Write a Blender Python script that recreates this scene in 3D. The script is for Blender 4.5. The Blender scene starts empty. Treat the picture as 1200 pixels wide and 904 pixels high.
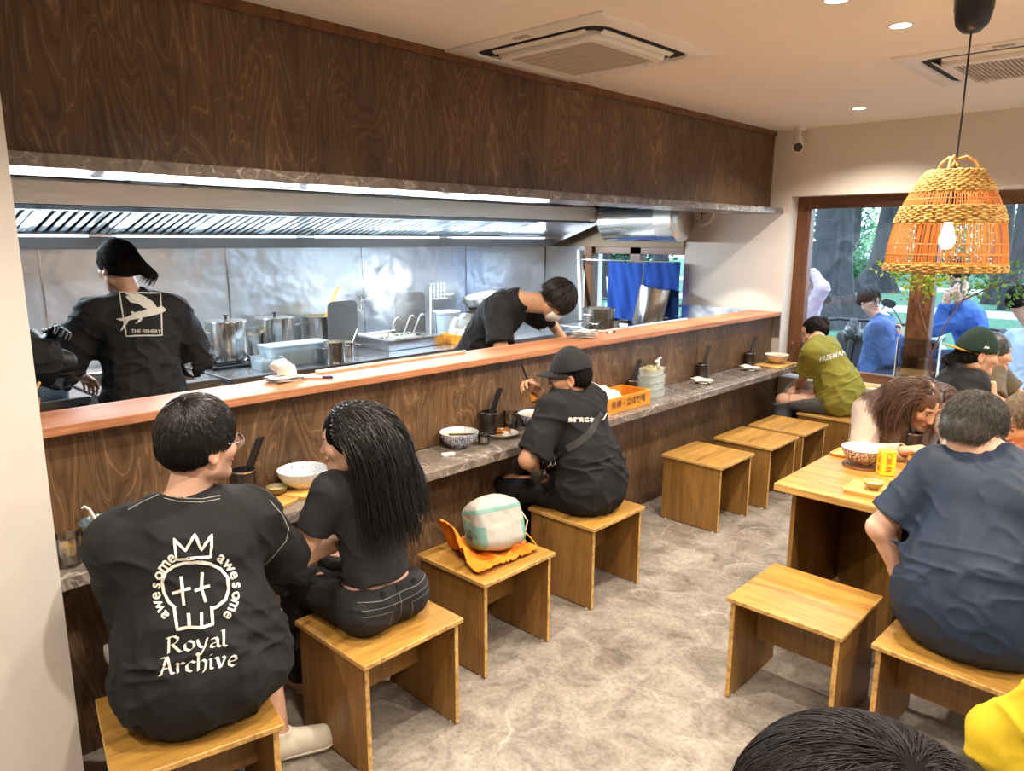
import bpy, bmesh, math, random
import numpy as np
from mathutils import Vector, Matrix, Euler
from mathutils.bvhtree import BVHTree
PI = math.pi
R = math.radians
random.seed(7)
rng = np.random.default_rng(7)
SC = bpy.context.scene
COL = SC.collection

# ------------------------------------------------------------------ camera
CAM_P = np.array([0.0, 0.0, 1.78])
_f, _cp, _sp, _yaw, _roll = 866.7, math.cos(R(11.255)), math.sin(R(11.255)), R(43.404), R(0.2447)
_hd = np.array([-math.sin(_yaw), math.cos(_yaw), 0]); _rt = np.array([math.cos(_yaw), math.sin(_yaw), 0])
_fw = _hd * _cp + np.array([0, 0, -_sp]); _up = np.cross(_rt, _fw)
_r2 = _rt * math.cos(_roll) + _up * math.sin(_roll); _u2 = -_rt * math.sin(_roll) + _up * math.cos(_roll)
def at(x, y, ax, v):
    """world point seen at photo pixel (x, y) on the plane ax = v"""
    d = _fw * _f + _r2 * (x - 600) - _u2 * (y - 452)
    i = 'XYZ'.index(ax)
    return CAM_P + d * ((v - CAM_P[i]) / d[i])
cd = bpy.data.cameras.new('camera'); cam = bpy.data.objects.new('camera', cd); COL.objects.link(cam)
cd.sensor_fit = 'HORIZONTAL'; cd.sensor_width = 36; cd.lens = 36 * _f / 1200; cd.clip_start = 0.05; cd.clip_end = 300
M_ = Matrix(((_r2[0], _u2[0], -_fw[0]), (_r2[1], _u2[1], -_fw[1]), (_r2[2], _u2[2], -_fw[2]))).to_4x4()
M_.translation = Vector(CAM_P); cam.matrix_world = M_
SC.camera = cam

# ------------------------------------------------------------------ materials
class NT:
    def __init__(s, name):
        s.m = bpy.data.materials.new(name); s.m.use_nodes = True; s.t = s.m.node_tree; s.t.nodes.clear()
        s.out = s.n('ShaderNodeOutputMaterial'); s.b = s.n('ShaderNodeBsdfPrincipled'); s.l(s.b, 0, s.out, 0)
    def n(s, typ, **k):
        nd = s.t.nodes.new(typ)
        for a, v in k.items(): setattr(nd, a, v)
        return nd
    def l(s, a, ao, b, bi): s.t.links.new(a.outputs[ao], b.inputs[bi])
    def coord(s, scale=(1, 1, 1), rot=(0, 0, 0), which='Object'):
        c = s.n('ShaderNodeTexCoord'); m = s.n('ShaderNodeMapping'); m.inputs['Scale'].default_value = scale; m.inputs['Rotation'].default_value = rot
        s.l(c, which, m, 0); return m
    def noise(s, vec, scale, detail=3, dist=0, rough=.5):
        n = s.n('ShaderNodeTexNoise'); n.inputs['Scale'].default_value = scale; n.inputs['Detail'].default_value = detail
        n.inputs['Distortion'].default_value = dist; n.inputs['Roughness'].default_value = rough
        if vec is not None: s.l(vec, 0, n, 'Vector')
        return n
    def math(s, op, a, b=None, ao=0):
        n = s.n('ShaderNodeMath', operation=op)
        s.l(a, ao, n, 0)
        if b is not None:
            if isinstance(b, (int, float)): n.inputs[1].default_value = b
            else: s.l(b, 0, n, 1)
        return n
    def ramp(s, fac, stops, out=0):
        r = s.n('ShaderNodeValToRGB'); e = r.color_ramp.elements
        while len(e) < len(stops): e.new(0.5)
        for i, (p, c) in enumerate(stops):
            e[i].position = p; e[i].color = (c, c, c, 1) if isinstance(c, (int, float)) else (*c, 1)
        s.l(fac, out, r, 0); return r
    def mix(s, fac, a, b, mode='MIX'):
        n = s.n('ShaderNodeMix', data_type='RGBA', blend_type=mode)
        for i, x in ((0, fac), (6, a), (7, b)):
            if isinstance(x, (int, float)): n.inputs[i].default_value = x
            elif isinstance(x, tuple): n.inputs[i].default_value = (*x, 1)
            else: s.t.links.new(x.outputs[2] if x.bl_idname == 'ShaderNodeMix' else x.outputs[0], n.inputs[i])
        return n
    def color(s, x):
        if isinstance(x, tuple): s.b.inputs['Base Color'].default_value = (*x, 1)
        else: s.t.links.new(x.outputs[2] if x.bl_idname == 'ShaderNodeMix' else x.outputs[0], s.b.inputs['Base Color'])
    def bump(s, h, strength=.2, dist=.01, out=0):
        b = s.n('ShaderNodeBump'); b.inputs['Strength'].default_value = strength; b.inputs['Distance'].default_value = dist
        s.l(h, out, b, 'Height'); s.l(b, 0, s.b, 'Normal'); return b
    def set(s, **k):
        for a, v in k.items():
            s.b.inputs[a.replace('_', ' ')].default_value = v
        return s.m

def lin(c):
    """sRGB hex -> linear tuple"""
    c = c.lstrip('#'); v = [int(c[i:i + 2], 16) / 255 for i in (0, 2, 4)]
    return tuple(x / 12.92 if x <= .04045 else ((x + .055) / 1.055) ** 2.4 for x in v)

def plain(name, col, rough=.5, metal=0, spec=.5, bump=0, bscale=200, var=0.0, **k):
    t = NT(name)
    c = lin(col) if isinstance(col, str) else col
    v = t.coord()
    if var:
        n = t.noise(v, 6, 4); r = t.ramp(n, [(.3, 1 - var), (.7, 1 + var * .5)])
        t.color(t.mix(1.0, c, r, 'MULTIPLY'))
    else: t.color(c)
    if bump: t.bump(t.noise(v, bscale, 3), bump, .004)
    return t.set(Roughness=rough, Metallic=metal, Specular_IOR_Level=spec, **k)

def wood_ply(name, dark, mid, light, axis='Z', scale=1.0, rough=.42, lines=11, contrast=1.0):
    """rotary cut plywood: contour lines of a stretched noise"""
    t = NT(name); st = {'Z': (3.2, 3.2, .75), 'X': (.7, 4, 4), 'Y': (4, .7, 4)}[axis]
    st = tuple(x * scale for x in st)
    v = t.coord(st); n = t.noise(v, 1.0, 2.5, .9, .45)
    m = t.math('FRACT', t.math('MULTIPLY', n, lines)); tri = t.math('ABSOLUTE', t.math('SUBTRACT', m, .5))
    r = t.ramp(tri, [(0, light), (.07, mid), (.30, mid), (.5, dark)])
    big = t.noise(t.coord(tuple(x * .5 for x in st)), 1.3, 3)
    r2 = t.ramp(big, [(.3, .55), (.65, 1.15)])
    fine = t.noise(t.coord(tuple(x * q for x, q in zip(st, [14 if x > 1 * scale else 3 for x in st]))), 2.2, 2)
    r3 = t.ramp(fine, [(.3, .72), (.7, 1.15)])
    base = t.mix(.75 * contrast, mid, r)
    t.color(t.mix(.8, t.mix(.9, base, r2, 'MULTIPLY'), r3, 'MULTIPLY'))
    t.bump(fine, .06, .003)
    return t.set(Roughness=rough, Specular_IOR_Level=.4)

def wood_grain(name, c1, c2, axis='X', scale=1.0, rough=.4, coat=0.0):
    """straight grained board"""
    t = NT(name); st = {'X': (1.2, 16, 16), 'Y': (16, 1.2, 16), 'Z': (16, 16, 1.2)}[axis]; st = tuple(x * scale for x in st)
    v = t.coord(st); n = t.noise(v, 1.2, 5, .6, .6); r = t.ramp(n, [(.28, c1), (.55, c2), (.8, tuple(min(1, x * 1.12) for x in c2))])
    f = t.noise(t.coord(tuple(x * 5 for x in st)), 2, 2); r2 = t.ramp(f, [(.35, .8), (.6, 1.06)])
    big = t.noise(t.coord((2, 2, 2)), 1.5, 2); r3 = t.ramp(big, [(.3, .86), (.7, 1.08)])
    t.color(t.mix(.9, t.mix(.8, r, r2, 'MULTIPLY'), r3, 'MULTIPLY')); t.bump(f, .05, .002)
    return t.set(Roughness=rough, Specular_IOR_Level=.45, Coat_Weight=coat, Coat_Roughness=.25)

def marble(name, dark, mid, light, scale=1.0, rough=.32, vein=(.75, .72, .68), vamt=.75):
    t = NT(name); v = t.coord((scale,) * 3)
    w = t.noise(v, 1.6, 4, 0, .55)
    add = t.n('ShaderNodeMix', data_type='RGBA', blend_type='LINEAR_LIGHT'); add.inputs[0].default_value = .35
    t.l(v, 0, add, 6); t.l(w, 1, add, 7)
    class W: pass
    def vn(sc, det, lo):
        n = t.n('ShaderNodeTexNoise'); n.inputs['Scale'].default_value = sc; n.inputs['Detail'].default_value = det; t.t.links.new(add.outputs[2], n.inputs['Vector'])
        a = t.math('ABSOLUTE', t.math('SUBTRACT', n, .5)); return t.ramp(a, [(0, 1.0), (lo, 0.0)])
    cl = t.noise(v, 3.0, 8, 1.2, .68); base = t.ramp(cl, [(.3, dark), (.5, mid), (.72, light)])
    v1 = vn(1.1, 3, .010); v2 = vn(3.3, 4, .012)
    m1 = t.noise(v, 1.3, 1); k1 = t.ramp(m1, [(.42, 0.0), (.62, 1.0)])
    a = t.mix(1.0, v1, t.mix(1.0, v2, k1, 'MULTIPLY'), 'ADD')
    sc = t.mix(1.0, a, (vamt, vamt, vamt), 'MULTIPLY')
    t.color(t.mix(sc, base, vein))
    return t.set(Roughness=rough, Specular_IOR_Level=.5)

def steel(name, col=(.62, .63, .65), rough=.25, axis='Z', aniso=.0, wav=.05, con=1.0, fine=1.0):
    t = NT(name); st = {'Z': (60, 60, 1.5), 'X': (1.5, 60, 60), 'Y': (60, 1.5, 60)}[axis]
    n = t.noise(t.coord(st), 3, 3); r = t.ramp(n, [(.3, rough * (1 - .3 * con)), (.7, rough * (1 + .35 * con))]); t.l(r, 0, t.b, 'Roughness')
    w = t.noise(t.coord((3, 3, 3)), 1.6, 2); t.bump(w, wav, .05)
    r2 = t.ramp(n, [(.3, tuple(c * (1 - .1 * con) for c in col)), (.7, col)]); t.color(r2)
    return t.set(Metallic=1.0)

def glass(name, tint=(.96, .98, .98), refl=.09, rough=.02):
    t = NT(name); t.t.nodes.remove(t.b)
    tr = t.n('ShaderNodeBsdfTransparent'); tr.inputs[0].default_value = (*tint, 1)
    gl = t.n('ShaderNodeBsdfGlossy'); gl.inputs['Roughness'].default_value = rough
    fr = t.n('ShaderNodeLayerWeight'); fr.inputs[0].default_value = .35
    m = t.math('MULTIPLY', fr, .8 if refl > .05 else .22, ao=0); a = t.math('ADD', m, refl)
    mx = t.n('ShaderNodeMixShader'); t.l(a, 0, mx, 0); t.l(tr, 0, mx, 1); t.l(gl, 0, mx, 2); t.l(mx, 0, t.out, 0)
    return t.m

def milky(name, tint=(.85, .92, .96), dens=.45):
    """translucent plastic sheet"""
    t = NT(name); t.color(tint); t.set(Roughness=.25)
    tr = t.n('ShaderNodeBsdfTransparent'); tr.inputs[0].default_value = (*tint, 1)
    mx = t.n('ShaderNodeMixShader'); mx.inputs[0].default_value = dens; t.l(tr, 0, mx, 1); t.l(t.b, 0, mx, 2); t.l(mx, 0, t.out, 0)
    return t.m

def emis(name, col, s):
    t = NT(name); t.color((.9, .9, .9)); t.b.inputs['Emission Color'].default_value = (*col, 1); t.b.inputs['Emission Strength'].default_value = s
    return t.m

def fabric(name, col, rough=.85, scale=700, bump=.25, var=.12, sheen=.0, fold=0.25):
    t = NT(name); v = t.coord(); c = lin(col) if isinstance(col, str) else col
    n = t.noise(v, 9, 5, .4); r = t.ramp(n, [(.3, 1 - var), (.7, 1 + var)])
    t.color(t.mix(1.0, c, r, 'MULTIPLY'))
    w = t.noise(v, scale, 2); f = t.noise(t.coord((1, 1, .45)), 16, 4, 1.0, .5)
    mm = t.math('ADD', t.math('MULTIPLY', w, .05 * bump * 4), t.math('MULTIPLY', f, fold))
    t.bump(mm, .55, .02)
    return t.set(Roughness=rough, Specular_IOR_Level=.25, Sheen_Weight=sheen)

M = {}
M['wall'] = plain('wall_paint', '#ded7ce', .85, bump=.05, bscale=60, var=.03)
M['wall_w'] = plain('plaster_white', '#cfc9c1', .85, bump=.06, bscale=40, var=.03)
M['ceil'] = plain('ceiling_paint', '#f2ebe1', .9, var=.01)
def floor_stone():
    t = NT('floor_stone'); v = t.coord((1, 1, 1)); a = t.noise(v, 5, 9, .8, .72); base = t.ramp(a, [(.32, (.145, .122, .100)), (.48, (.285, .25, .208)), (.68, (.43, .39, .33))])
    f = t.noise(v, 55, 4, .5, .7); r2 = t.ramp(f, [(.34, .62), (.56, 1.06)]); base = t.mix(.75, base, r2, 'MULTIPLY')
    big = t.noise(v, .9, 2); base = t.mix(.8, base, t.ramp(big, [(.3, .84), (.7, 1.06)]), 'MULTIPLY')
    w = t.noise(v, 2.2, 5, 0, .6); add = t.n('ShaderNodeMix', data_type='RGBA', blend_type='LINEAR_LIGHT'); add.inputs[0].default_value = .12; t.l(v, 0, add, 6); t.l(w, 1, add, 7)
    k = t.ramp(t.noise(v, 1.7, 2), [(.48, 0.0), (.60, 1.0)])
    for sc, wd, am in ((1.3, .0045, .55), (2.9, .005, .4)):
        n = t.n('ShaderNodeTexNoise'); n.inputs['Scale'].default_value = sc; n.inputs['Detail'].default_value = 1.5; t.t.links.new(add.outputs[2], n.inputs['Vector'])
        q = t.ramp(t.math('ABSOLUTE', t.math('SUBTRACT', n, .5)), [(0, am), (wd, 0.0)]); base = t.mix(t.mix(1.0, q, k, 'MULTIPLY'), base, (.66, .62, .55))
    t.color(base); return t.set(Roughness=.36, Specular_IOR_Level=.45)
M['floor'] = floor_stone()
M['counter'] = marble('counter_stone', (.10, .082, .068), (.185, .155, .13), (.29, .25, .215), 2.6, .22, (.6, .55, .49), .55)
M['dply'] = wood_ply('dark_plywood', (.075, .040, .020), (.150, .084, .042), (.31, .185, .090), 'Z', 1.9, .36)
M['ledge'] = wood_grain('ledge_wood', lin('#935a37'), lin('#bb7f58'), 'Y', .9, .5, .0)
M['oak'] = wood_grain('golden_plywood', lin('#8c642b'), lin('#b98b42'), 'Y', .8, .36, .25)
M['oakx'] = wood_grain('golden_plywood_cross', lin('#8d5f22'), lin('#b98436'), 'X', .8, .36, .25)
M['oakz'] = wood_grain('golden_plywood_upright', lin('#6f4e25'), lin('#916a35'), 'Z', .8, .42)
M['oakedge'] = wood_grain('plywood_edge', lin('#8b6431'), lin('#d0a45e'), 'X', 1.5, .5)
M['table'] = wood_grain('table_oak', lin('#9c6227'), lin('#c98f46'), 'X', .7, .33, .3)
M['tray'] = wood_grain('tray_wood', lin('#c98a3c'), lin('#e5b566'), 'X', 1.2, .4)
M['traybox'] = wood_grain('orange_crate_wood', lin('#c77a22'), lin('#e5992f'), 'Y', 1.2, .45)
M['frame'] = wood_grain('window_frame_wood', lin('#4f2f1a'), lin('#7a4e2e'), 'Z', .8, .4)
M['frameh'] = wood_grain('window_frame_wood_cross', lin('#4f2f1a'), lin('#7a4e2e'), 'X', .8, .4)
M['steel'] = steel('brushed_steel', (.66, .67, .69), .22, 'Z')
M['steelx'] = steel('brushed_steel_cross', (.66, .67, .69), .2, 'Y')
M['steelw'] = steel('steel_wall_sheet', (.74, .78, .82), .34, 'Z', wav=.30, con=.25, fine=.4)
M['steelq'] = steel('steel_ceiling_sheet', (.7, .76, .82), .2, 'X', wav=.6)
M['pot'] = steel('stainless_pot', (.62, .60, .57), .22, 'Z', wav=.02)
M['iron'] = plain('black_iron', (.018, .018, .02), .45, .6)
M['blackp'] = plain('black_plastic', (.014, .014, .015), .35)
M['darkmetal'] = plain('dark_bronze_metal', (.10, .085, .075), .28, .85)
M['whitep'] = plain('white_plastic', (.80, .78, .74), .45)
M['whitec'] = plain('white_ceramic', (.82, .81, .78), .15)
M['paper'] = plain('white_paper', (.82, .79, .74), .9)
M['glass'] = glass('window_glass', (.95, .98, 1.0), .02)
M['tglass'] = glass('tumbler_glass', (.93, .95, .95), .10)
M['acryl'] = glass('acrylic', (.92, .95, .97), .10)
M['milky'] = milky('translucent_plastic', (.66, .74, .80), .42)
M['clearp'] = milky('clear_plastic', (.92, .95, .93), .25)
M['black_ink'] = plain('black_ink', (.02, .015, .012), .7)
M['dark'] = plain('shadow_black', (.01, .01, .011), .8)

# ------------------------------------------------------------------ mesh building
class MB:
    def __init__(s): s.v = []; s.f = []; s.mi = []
    def add(s, vs, fs, mi=0):
        o = len(s.v); s.v.extend([tuple(map(float, p)) for p in vs]); s.f.extend([tuple(i + o for i in f) for f in fs]); s.mi.extend([mi] * len(fs)); return s
    def box(s, c, d, bev=0.0, rot=None, mi=0):
        c = np.array(c, float); h = np.array(d, float) / 2; b = min(bev, h.min() * .49)
        if b <= 0:
            vs = [c * 0 + h * np.array(q) for q in ((-1, -1, -1), (1, -1, -1), (1, 1, -1), (-1, 1, -1), (-1, -1, 1), (1, -1, 1), (1, 1, 1), (-1, 1, 1))]
            fs = [(0, 3, 2, 1), (4, 5, 6, 7), (0, 1, 5, 4), (1, 2, 6, 5), (2, 3, 7, 6), (3, 0, 4, 7)]
        else:
            vs = []; idx = {}
            for sx in (-1, 1):
                for sy in (-1, 1):
                    for sz in (-1, 1):
                        for a in range(3):
                            q = np.array([sx, sy, sz], float) * h; 
                            for k in range(3):
                                if k != a: q[k] -= (sx, sy, sz)[k] * b
                            idx[sx, sy, sz, a] = len(vs); vs.append(q)
            fs = []
            for a in range(3):
                u, w = (a + 1) % 3, (a + 2) % 3
                for sg in (-1, 1):
                    def key(su, sw):
                        k = [0, 0, 0]; k[a] = sg; k[u] = su; k[w] = sw; return idx[(*k, a)]
                    q = [key(-1, -1), key(1, -1), key(1, 1), key(-1, 1)]; fs.append(tuple(q if sg > 0 else q[::-1]))
            for a in range(3):
                u, w = (a + 1) % 3, (a + 2) % 3
                for su in (-1, 1):
                    for sw in (-1, 1):
                        def key(sa, m):
                            k = [0, 0, 0]; k[a] = sa; k[u] = su; k[w] = sw; return idx[(*k, m)]
                        q = [key(-1, u), key(1, u), key(1, w), key(-1, w)]; fs.append(tuple(q if su * sw > 0 else q[::-1]))
            for sx in (-1, 1):
                for sy in (-1, 1):
                    for sz in (-1, 1):
                        q = [idx[sx, sy, sz, k] for k in range(3)]; fs.append(tuple(q if sx * sy * sz > 0 else q[::-1]))
        vs = np.array(vs)
        if rot is not None:
            m = np.array(Euler(rot).to_matrix()) if not isinstance(rot, np.ndarray) else rot
            vs = vs @ m.T
        return s.add(vs + c, fs, mi)
    def ring_loft(s, rings, cap0=True, cap1=True, mi=0, closed=True):
        n = len(rings[0]); vs = [p for r in rings for p in r]; fs = []
        for i in range(len(rings) - 1):
            for j in range(n if closed else n - 1):
                k = (j + 1) % n; fs.append((i * n + j, i * n + k, (i + 1) * n + k, (i + 1) * n + j))
        if cap0: fs.append(tuple(range(n - 1, -1, -1)))
        if cap1: fs.append(tuple((len(rings) - 1) * n + j for j in range(n)))
        return s.add(vs, fs, mi)
    def lathe(s, prof, c=(0, 0, 0), n=32, cap0=True, cap1=True, mi=0, rot=None, sx=1, sy=1):
        c = np.array(c, float); rings = []
        for r, z in prof:
            q = np.array([[r * sx * math.cos(2 * PI * j / n), r * sy * math.sin(2 * PI * j / n), z] for j in range(n)])
            if rot is not None: q = q @ np.array(Euler(rot).to_matrix()).T
            rings.append(q + c)
        return s.ring_loft(rings, cap0, cap1, mi)
    def tube(s, pts, r, n=8, mi=0, cap=True, flat=None):
        P = np.array(pts, float); m = len(P); rr = np.broadcast_to(np.array(r, float), (m,)); T = np.gradient(P, axis=0); T /= np.linalg.norm(T, axis=1)[:, None] + 1e-9
        a = np.array([0, 0, 1.0]) if abs(T[0][2]) < .9 else np.array([1.0, 0, 0]); nrm = np.cross(T[0], a); nrm /= np.linalg.norm(nrm); rings = []
        for i in range(m):
            nrm = nrm - T[i] * (nrm @ T[i]); nrm /= np.linalg.norm(nrm) + 1e-9; b = np.cross(T[i], nrm)
            fl = 1 if flat is None else flat
            rings.append([P[i] + rr[i] * (math.cos(2 * PI * j / n) * nrm + fl * math.sin(2 * PI * j / n) * b) for j in range(n)])
        return s.ring_loft(rings, cap, cap, mi)
    def cyl(s, a, b, r0, r1=None, n=20, mi=0):
        r1 = r0 if r1 is None else r1; return s.tube([a, b], [r0, r1], n, mi)
    def grid(s, P, mi=0, flip=False):
        P = np.array(P); a, b = P.shape[:2]
        fs = [(i * b + j, i * b + j + 1, (i + 1) * b + j + 1, (i + 1) * b + j) for i in range(a - 1) for j in range(b - 1)]
        if flip: fs = [f[::-1] for f in fs]
        return s.add(P.reshape(-1, 3), fs, mi)
    def prism(s, poly, ax, lo, hi, mi=0):
        """2-D outline extruded along axis ax ('X','Y','Z')"""
        i = 'XYZ'.index(ax); o = [k for k in range(3) if k != i]
        def P(q, v):
            p = [0, 0, 0]; p[o[0]], p[o[1]] = q; p[i] = v; return p
        A = [P(q, lo) for q in poly]; B = [P(q, hi) for q in poly]; n = len(poly)
        fs = [tuple(range(n))[::-1], tuple(range(n, 2 * n))] + [(j, (j + 1) % n, n + (j + 1) % n, n + j) for j in range(n)]
        return s.add(A + B, fs, mi)
    def build(s, name, mats, parent=None, smooth=35, loc=None, rz=None, fixn=True):
        me = bpy.data.meshes.new(name); me.from_pydata(s.v, [], s.f)
        if not isinstance(mats, (list, tuple)): mats = [mats]
        for m in mats: me.materials.append(m)
        if len(mats) > 1: me.polygons.foreach_set('material_index', s.mi)
        if fixn:
            bm = bmesh.new(); bm.from_mesh(me); bmesh.ops.recalc_face_normals(bm, faces=bm.faces); bm.to_mesh(me); bm.free()
        if smooth:
            me.polygons.foreach_set('use_smooth', [True] * len(me.polygons)); me.set_sharp_from_angle(angle=R(smooth))
        return link(name, me, parent, loc, rz)
def edges(mb, ax):
    """second material on the cut edges of a board that is thin along ax"""
    for k, f in enumerate(mb.f):
        a, b, c = (np.array(mb.v[i]) for i in f[:3]); n = np.cross(b - a, c - a); n /= np.linalg.norm(n) + 1e-12
        mb.mi[k] = 0 if abs(n[ax]) > .9 else 1
    return mb
def link(name, data, parent=None, loc=None, rz=None):
    o = bpy.data.objects.new(name, data); COL.objects.link(o)
    if parent is not None: o.parent = parent
    if loc is not None: o.location = tuple(map(float, loc))
    if rz is not None: o.rotation_euler = (0, 0, rz)
    return o
def T(o, label, cat, group=None, kind=None):
    if label: o['label'] = label
    if cat: o['category'] = cat
    if group: o['group'] = group
    if kind: o['kind'] = kind
    return o
def thing(name, label, cat, loc=(0, 0, 0), rz=0.0, group=None):
    o = bpy.data.objects.new(name, None); COL.objects.link(o); o.empty_display_size = .05
    o.location = tuple(map(float, loc)); o.rotation_euler = (0, 0, rz); return T(o, label, cat, group)
def struct(name, mb, mat, smooth=None, label=None):
    o = mb.build(name, mat, None, smooth); o['kind'] = 'structure'
    if label: o['label'] = label
    return o
_kids = {}
def copy_tree(o, label=None, loc=None, rz=None, group=None, parent=None):
    c = o.copy(); COL.objects.link(c)
    if parent is not None: c.parent = parent
    if label: c['label'] = label
    if group: c['group'] = group
    if loc is not None: c.location = tuple(map(float, loc))
    if rz is not None: c.rotation_euler = (0, 0, rz)
    for k in [x for x in COL.objects if x.parent == o]: copy_tree(k, parent=c)
    return c
def arc(c, r, a0, a1, n, ax='Z'):
    out = []
    for i in range(n):
        a = a0 + (a1 - a0) * i / (n - 1); u, v = r * math.cos(a), r * math.sin(a)
        out.append({'Z': (c[0] + u, c[1] + v, c[2]), 'Y': (c[0] + u, c[1], c[2] + v), 'X': (c[0], c[1] + u, c[2] + v)}[ax])
    return out
def rrect(w, h, r, n=5):
    o = []
    for cx, cy, a in ((w / 2 - r, h / 2 - r, 0), (-w / 2 + r, h / 2 - r, 90), (-w / 2 + r, -h / 2 + r, 180), (w / 2 - r, -h / 2 + r, 270)):
        for i in range(n + 1):
            t = R(a + 90 * i / n); o.append((cx + r * math.cos(t), cy + r * math.sin(t)))
    return o
# ------------------------------------------------------------------ lettering
def text_mesh(body, size=1.0, bold=0.0, cut=None, align='CENTER'):
    """triangulated 2-D outline of a word: list of (x, y) and faces"""
    cu = bpy.data.curves.new('lettering', 'FONT'); cu.body = body; cu.size = size; cu.offset = bold * size; cu.align_x = align; cu.resolution_u = 3
    o = bpy.data.objects.new('lettering', cu); COL.objects.link(o)
    dg = bpy.context.evaluated_depsgraph_get(); me = o.evaluated_get(dg).to_mesh()
    bm = bmesh.new(); bm.from_mesh(me); o.evaluated_get(dg).to_mesh_clear(); bpy.data.objects.remove(o); bpy.data.curves.remove(cu)
    bmesh.ops.triangulate(bm, faces=bm.faces)
    if cut:
        for _ in range(4):
            e = [x for x in bm.edges if x.calc_length() > cut]
            if not e: break
            bmesh.ops.subdivide_edges(bm, edges=e, cuts=1)
            bmesh.ops.triangulate(bm, faces=[f for f in bm.faces if len(f.verts) > 3])
    bm.verts.index_update(); vs = [(v.co.x, v.co.y) for v in bm.verts]; fs = [tuple(v.index for v in f.verts) for f in bm.faces]; bm.free()
    return vs, fs
def stroke2d(pts, w, step=None, close=False, nib=None):
    """polyline -> quad strip; nib = fixed broad pen vector"""
    P = [np.array(p, float) for p in pts]
    if close: P.append(P[0])
    if step:
        Q = [P[0]]
        for a, b in zip(P, P[1:]):
            k = max(1, int(np.linalg.norm(b - a) / step))
            Q += [a + (b - a) * (i + 1) / k for i in range(k)]
        P = Q
    vs = []
    for i, p in enumerate(P):
        if nib is not None: n = np.array(nib)
        else:
            t = P[min(i + 1, len(P) - 1)] - P[max(i - 1, 0)]
            if close and i in (0, len(P) - 1): t = P[1] - P[-2]
            n = np.array([-t[1], t[0]]) / (np.linalg.norm(t) + 1e-9) * w / 2
        vs += [p + n, p - n]
    fs = [(2 * i, 2 * i + 1, 2 * i + 3, 2 * i + 2) for i in range(len(P) - 1)]
    return [tuple(v) for v in vs], fs
def decal(name, shapes, O, U, V, mat, parent, lift=.0015, bvh=None, off=None):
    """flat lettering laid on a plane (or wrapped on a surface when bvh is given)"""
    O, U, V = (np.array(x, float) for x in (O, U, V)); N = np.cross(U, V); N /= np.linalg.norm(N)
    mb = MB()
    for vs, fs in shapes:
        P = []
        for x, y in vs:
            p = O + U * x + V * y
            if bvh is not None:
                h = bvh.ray_cast(Vector(p + N * .5), Vector(-N))
                p = np.array(h[0]) + np.array(h[1]) * lift if h[0] is not None else p
                if h[0] is not None and np.array(h[1]) @ N < 0: p = np.array(h[0]) - np.array(h[1]) * lift
            else: p = p + N * lift
            P.append(p)
        mb.add(P, fs)
    if off is not None: mb.v = [tuple(np.array(p) - np.array(off)) for p in mb.v]
    return mb.build(name, mat, parent, None, fixn=False)
def xf(shape, s=1.0, dx=0, dy=0, rot=0.0):
    c, q = math.cos(rot), math.sin(rot); return [((x * c - y * q) * s + dx, (x * q + y * c) * s + dy) for x, y in shape[0]], shape[1]

def view_decal(name, shapes, mat, parent, mesh, off, lift=.002):
    """lettering given in photo pixels, laid on the cloth surface it belongs to"""
    b = BVHTree.FromPolygons([tuple(p) for p in mesh[0]], [tuple(f) for f in mesh[1].tolist()]); mb = MB()
    for vs, fs in shapes:
        P = []
        for x, y in vs:
            d = _fw * _f + _r2 * (x - 600) - _u2 * (y - 452); d /= np.linalg.norm(d); h = b.ray_cast(Vector(CAM_P), Vector(d))
            if h[0] is None: P.append(None); continue
            n = np.array(h[1]); n = n if n @ d < 0 else -n; P.append(np.array(h[0]) + n * lift - np.array(off))
        ok = [f for f in fs if all(P[i] is not None for i in f)]; ok = [f for f in ok if max(np.linalg.norm(P[f[0]] - P[i]) for i in f) < .06]; mb.add([p if p is not None else (0, 0, 0) for p in P], ok)
    used = sorted({i for f in mb.f for i in f}); mp = {v: k for k, v in enumerate(used)}; mb.v = [mb.v[i] for i in used]; mb.f = [tuple(mp[i] for i in f) for f in mb.f]
    return mb.build(name, mat, parent, None, fixn=False)
# ================================================================== ROOM
ZC, YW, XB = 2.668, 6.24, -5.4
m = MB(); m.box((-1.5, 1.6, -.03), (8.6, 9.8, .06)); struct('floor', m, M['floor'])
m = MB(); m.box((-.1, 1.6, ZC + .05), (5.7, 9.8, .1)); struct('ceiling', m, M['ceil'])
# window wall with the two openings
m = MB()
def wbox(x0, x1, z0, z1, y0=YW, y1=YW + .26): m.box(((x0 + x1) / 2, (y0 + y1) / 2, (z0 + z1) / 2), (x1 - x0, y1 - y0, z1 - z0))
wbox(XB, -4.82, 0, ZC); wbox(-4.82, -3.68, 0, .93); wbox(-4.82, -3.68, 1.70, ZC); wbox(-3.68, -2.70, 0, ZC); wbox(-2.70, 1.9, 2.135, ZC); wbox(-2.70, 1.9, 0, .60); wbox(1.9, 2.8, 0, ZC)
struct('wall_back', m, M['wall'])
m = MB(); m.box((-2.65, -1.23, ZC / 2), (.7, 3.55, ZC)); struct('wall_left', m, M['wall_w'])
m = MB(); m.box((2.72, 1.6, ZC / 2), (.1, 9.8, ZC)); struct('wall_right', m, M['wall'])
m = MB(); m.box((-1.5, -3.02, ZC / 2), (8.6, .1, ZC)); struct('wall_front', m, M['wall'])
m = MB(); m.box((XB - .04, 2.9, 1.4), (.08, 6.9, 2.8)); struct('wall_kitchen', m, M['steelw'])
m = MB(); m.box((-4.2, -.4, 1.4), (2.5, .08, 2.8)); struct('wall_kitchen_side', m, M['steelw'])
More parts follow.
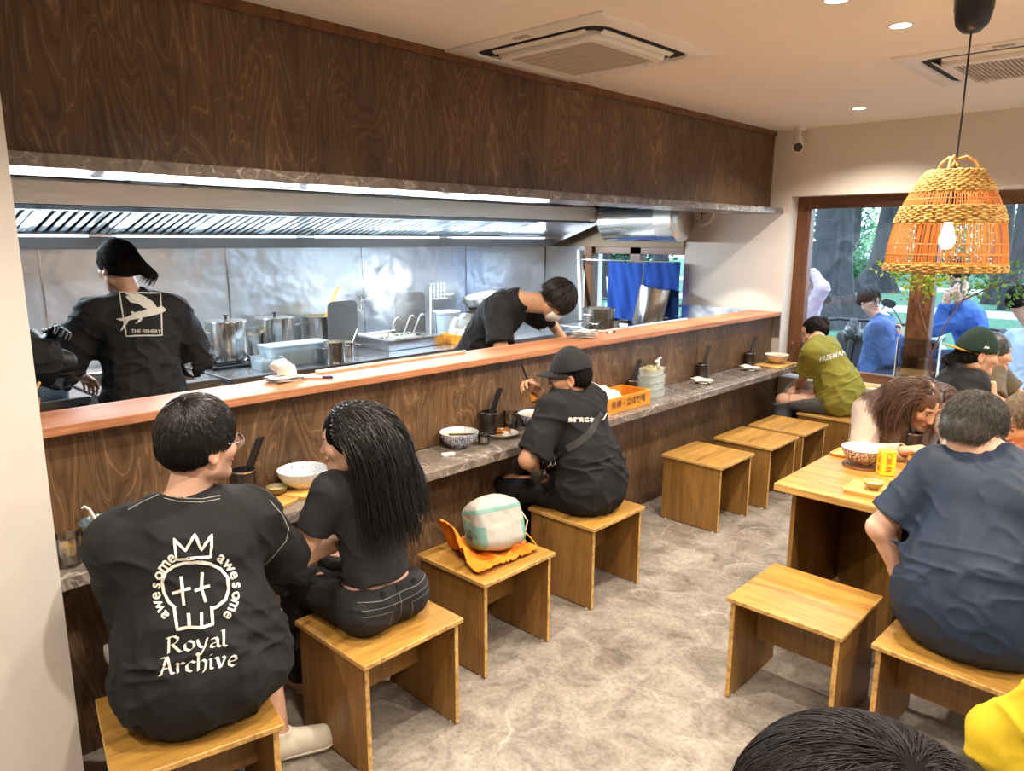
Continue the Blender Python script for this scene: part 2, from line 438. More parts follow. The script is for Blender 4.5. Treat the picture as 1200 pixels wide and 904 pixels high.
# thin steel seam strips on the kitchen wall
m = MB()
for y in (1.38, 2.6, 3.82, 5.04): m.box((XB + .003, y, 1.3), (.006, .012, .8))
struct('trim_1', m, M['steelx'])
m = MB(); m.box((-5.13, YW - .004, 1.15), (.52, .008, 1.1)); struct('trim_2', m, M['steelw'])
# soffit over the bar
m = MB(); m.box((-2.935, 3.1, (2.035 + ZC) / 2), (.13, 6.28, ZC - 2.035)); struct('wall_soffit', m, M['dply'])
m = MB(); m.box((-2.925, 3.1, 2.0175), (.35, 6.28, .045), .002); struct('trim_3', m, M['counter'])
m = MB(); m.box((-2.862, 3.1, ZC - .02), (.016, 6.28, .04)); struct('trim_4', m, M['frame'])
m = MB(); m.box((-4.2, 2.9, 2.72), (2.6, 6.9, .06)); struct('ceiling_kitchen', m, M['steelq'])

# ------------------------------------------------------------------ the bar
b = thing('bar_counter', 'long dark plywood bar counter front between diners and open kitchen', 'counter', (-2.86, 3.39, 0))
m = MB(); m.box((0, 0, .9375), (.18, 5.70, .385), .002); m.box((0, 0, .35), (.03, 5.7, .70)); m.build('upper_panel', M['dply'], b)
m = MB(); m.box((.195, 0, .35), (.03, 5.70, .70), .002)
m.build('lower_panel', M['dply'], b)
w = thing('counter_worktop', 'narrow grey veined stone worktop running along the dark bar front', 'worktop', (-2.614, 3.39, .70))
m = MB(); m.box((0, 0, .0225), (.308, 5.695, .045), .003); m.build('stone_slab', M['counter'], w)
w = thing('serving_ledge', 'reddish wood ledge board along the top of the bar', 'ledge', (-2.845, 3.39, 1.13))
m = MB(); m.box((0, 0, .0185), (.27, 5.695, .035), .003); m.build('board', M['ledge'], w)
m = MB(); m.box((.132, 0, .012), (.01, 5.695, .016), .001); m.build('edge_strip', M['ledge'], w)

# ------------------------------------------------------------------ main window
YF = 6.45
wn = thing('window_1', None, None, (-2.7, YF, .6)); wn['kind'] = 'structure'
m = MB(); m.box((.06, 0, .77), (.12, .09, 1.53), .004); m.build('frame_jamb', M['frame'], wn)
_mx = at(1076, 380, 'Y', 6.42)[0] + 2.7
m = MB(); m.box((_mx, 0, .77), (.17, .11, 1.53), .004); m.build('mullion', M['frame'], wn)
m = MB(); m.box((3.4, 0, .77), (.12, .09, 1.53), .004); m.build('frame_jamb', M['frame'], wn)
m = MB(); m.box((2.3, .002, 1.485), (4.6, .09, .10), .004); m.build('frame_head', M['frameh'], wn)
m = MB(); m.box((2.3, .002, .045), (4.6, .09, .09), .004); m.build('frame_sill', M['frameh'], wn)
m = MB(); m.box((2.3, .01, .77), (4.5, .008, 1.36)); m.build('pane', M['glass'], wn, None)
m = MB(); m.box((-.395, 6.33, .608), (4.61, .2, .02), .003); m.box((-.395, 6.2, .303), (4.61, .08, .606), .003); m.box((-.395, 6.24, .612), (4.61, .17, .018), .003); struct('trim_5', m, M['whitep'])
# kitchen window
wn = thing('window_2', None, None, (-4.82, 6.30, .93)); wn['kind'] = 'structure'
m = MB(); m.box((.045, -.05, .385), (.09, .12, .77), .004); m.build('frame_jamb', M['frame'], wn)
m = MB(); m.box((.60, -.02, .385), (.13, .10, .77), .004); m.build('mullion', M['frame'], wn)
m = MB(); m.box((.575, -.02, .735), (1.13, .1, .07), .004); m.build('frame_head', M['frameh'], wn)
m = MB(); m.box((.575, -.02, .02), (1.13, .1, .04), .004); m.build('frame_sill', M['frameh'], wn)
m = MB(); m.box((.57, .02, .385), (1.1, .008, .73)); m.build('pane', M['glass'], wn, None)
m = MB(); m.box((-4.36, YW - .012, 1.88), (1.36, .024, .36)); struct('trim_6', m, plain('tan_board', '#a58f74', .7, var=.1))
m = MB(); m.box((-3.185, YW - .003, 1.06), (.96, .006, .22)); struct('trim_7', m, M['steelw'])

# ------------------------------------------------------------------ ceiling things
def downlight(x, y, label):
    t = thing('downlight', label, 'ceiling light', (x, y, ZC), 0, 'recessed ceiling downlights')
    m = MB(); m.lathe([(.040, -.002), (.052, -.004), (.054, -.001), (.054, .002)], n=28, cap0=False, cap1=False); m.build('trim_ring', M['whitep'], t)
    m = MB(); m.lathe([(.001, -.0015), (.041, -.0015)], n=28, cap0=True, cap1=False); m.build('lens', M['lamp'], t)
    return t
M['lamp'] = emis('downlight_lens', (1.0, .86, .66), 18)
DL = [(-1.12, 3.56, 'recessed downlight in the ceiling between the pendant cord and the far air conditioner'),
      (-1.956, 5.533, 'recessed downlight in the ceiling nearest the security camera'),
      (-1.19, 3.03, 'recessed downlight cut by the top edge of the photo')]
for x, y, l in DL: downlight(x, y, l)

def cassette(cx, cy, label):
    t = thing('ceiling_air_conditioner', label, 'air conditioner', (cx, cy, ZC))
    S = .95
    m = MB()
    o = rrect(S, S, .015); i = rrect(.78, .78, .10, 6); o = rrect(S, S, .10, 6)
    sq = [(np.sign(x) * S / 2 if abs(x) > S / 2 - .1001 else x, np.sign(y) * S / 2 if abs(y) > S / 2 - .1001 else y) for x, y in o]
    m.ring_loft([[(x, y, .0) for x, y in sq], [(x, y, -.006) for x, y in sq], [(x * .99, y * .99, -.009) for x, y in sq], [(x, y, -.016) for x, y in i], [(x * .985, y * .985, -.004) for x, y in i]], False, False)
    m.build('panel', M['whitep'], t, 40)
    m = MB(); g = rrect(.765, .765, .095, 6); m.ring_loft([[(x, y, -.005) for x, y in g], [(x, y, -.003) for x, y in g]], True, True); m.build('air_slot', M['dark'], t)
    # four hinged louvres in the slot
    for k in range(4):
        m = MB(); m.box((0, .328, -.016), (.56, .028, .005), .002, rot=(R(24), 0, 0)); o = m.build('louvre', M['whitep'], t); o.rotation_euler = (0, 0, k * PI / 2)
    m = MB(); a = rrect(.61, .61, .07, 6); b2 = rrect(.50, .50, .01, 6)
    m.ring_loft([[(x, y, -.004) for x, y in a], [(x, y, -.026) for x, y in a], [(x * .97, y * .97, -.040) for x, y in a], [(x, y, -.040) for x, y in b2], [(x, y, -.030) for x, y in b2]], False, False)
    gr = m.build('grille_frame', M['whitep'], t, 40)
    m = MB(); m.box((0, 0, -.026), (.5, .5, .004)); 
    m2 = MB()
    for k in range(25): m2.box((-.24 + k * .02, 0, -.033), (.009, .50, .008))
    for k in range(8): m2.box((0, -.22 + k * .063, -.034), (.5, .004, .006))
    m.build('filter', plain('filter_grey', '#8f867b', .9), t); m2.build('grille', plain('grille_grey', '#c9bfb2', .6), t)
    for sx in (-1, 1):
        m = MB(); m.box((sx * .2, .265, -.043), (.028, .016, .012), .003); m.build('latch', M['whitep'], gr)
    m = MB(); m.box((.0, -.43, -.0135), (.09, .03, .006), .001); m.box((.0, -.43, -.018), (.02, .012, .004)); m.build('maker_plate', plain('plate_grey', '#b7ad9e', .4), t)
    return t
c1 = cassette(-2.39, 3.01, 'white ceiling cassette air conditioner over the bar, above the brown panel')
c2 = cassette(-.86, 4.61, 'white ceiling cassette air conditioner beyond the pendant lamp, near the window')

t = thing('security_camera', 'small white bullet security camera on ceiling above the window corner', 'camera', (-2.60, 6.10, ZC))
m = MB(); m.lathe([(.045, 0), (.045, -.02), (.03, -.032)], n=20); m.build('mount', M['whitep'], t)
m = MB(); m.tube([(0, 0, -.03), (0, -.005, -.07), (.0, -.02, -.10)], .014); m.build('arm', M['whitep'], t)
m = MB(); d = np.array([.35, -.8, -.48]); d /= np.linalg.norm(d); c = np.array([0, -.02, -.13]); m.tube([c - d * .07, c - d * .065, c + d * .06, c + d * .075], [.035, .04, .04, .042], 20); bd = m.build('housing', M['whitep'], t)
m = MB(); m.tube([c + d * .072, c + d * .078], [.036, .036], 20); m.tube([c + d * .074, c + d * .084], [.014, .014], 16); m.build('lens', M['blackp'], bd)

# ------------------------------------------------------------------ pendant lamp
LX, LY = -.797, 3.328
M['rope'] = NT('seagrass_rope'); _t = M['rope']
_v = _t.coord((1, 1, 1)); _n = _t.noise(_v, 60, 3); _t.color(_t.ramp(_n, [(.3, lin('#7d5a26')), (.5, lin('#b98d46')), (.7, lin('#d9b56b'))])); _t.bump(_n, .3, .003)
M['rope'] = _t.set(Roughness=.8)
M['rattan'] = plain('rattan_stick', '#c67a2e', .6, var=.25)
t = thing('pendant_lamp', 'woven bell shaped basket pendant lamp hanging on a black cord', 'pendant lamp', (LX, LY, 1.66))
m = MB(); m.lathe([(.012, -.13), (.03, -.126), (.055, -.10), (.066, -.05), (.068, 0)], (0, 0, ZC - 1.66), 28); m.build('ceiling_cup', M['blackp'], t)
m = MB(); m.tube([(0, 0, .30), (0.002, 0, .6), (0, 0, ZC - 1.66 - .12)], .0035, 6); m.build('cord', M['iron'], t)
def bell(z):   # radius of the basket at height z
    k = [(0, .213), (.06, .210), (.13, .203), (.20, .188), (.27, .163), (.33, .130), (.365, .105), (.385, .09)]
    return float(np.interp(z, [a for a, _ in k], [b for _, b in k]))
def weave(name, z0, z1, rows, parent):
    m = MB(); n = 120
    for i in range(rows):
        z = z0 + (z1 - z0) * (i + .5) / rows; rr = bell(z); h = (z1 - z0) / rows * .62
        P = [((rr + .004 * math.sin(30 * a + (i % 2) * PI)) * math.cos(a), (rr + .004 * math.sin(30 * a + (i % 2) * PI)) * math.sin(a), z + .0012 * math.sin(17 * a + i)) for a in np.linspace(0, 2 * PI, n)]
        m.tube(P, h, 6, cap=False)
    return m.build(name, M['rope'], parent, 60)
sh = weave('woven_band', .30, .385, 10, t); weave('woven_band', .185, .25, 8, t); weave('woven_band', 0, .028, 4, t)
m = MB(); rnd = random.Random(3)
for z0, z1 in ((.02, .19), (.24, .31)):
    n = 118
    for j in range(n):
        a = 2 * PI * j / n + rnd.uniform(-.012, .012); a2 = a + rnd.uniform(-.02, .02)
        m.tube([(bell(z0) * math.cos(a), bell(z0) * math.sin(a), z0), (bell((z0 + z1) / 2) * math.cos((a + a2) / 2), bell((z0 + z1) / 2) * math.sin((a + a2) / 2), (z0 + z1) / 2), (bell(z1) * math.cos(a2), bell(z1) * math.sin(a2), z1)], .0019, 5, cap=False)
m.build('stick_screen', M['rattan'], t, 60)
m = MB()
for z in (.065, .105, .275): m.tube([(bell(z) * math.cos(a), bell(z) * math.sin(a), z) for a in np.linspace(0, 2 * PI, 60)], .0022, 5, cap=False)
m.build('hoop', M['rattan'], t, 60)
for k in range(3):
    a = k * 2 * PI / 3 + .5; c_, s_ = math.cos(a), math.sin(a)
    m = MB(); m.tube([(.085 * c_, .085 * s_, .38), (.07 * c_, .07 * s_, .415), (.035 * c_, .035 * s_, .435), (0, 0, .425), (-.01 * c_, -.01 * s_, .40)], .0055, 7); m.build('loop', M['rope'], t, 60)
m = MB(); m.lathe([(.018, .30), (.02, .26), (.02, .20), (.016, .195)], n=16); m.build('socket', M['blackp'], t)
M['bulb'] = emis('bulb_glow', (1.0, .62, .25), 60)
m = MB(); m.lathe([(.002, .085), (.018, .09), (.028, .11), (.028, .13), (.018, .165), (.014, .197)], n=20); m.build('bulb', M['bulb'], t)
# ================================================================== STOOLS
def make_stool(label, loc, rz, group='plywood box stools'):
    t = thing('box_stool', label, 'stool', loc, rz, group)
    m = MB(); m.box((0, 0, .4205), (.425, .435, .019), .0025); edges(m, 2).build('seat', [M['oak'], M['oakedge']], t)
    for s in (-1, 1):
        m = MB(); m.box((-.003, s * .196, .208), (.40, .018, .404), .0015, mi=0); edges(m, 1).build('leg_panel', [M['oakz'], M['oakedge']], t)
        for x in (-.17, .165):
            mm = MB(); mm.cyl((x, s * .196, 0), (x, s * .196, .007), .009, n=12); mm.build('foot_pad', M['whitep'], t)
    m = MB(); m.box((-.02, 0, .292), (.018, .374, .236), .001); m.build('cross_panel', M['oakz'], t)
    return t
ST = [((-2.03, 1.455), 0, 'plywood stool the long haired woman sits on'),
      ((-2.16, 2.125), 0, 'plywood stool carrying the white backpack and orange tote'),
      ((-2.195, 2.885), 0, 'plywood stool under the diner in the black cap'),
      ((-2.225, 4.19), 0, 'empty plywood stool at the bar, nearest of the three in a row'),
      ((-2.19, 4.80), 0, 'empty plywood stool at the bar, middle of the three in a row'),
      ((-2.18, 5.305), 0, 'empty plywood stool at the bar, next to the woman in green'),
      ((-2.08, 5.93), 0, 'plywood stool under the woman in the green tee'),
      ((-2.00, .75), R(-12.7), 'plywood stool under the man with the skull print tee'),
      ((-.99, 2.695), R(-90), 'empty plywood stool on the open floor before the dining table'),
      ((-.465, 2.72), R(-92), 'plywood stool the man in the navy tee sits on')]
s0 = make_stool(ST[0][2], (*ST[0][0], 0), ST[0][1])
for p, a, l in ST[1:]: copy_tree(s0, l, (*p, 0), a)

# ================================================================== DINING TABLE
t = thing('dining_table', 'oak communal dining table with plywood panel legs', 'table', (-.68, 3.53, 0))
m = MB(); m.box((0, 0, .703), (1.26, .90, .034), .003); edges(m, 2).build('tabletop', [M['table'], M['oakedge']], t)
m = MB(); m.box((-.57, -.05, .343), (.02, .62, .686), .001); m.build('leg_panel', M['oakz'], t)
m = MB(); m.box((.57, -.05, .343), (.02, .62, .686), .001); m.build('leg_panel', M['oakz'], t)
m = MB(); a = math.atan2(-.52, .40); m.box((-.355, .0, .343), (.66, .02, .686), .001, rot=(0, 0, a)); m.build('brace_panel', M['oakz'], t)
t = thing('dining_table', 'second oak table by the window behind the crowded communal table', 'table', (-.42, 5.35, 0))
m = MB(); m.box((0, 0, .703), (.9, .7, .034), .003); m.build('tabletop', M['table'], t)
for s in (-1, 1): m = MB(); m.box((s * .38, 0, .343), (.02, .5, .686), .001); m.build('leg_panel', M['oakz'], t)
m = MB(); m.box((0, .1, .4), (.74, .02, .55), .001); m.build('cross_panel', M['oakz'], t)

# ================================================================== TABLEWARE
def porcelain(name, bg, ink, sc=42, w=.10):
    t = NT(name); v = t.coord((1, 1, 1)); n = t.noise(v, sc, 1.5, 1.6); a = t.math('ABSOLUTE', t.math('SUBTRACT', n, .5)); 
    f = t.math('FRACT', t.math('MULTIPLY', n, 7)); tri = t.math('ABSOLUTE', t.math('SUBTRACT', f, .5)); r = t.ramp(tri, [(w * 2.0, 1.0), (w * 2.0 + .06, 0.0)])
    t.color(t.mix(r, bg, ink)); return t.set(Roughness=.12, Specular_IOR_Level=.55)
M['por_blue'] = porcelain('blue_scroll_porcelain', (.78, .79, .78), (.03, .07, .24), 30, .13)
M['por_pale'] = porcelain('pale_glaze_porcelain', (.72, .70, .64), (.42, .44, .46), 46, .05)
M['por_brown'] = porcelain('brown_scroll_porcelain', (.70, .62, .52), (.11, .045, .03), 30, .13)
M['por_in'] = porcelain('blue_rim_porcelain', (.78, .80, .80), (.22, .32, .46), 50, .08)
M['por_grey'] = plain('grey_blue_glaze', '#5d6b78', .2)
M['soup'] = plain('milky_soup', '#d9c79a', .15, var=.15)
M['rice'] = plain('white_rice', '#e9e3d2', .6, bump=.5, bscale=220, var=.1)
M['fried'] = plain('fried_food', '#c67f2c', .55, bump=.8, bscale=90, var=.5)
M['greens'] = plain('green_herb', '#6d8a3a', .6, var=.4)
def bowl(name, label, loc, r, h, out, inn, fill=None, fillz=.7, group=None, cat='bowl'):
    t = thing(name, label, cat, loc, 0, group)
    m = MB(); k = [(.42, 0), (.42, .06), (.40, .09), (.62, .20), (.84, .48), (.95, .75), (1.0, 1.0)]
    m.ring_loft([[(r * a * math.cos(x), r * a * math.sin(x), h * z) for x in np.linspace(0, 2 * PI, 41)[:-1]] for a, z in k], True, False, 0)
    k2 = [(1.0, 1.0), (.985, 1.015), (.97, 1.0), (.90, .72), (.78, .46), (.55, .24), (.2, .16)]
    m.ring_loft([[(r * a * math.cos(x), r * a * math.sin(x), h * z) for x in np.linspace(0, 2 * PI, 41)[:-1]] for a, z in k2], False, True, 1)
    m.build('bowl_body', [out, inn], t, 50)
    if fill is not None:
        rr = r * float(np.interp(fillz, [.2, .46, .72, 1.0], [.45, .77, .89, .965])); m = MB(); m.lathe([(.001, h * fillz + .004), (rr * .6, h * fillz + .003), (rr, h * fillz)], n=32, cap0=True, cap1=False); m.build('broth', fill, t, 60)
    return t
WZ = .745
def wt(x, y, r=.05, z=WZ):
    p = at(x, y, 'Z', z)
    if p[0] < -2.768 + r: q = at(x, y, 'X', -2.768 + r); p = np.array([q[0], q[1], z])
    if p[0] > -2.462 - r * .6 and z == WZ: p[0] = -2.462 - r * .6
    return (p[0], p[1], z + .0006)
def tumbler(label, loc, r=.040, h=.10, water=.45):
    t = thing('glass_tumbler', label, 'glass', loc)
    m = MB(); m.lathe([(r * .86, 0), (r * .9, .004), (r, h), (r - .0022, h), (r * .88 - .002, .012), (.001, .010)], n=28, cap0=True, cap1=True); m.build('glass_body', M['tglass'], t, 40)
    if water: m = MB(); m.lathe([(r * .85, .0125), (r * .9, h * water), (.001, h * water)], n=28); m.build('water', M['tglass'], t, 40)
    return t
def holder(label, loc, who, n=7, lean=(.0, .35), r=.043, h=.125):
    t = thing('chopstick_holder', label, 'holder', loc)
    m = MB(); m.lathe([(r, 0), (r, h), (r - .003, h), (r - .003, .006), (.001, .006)], n=28); m.build('cup', M['darkmetal'], t, 40)
    m = MB(); m.lathe([(r + .001, h - .006), (r + .002, h), (r - .001, h + .001)], n=28, cap0=False, cap1=False); m.build('rim', M['steel'], t)
    dx, dy = lean[0] * .22, lean[1] * .22; f = h / .235; n = min(n, 6)
    for k in range(n):
        bx, by = -dx * f / 2 + (k % 2 - .5) * .0125, -dy * f / 2 + (k // 2 - 1) * .0125
        m = MB(); m.tube([(0, 0, 0), (dx, dy, .235)], [.0032, .0048], 6); o = m.build('chopstick', M['blackp'], None, 50, (loc[0] + bx, loc[1] + by, loc[2] + .008 + .004 * (k % 3)))
        T(o, 'black chopstick in the holder ' + who, 'chopstick', 'chopsticks in the holder ' + who)
    return t
# ---- left of the skull-tee man
tumbler('water tumbler beside the left wall on the stone worktop', wt(82, 662, .05), .041, .10)
t = thing('wooden_tray', 'small wooden tray under the bowl with a white spoon', 'tray', wt(112, 640, .09))
m = MB(); m.box((0, 0, .007), (.16, .20, .013), .004); m.build('board', M['tray'], t)
p = wt(122, 634, .075); p = (p[0], p[1], WZ + .0142)
bowl('soup_bowl', 'grey bowl holding a white spoon, left of the skull tee man', p, .072, .062, M['por_grey'], M['por_grey'], M['soup'], .5)
t = thing('soup_spoon', 'white ceramic spoon standing in the grey bowl', 'spoon', (p[0] - .005, p[1] - .01, p[2] + .03))
m = MB(); m.tube([(0, .01, .0), (-.004, -.004, .03), (-.012, -.02, .075), (-.016, -.034, .088), (-.016, -.042, .082)], [.013, .010, .008, .007, .005], 10, flat=.6); m.build('handle', M['whitec'], t, 60)
m = MB(); m.lathe([(.001, -.008), (.016, -.004), (.021, .004), (.019, .004), (.001, -.004)], (0, .014, 0), 20, sy=1.3); m.build('spoon_bowl', M['whitec'], t, 60)
# ---- between the couple
holder('dark chopstick holder between the skull tee man and the woman', wt(287, 578, .047), 'between the couple', 8, (.15, .42), .046, .125)
c = wt(305, 586, .15); tr = thing('wooden_tray', 'square wooden tray with a sauce bowl beside the skull tee man', 'tray', c, R(20))
m = MB(); o = rrect(.225, .20, .03); m.ring_loft([[(x, y, 0) for x, y in o], [(x * 1.03, y * 1.03, .010) for x, y in o], [(x * 1.04, y * 1.04, .016) for x, y in o], [(x * .97, y * .97, .016) for x, y in o], [(x * .94, y * .94, .010) for x, y in o]]); m.build('board', M['tray'], tr)
def blob(m, c, r, seed, amp=.3, n=12, sz=.7):
    rd = np.random.default_rng(seed); ph = rd.uniform(0, 6, 6); rings = []
    for i in range(n // 2 + 1):
        th = PI * i / (n // 2); row = []
        for j in range(n):
            a = 2 * PI * j / n; q = 1 + amp * (math.sin(3 * a + ph[0] + 2 * th) * .4 + math.sin(2 * th + ph[1] + a) * .4 + math.sin(5 * a + 3 * th + ph[2]) * .25)
            row.append((c[0] + r * q * math.sin(th) * math.cos(a), c[1] + r * q * math.sin(th) * math.sin(a), c[2] + r * sz * q * math.cos(th)))
        rings.append(row)
    m.ring_loft(rings, True, True)
p0 = np.array(c); sb = at(325, 577, 'Z', WZ + .02)
bowl('sauce_bowl', 'small brown sauce bowl on the square wooden tray', (sb[0], sb[1], WZ + .0122), .043, .032, plain('brown_glaze', '#6e6038', .25), plain('brown_glaze_in', '#8b8156', .25), M['soup'], .6)
fp = at(303, 580, 'Z', WZ + .02)
t = thing('fried_chicken', 'golden fried piece on the square wooden tray', 'food', (fp[0], fp[1], WZ + .0115)); m = MB(); blob(m, (0, 0, .016), .024, 4); blob(m, (.025, .022, .014), .02, 5); m.build('crust', M['fried'], t, 60)
c = wt(358, 569, .125); t = thing('wooden_tray', 'round edged wooden tray under the wide pale noodle bowl', 'tray', (c[0], c[1], c[2]), R(25))
m = MB(); o = rrect(.20, .20, .05); m.ring_loft([[(x, y, 0) for x, y in o], [(x * 1.03, y * 1.03, .012) for x, y in o], [(x * .96, y * .96, .014) for x, y in o]]); m.build('board', M['tray'], t)
bowl('noodle_bowl', 'wide pale noodle bowl in front of the long haired woman', (c[0] - .01, c[1] - .005, WZ + .0152), .103, .078, M['por_pale'], M['por_in'], M['rice'], .35)
q = wt(384, 549, .05); bowl('side_dish', 'small pale dish behind the wide noodle bowl', q, .045, .028, M['whitec'], M['whitec'], M['rice'], .5)
q = wt(396, 556, .05); g = bowl('side_dish', 'small dark dish of greens beside the woman', (q[0] + .05, q[1], q[2]), .045, .032, M['por_grey'], M['por_grey'], M['greens'], .7)
# ---- middle of the bar
BB = wt(538, 522, .10)
bb = bowl('noodle_bowl', 'blue scroll noodle bowl beside a white spoon rest, middle of the bar', BB, .099, .080, M['por_blue'], M['por_in'], M['soup'], .72)
q = wt(525, 534, .03); t = thing('spoon_rest', 'little white ceramic rest in front of the blue bowl', 'rest', (q[0], q[1], q[2]), R(70))
m = MB(); m.lathe([(.02, 0), (.022, .004), (.02, .010), (.001, .006)], (-.014, 0, 0), 18, sx=1.0); m.lathe([(.018, 0), (.020, .004), (.018, .010), (.001, .006)], (.018, 0, 0), 18); m.build('rest_body', M['whitec'], t, 60)
pl = wt(586, 510, .105); t = thing('curry_plate', 'white oval plate of rice and fried cutlet', 'plate', pl, R(30))
m = MB(); m.lathe([(.060, 0), (.062, .006), (.095, .020), (.100, .024), (.096, .025), (.06, .012), (.001, .010)], n=36, sy=.85); m.build('plate_body', M['whitec'], t, 50)
for k, (x, y, r, s) in enumerate(((-.02, .01, .028, 1), (.03, .015, .026, 2), (.01, -.025, .024, 3))):
    mm = MB(); blob(mm, (x, y, .026), r, 10 + s, .4); mm.build('cutlet', M['fried'], t, 60)
mm = MB(); blob(mm, (.035, -.025, .02), .026, 20, .2); mm.build('rice', M['rice'], t, 60); mm = MB(); blob(mm, (-.045, -.012, .018), .02, 21, .2); mm.build('rice', M['rice'], t, 60)
for s in (0, 1):
    a, b = np.array(at(531, 497 + s * 1.2, 'X', -2.66)), np.array(at(577 + s * 2, 511 + s, 'X', -2.58)); a = np.array([BB[0] + .02 + s * .01, BB[1] - .085, WZ + .0855]); b = np.array([pl[0] + .06 + s * .012, pl[1] - .045, WZ + .040])
    m = MB(); d = b - a; m.tube([(0, 0, 0), tuple(d)], [.0042, .003], 6); o = m.build('chopstick', M['blackp'], None, 50, a); T(o, 'black chopstick laid across the blue bowl and the white plate', 'chopstick', 'chopsticks across the blue bowl')
tumbler('water tumbler behind the curry plate next to the chopstick holder', wt(598, 497, .045), .041, .10, .4)
tumbler('short clear cup between the blue bowl and the curry plate', wt(567, 521, .03), .032, .045, 0)
holder('dark chopstick holder behind the blue noodle bowl', wt(573, 498, .049), 'behind the blue noodle bowl', 8, (.1, .42), .048, .13)
bowl('noodle_bowl', 'blue scroll noodle bowl half hidden by the cap wearer', wt(627, 498, .10), .096, .078, M['por_blue'], M['por_in'], M['soup'], .75)
# ---- right of the cap wearer
cr = thing('wooden_crate', 'orange wooden noodle crate with black writing on the bar', 'crate', (-2.645, 3.62, WZ + .0006))
def crate(t, lx, ly, h, mat):
    for s in (-1, 1):
        m = MB(); m.box((s * (lx / 2 - .006), 0, h / 2 + .006), (.012, ly, h), .0015); m.build('side_board', mat, t)
        m = MB(); m.box((0, s * (ly / 2 - .006), h / 2 + .006), (lx - .025, .012, h), .0015); m.build('end_board', mat, t)
    m = MB(); m.box((0, 0, .004), (lx, ly, .008), .001); m.build('base_board', mat, t)
crate(cr, .225, .70, .088, M['traybox'])
decal('crate_writing', [text_mesh('魚棟・立成製麺', .052, .012, None)], (.1125, .105, .033), (0, 1, 0), (0, 0, 1), M['black_ink'], [x for x in COL.objects if x.parent == cr][0], .0008)
# ---- clear tubs
q = np.array([-2.66, 4.17, WZ + .0006])
def tub(label, loc, rz, lid=False, fill=None):
    t = thing('clear_food_tub', label, 'container', loc, rz, 'clear tubs stacked on the bar')
    m = MB(); o = rrect(.125, .185, .02); m.ring_loft([[(x * .86, y * .88, 0) for x, y in o], [(x * .96, y * .97, .044) for x, y in o], [(x * 1.05, y * 1.04, .047) for x, y in o], [(x * .95, y * .96, .0465) for x, y in o], [(x * .84, y * .87, .003) for x, y in o]], True, True); m.build('tub_body', M['clearp'], t, 40)
    if fill: m = MB(); rd = random.Random(2); [blob(m, (rd.uniform(-.035, .035), rd.uniform(-.06, .06), .03 + rd.uniform(0, .014)), .018, 30 + k, .4) for k in range(9)]; m.build('shredded_cabbage', fill, t, 60)
for k, l in enumerate(('clear food tub at the bottom of the stack by the crate', 'clear food tub second from the bottom of the stack', 'clear food tub second from the top of the stack', 'clear food tub of shredded cabbage on top of the stack')):
    tub(l, q + (0, 0, k * .0485), R((-4, 3, -2, 6)[k]), fill=plain('cabbage', '#cfc98a', .5, var=.3) if k == 3 else None)
holder('dark chopstick holder behind the orange crate', (-2.722, 4.035, WZ + .0006), 'behind the orange crate', 9, (.05, .40), .036, .12)
t = thing('spray_bottle', 'white spray bottle standing behind the clear tubs', 'bottle', (-2.722, 4.335, WZ + .0006), R(15))
m = MB(); m.lathe([(.028, 0), (.032, .006), (.032, .13), (.013, .165), (.013, .18)], n=24); m.build('bottle_body', M['clearp'], t, 40)
m = MB(); m.box((0, -.005, .21), (.024, .055, .028), .006); m.box((0, .045, .225), (.014, .06, .014), .004); m.box((0, -.045, .216), (.012, .035, .012), .003); m.tube([(0, .02, .20), (0, .033, .175), (0, .03, .155)], .005, 6); m.lathe([(.016, .178), (.016, .2)], n=18); m.build('trigger_head', M['whitep'], t, 50)
# ---- far holders with paper packets
for (hx, hy, nx, ny, w) in ((823, 438, 812, 441, 'near the middle of the empty bar'), (878, 423, 870, 427, 'at the far end of the bar')):
    h_ = wt(hx, hy, .05); holder('dark chopstick holder ' + w, h_, w, 6, (.05, .40), .045, .12)
    q = wt(nx, ny, .05); q = (h_[0] + .055, h_[1] - .10, q[2])
    t = thing('paper_napkins', 'loose white napkins on the worktop beside the holder ' + w, 'napkins', q, R(20))
    for k in range(3):
        m = MB(); G = [[(x * .5 * .13, y * .5 * .16, .004 + k * .006 + .008 * math.sin(3 * x + k) * math.cos(2.5 * y + k * 2) + .006) for y in np.linspace(-1, 1, 9)] for x in np.linspace(-1, 1, 9)]
        a = R(17 * k - 10); G = [[(p[0] * math.cos(a) - p[1] * math.sin(a), p[0] * math.sin(a) + p[1] * math.cos(a), max(.0008, p[2])) for p in r] for r in G]; m.grid(G); m.build('napkin', M['paper'], t, 60, fixn=False)
# ---- far bowl of the woman in green
c = (-2.60, 5.98, WZ + .0006); t = thing('wooden_tray', 'wooden serving tray in front of the woman in green', 'tray', c)
m = MB(); m.box((0, 0, .006), (.22, .36, .012), .004); m.build('board', M['tray'], t)
bowl('noodle_bowl', 'cream noodle bowl in front of the woman in green', (c[0] - .01, c[1] + .02, WZ + .0132), .098, .075, plain('cream_glaze', '#d6c7b3', .25), M['whitec'], M['soup'], .8)
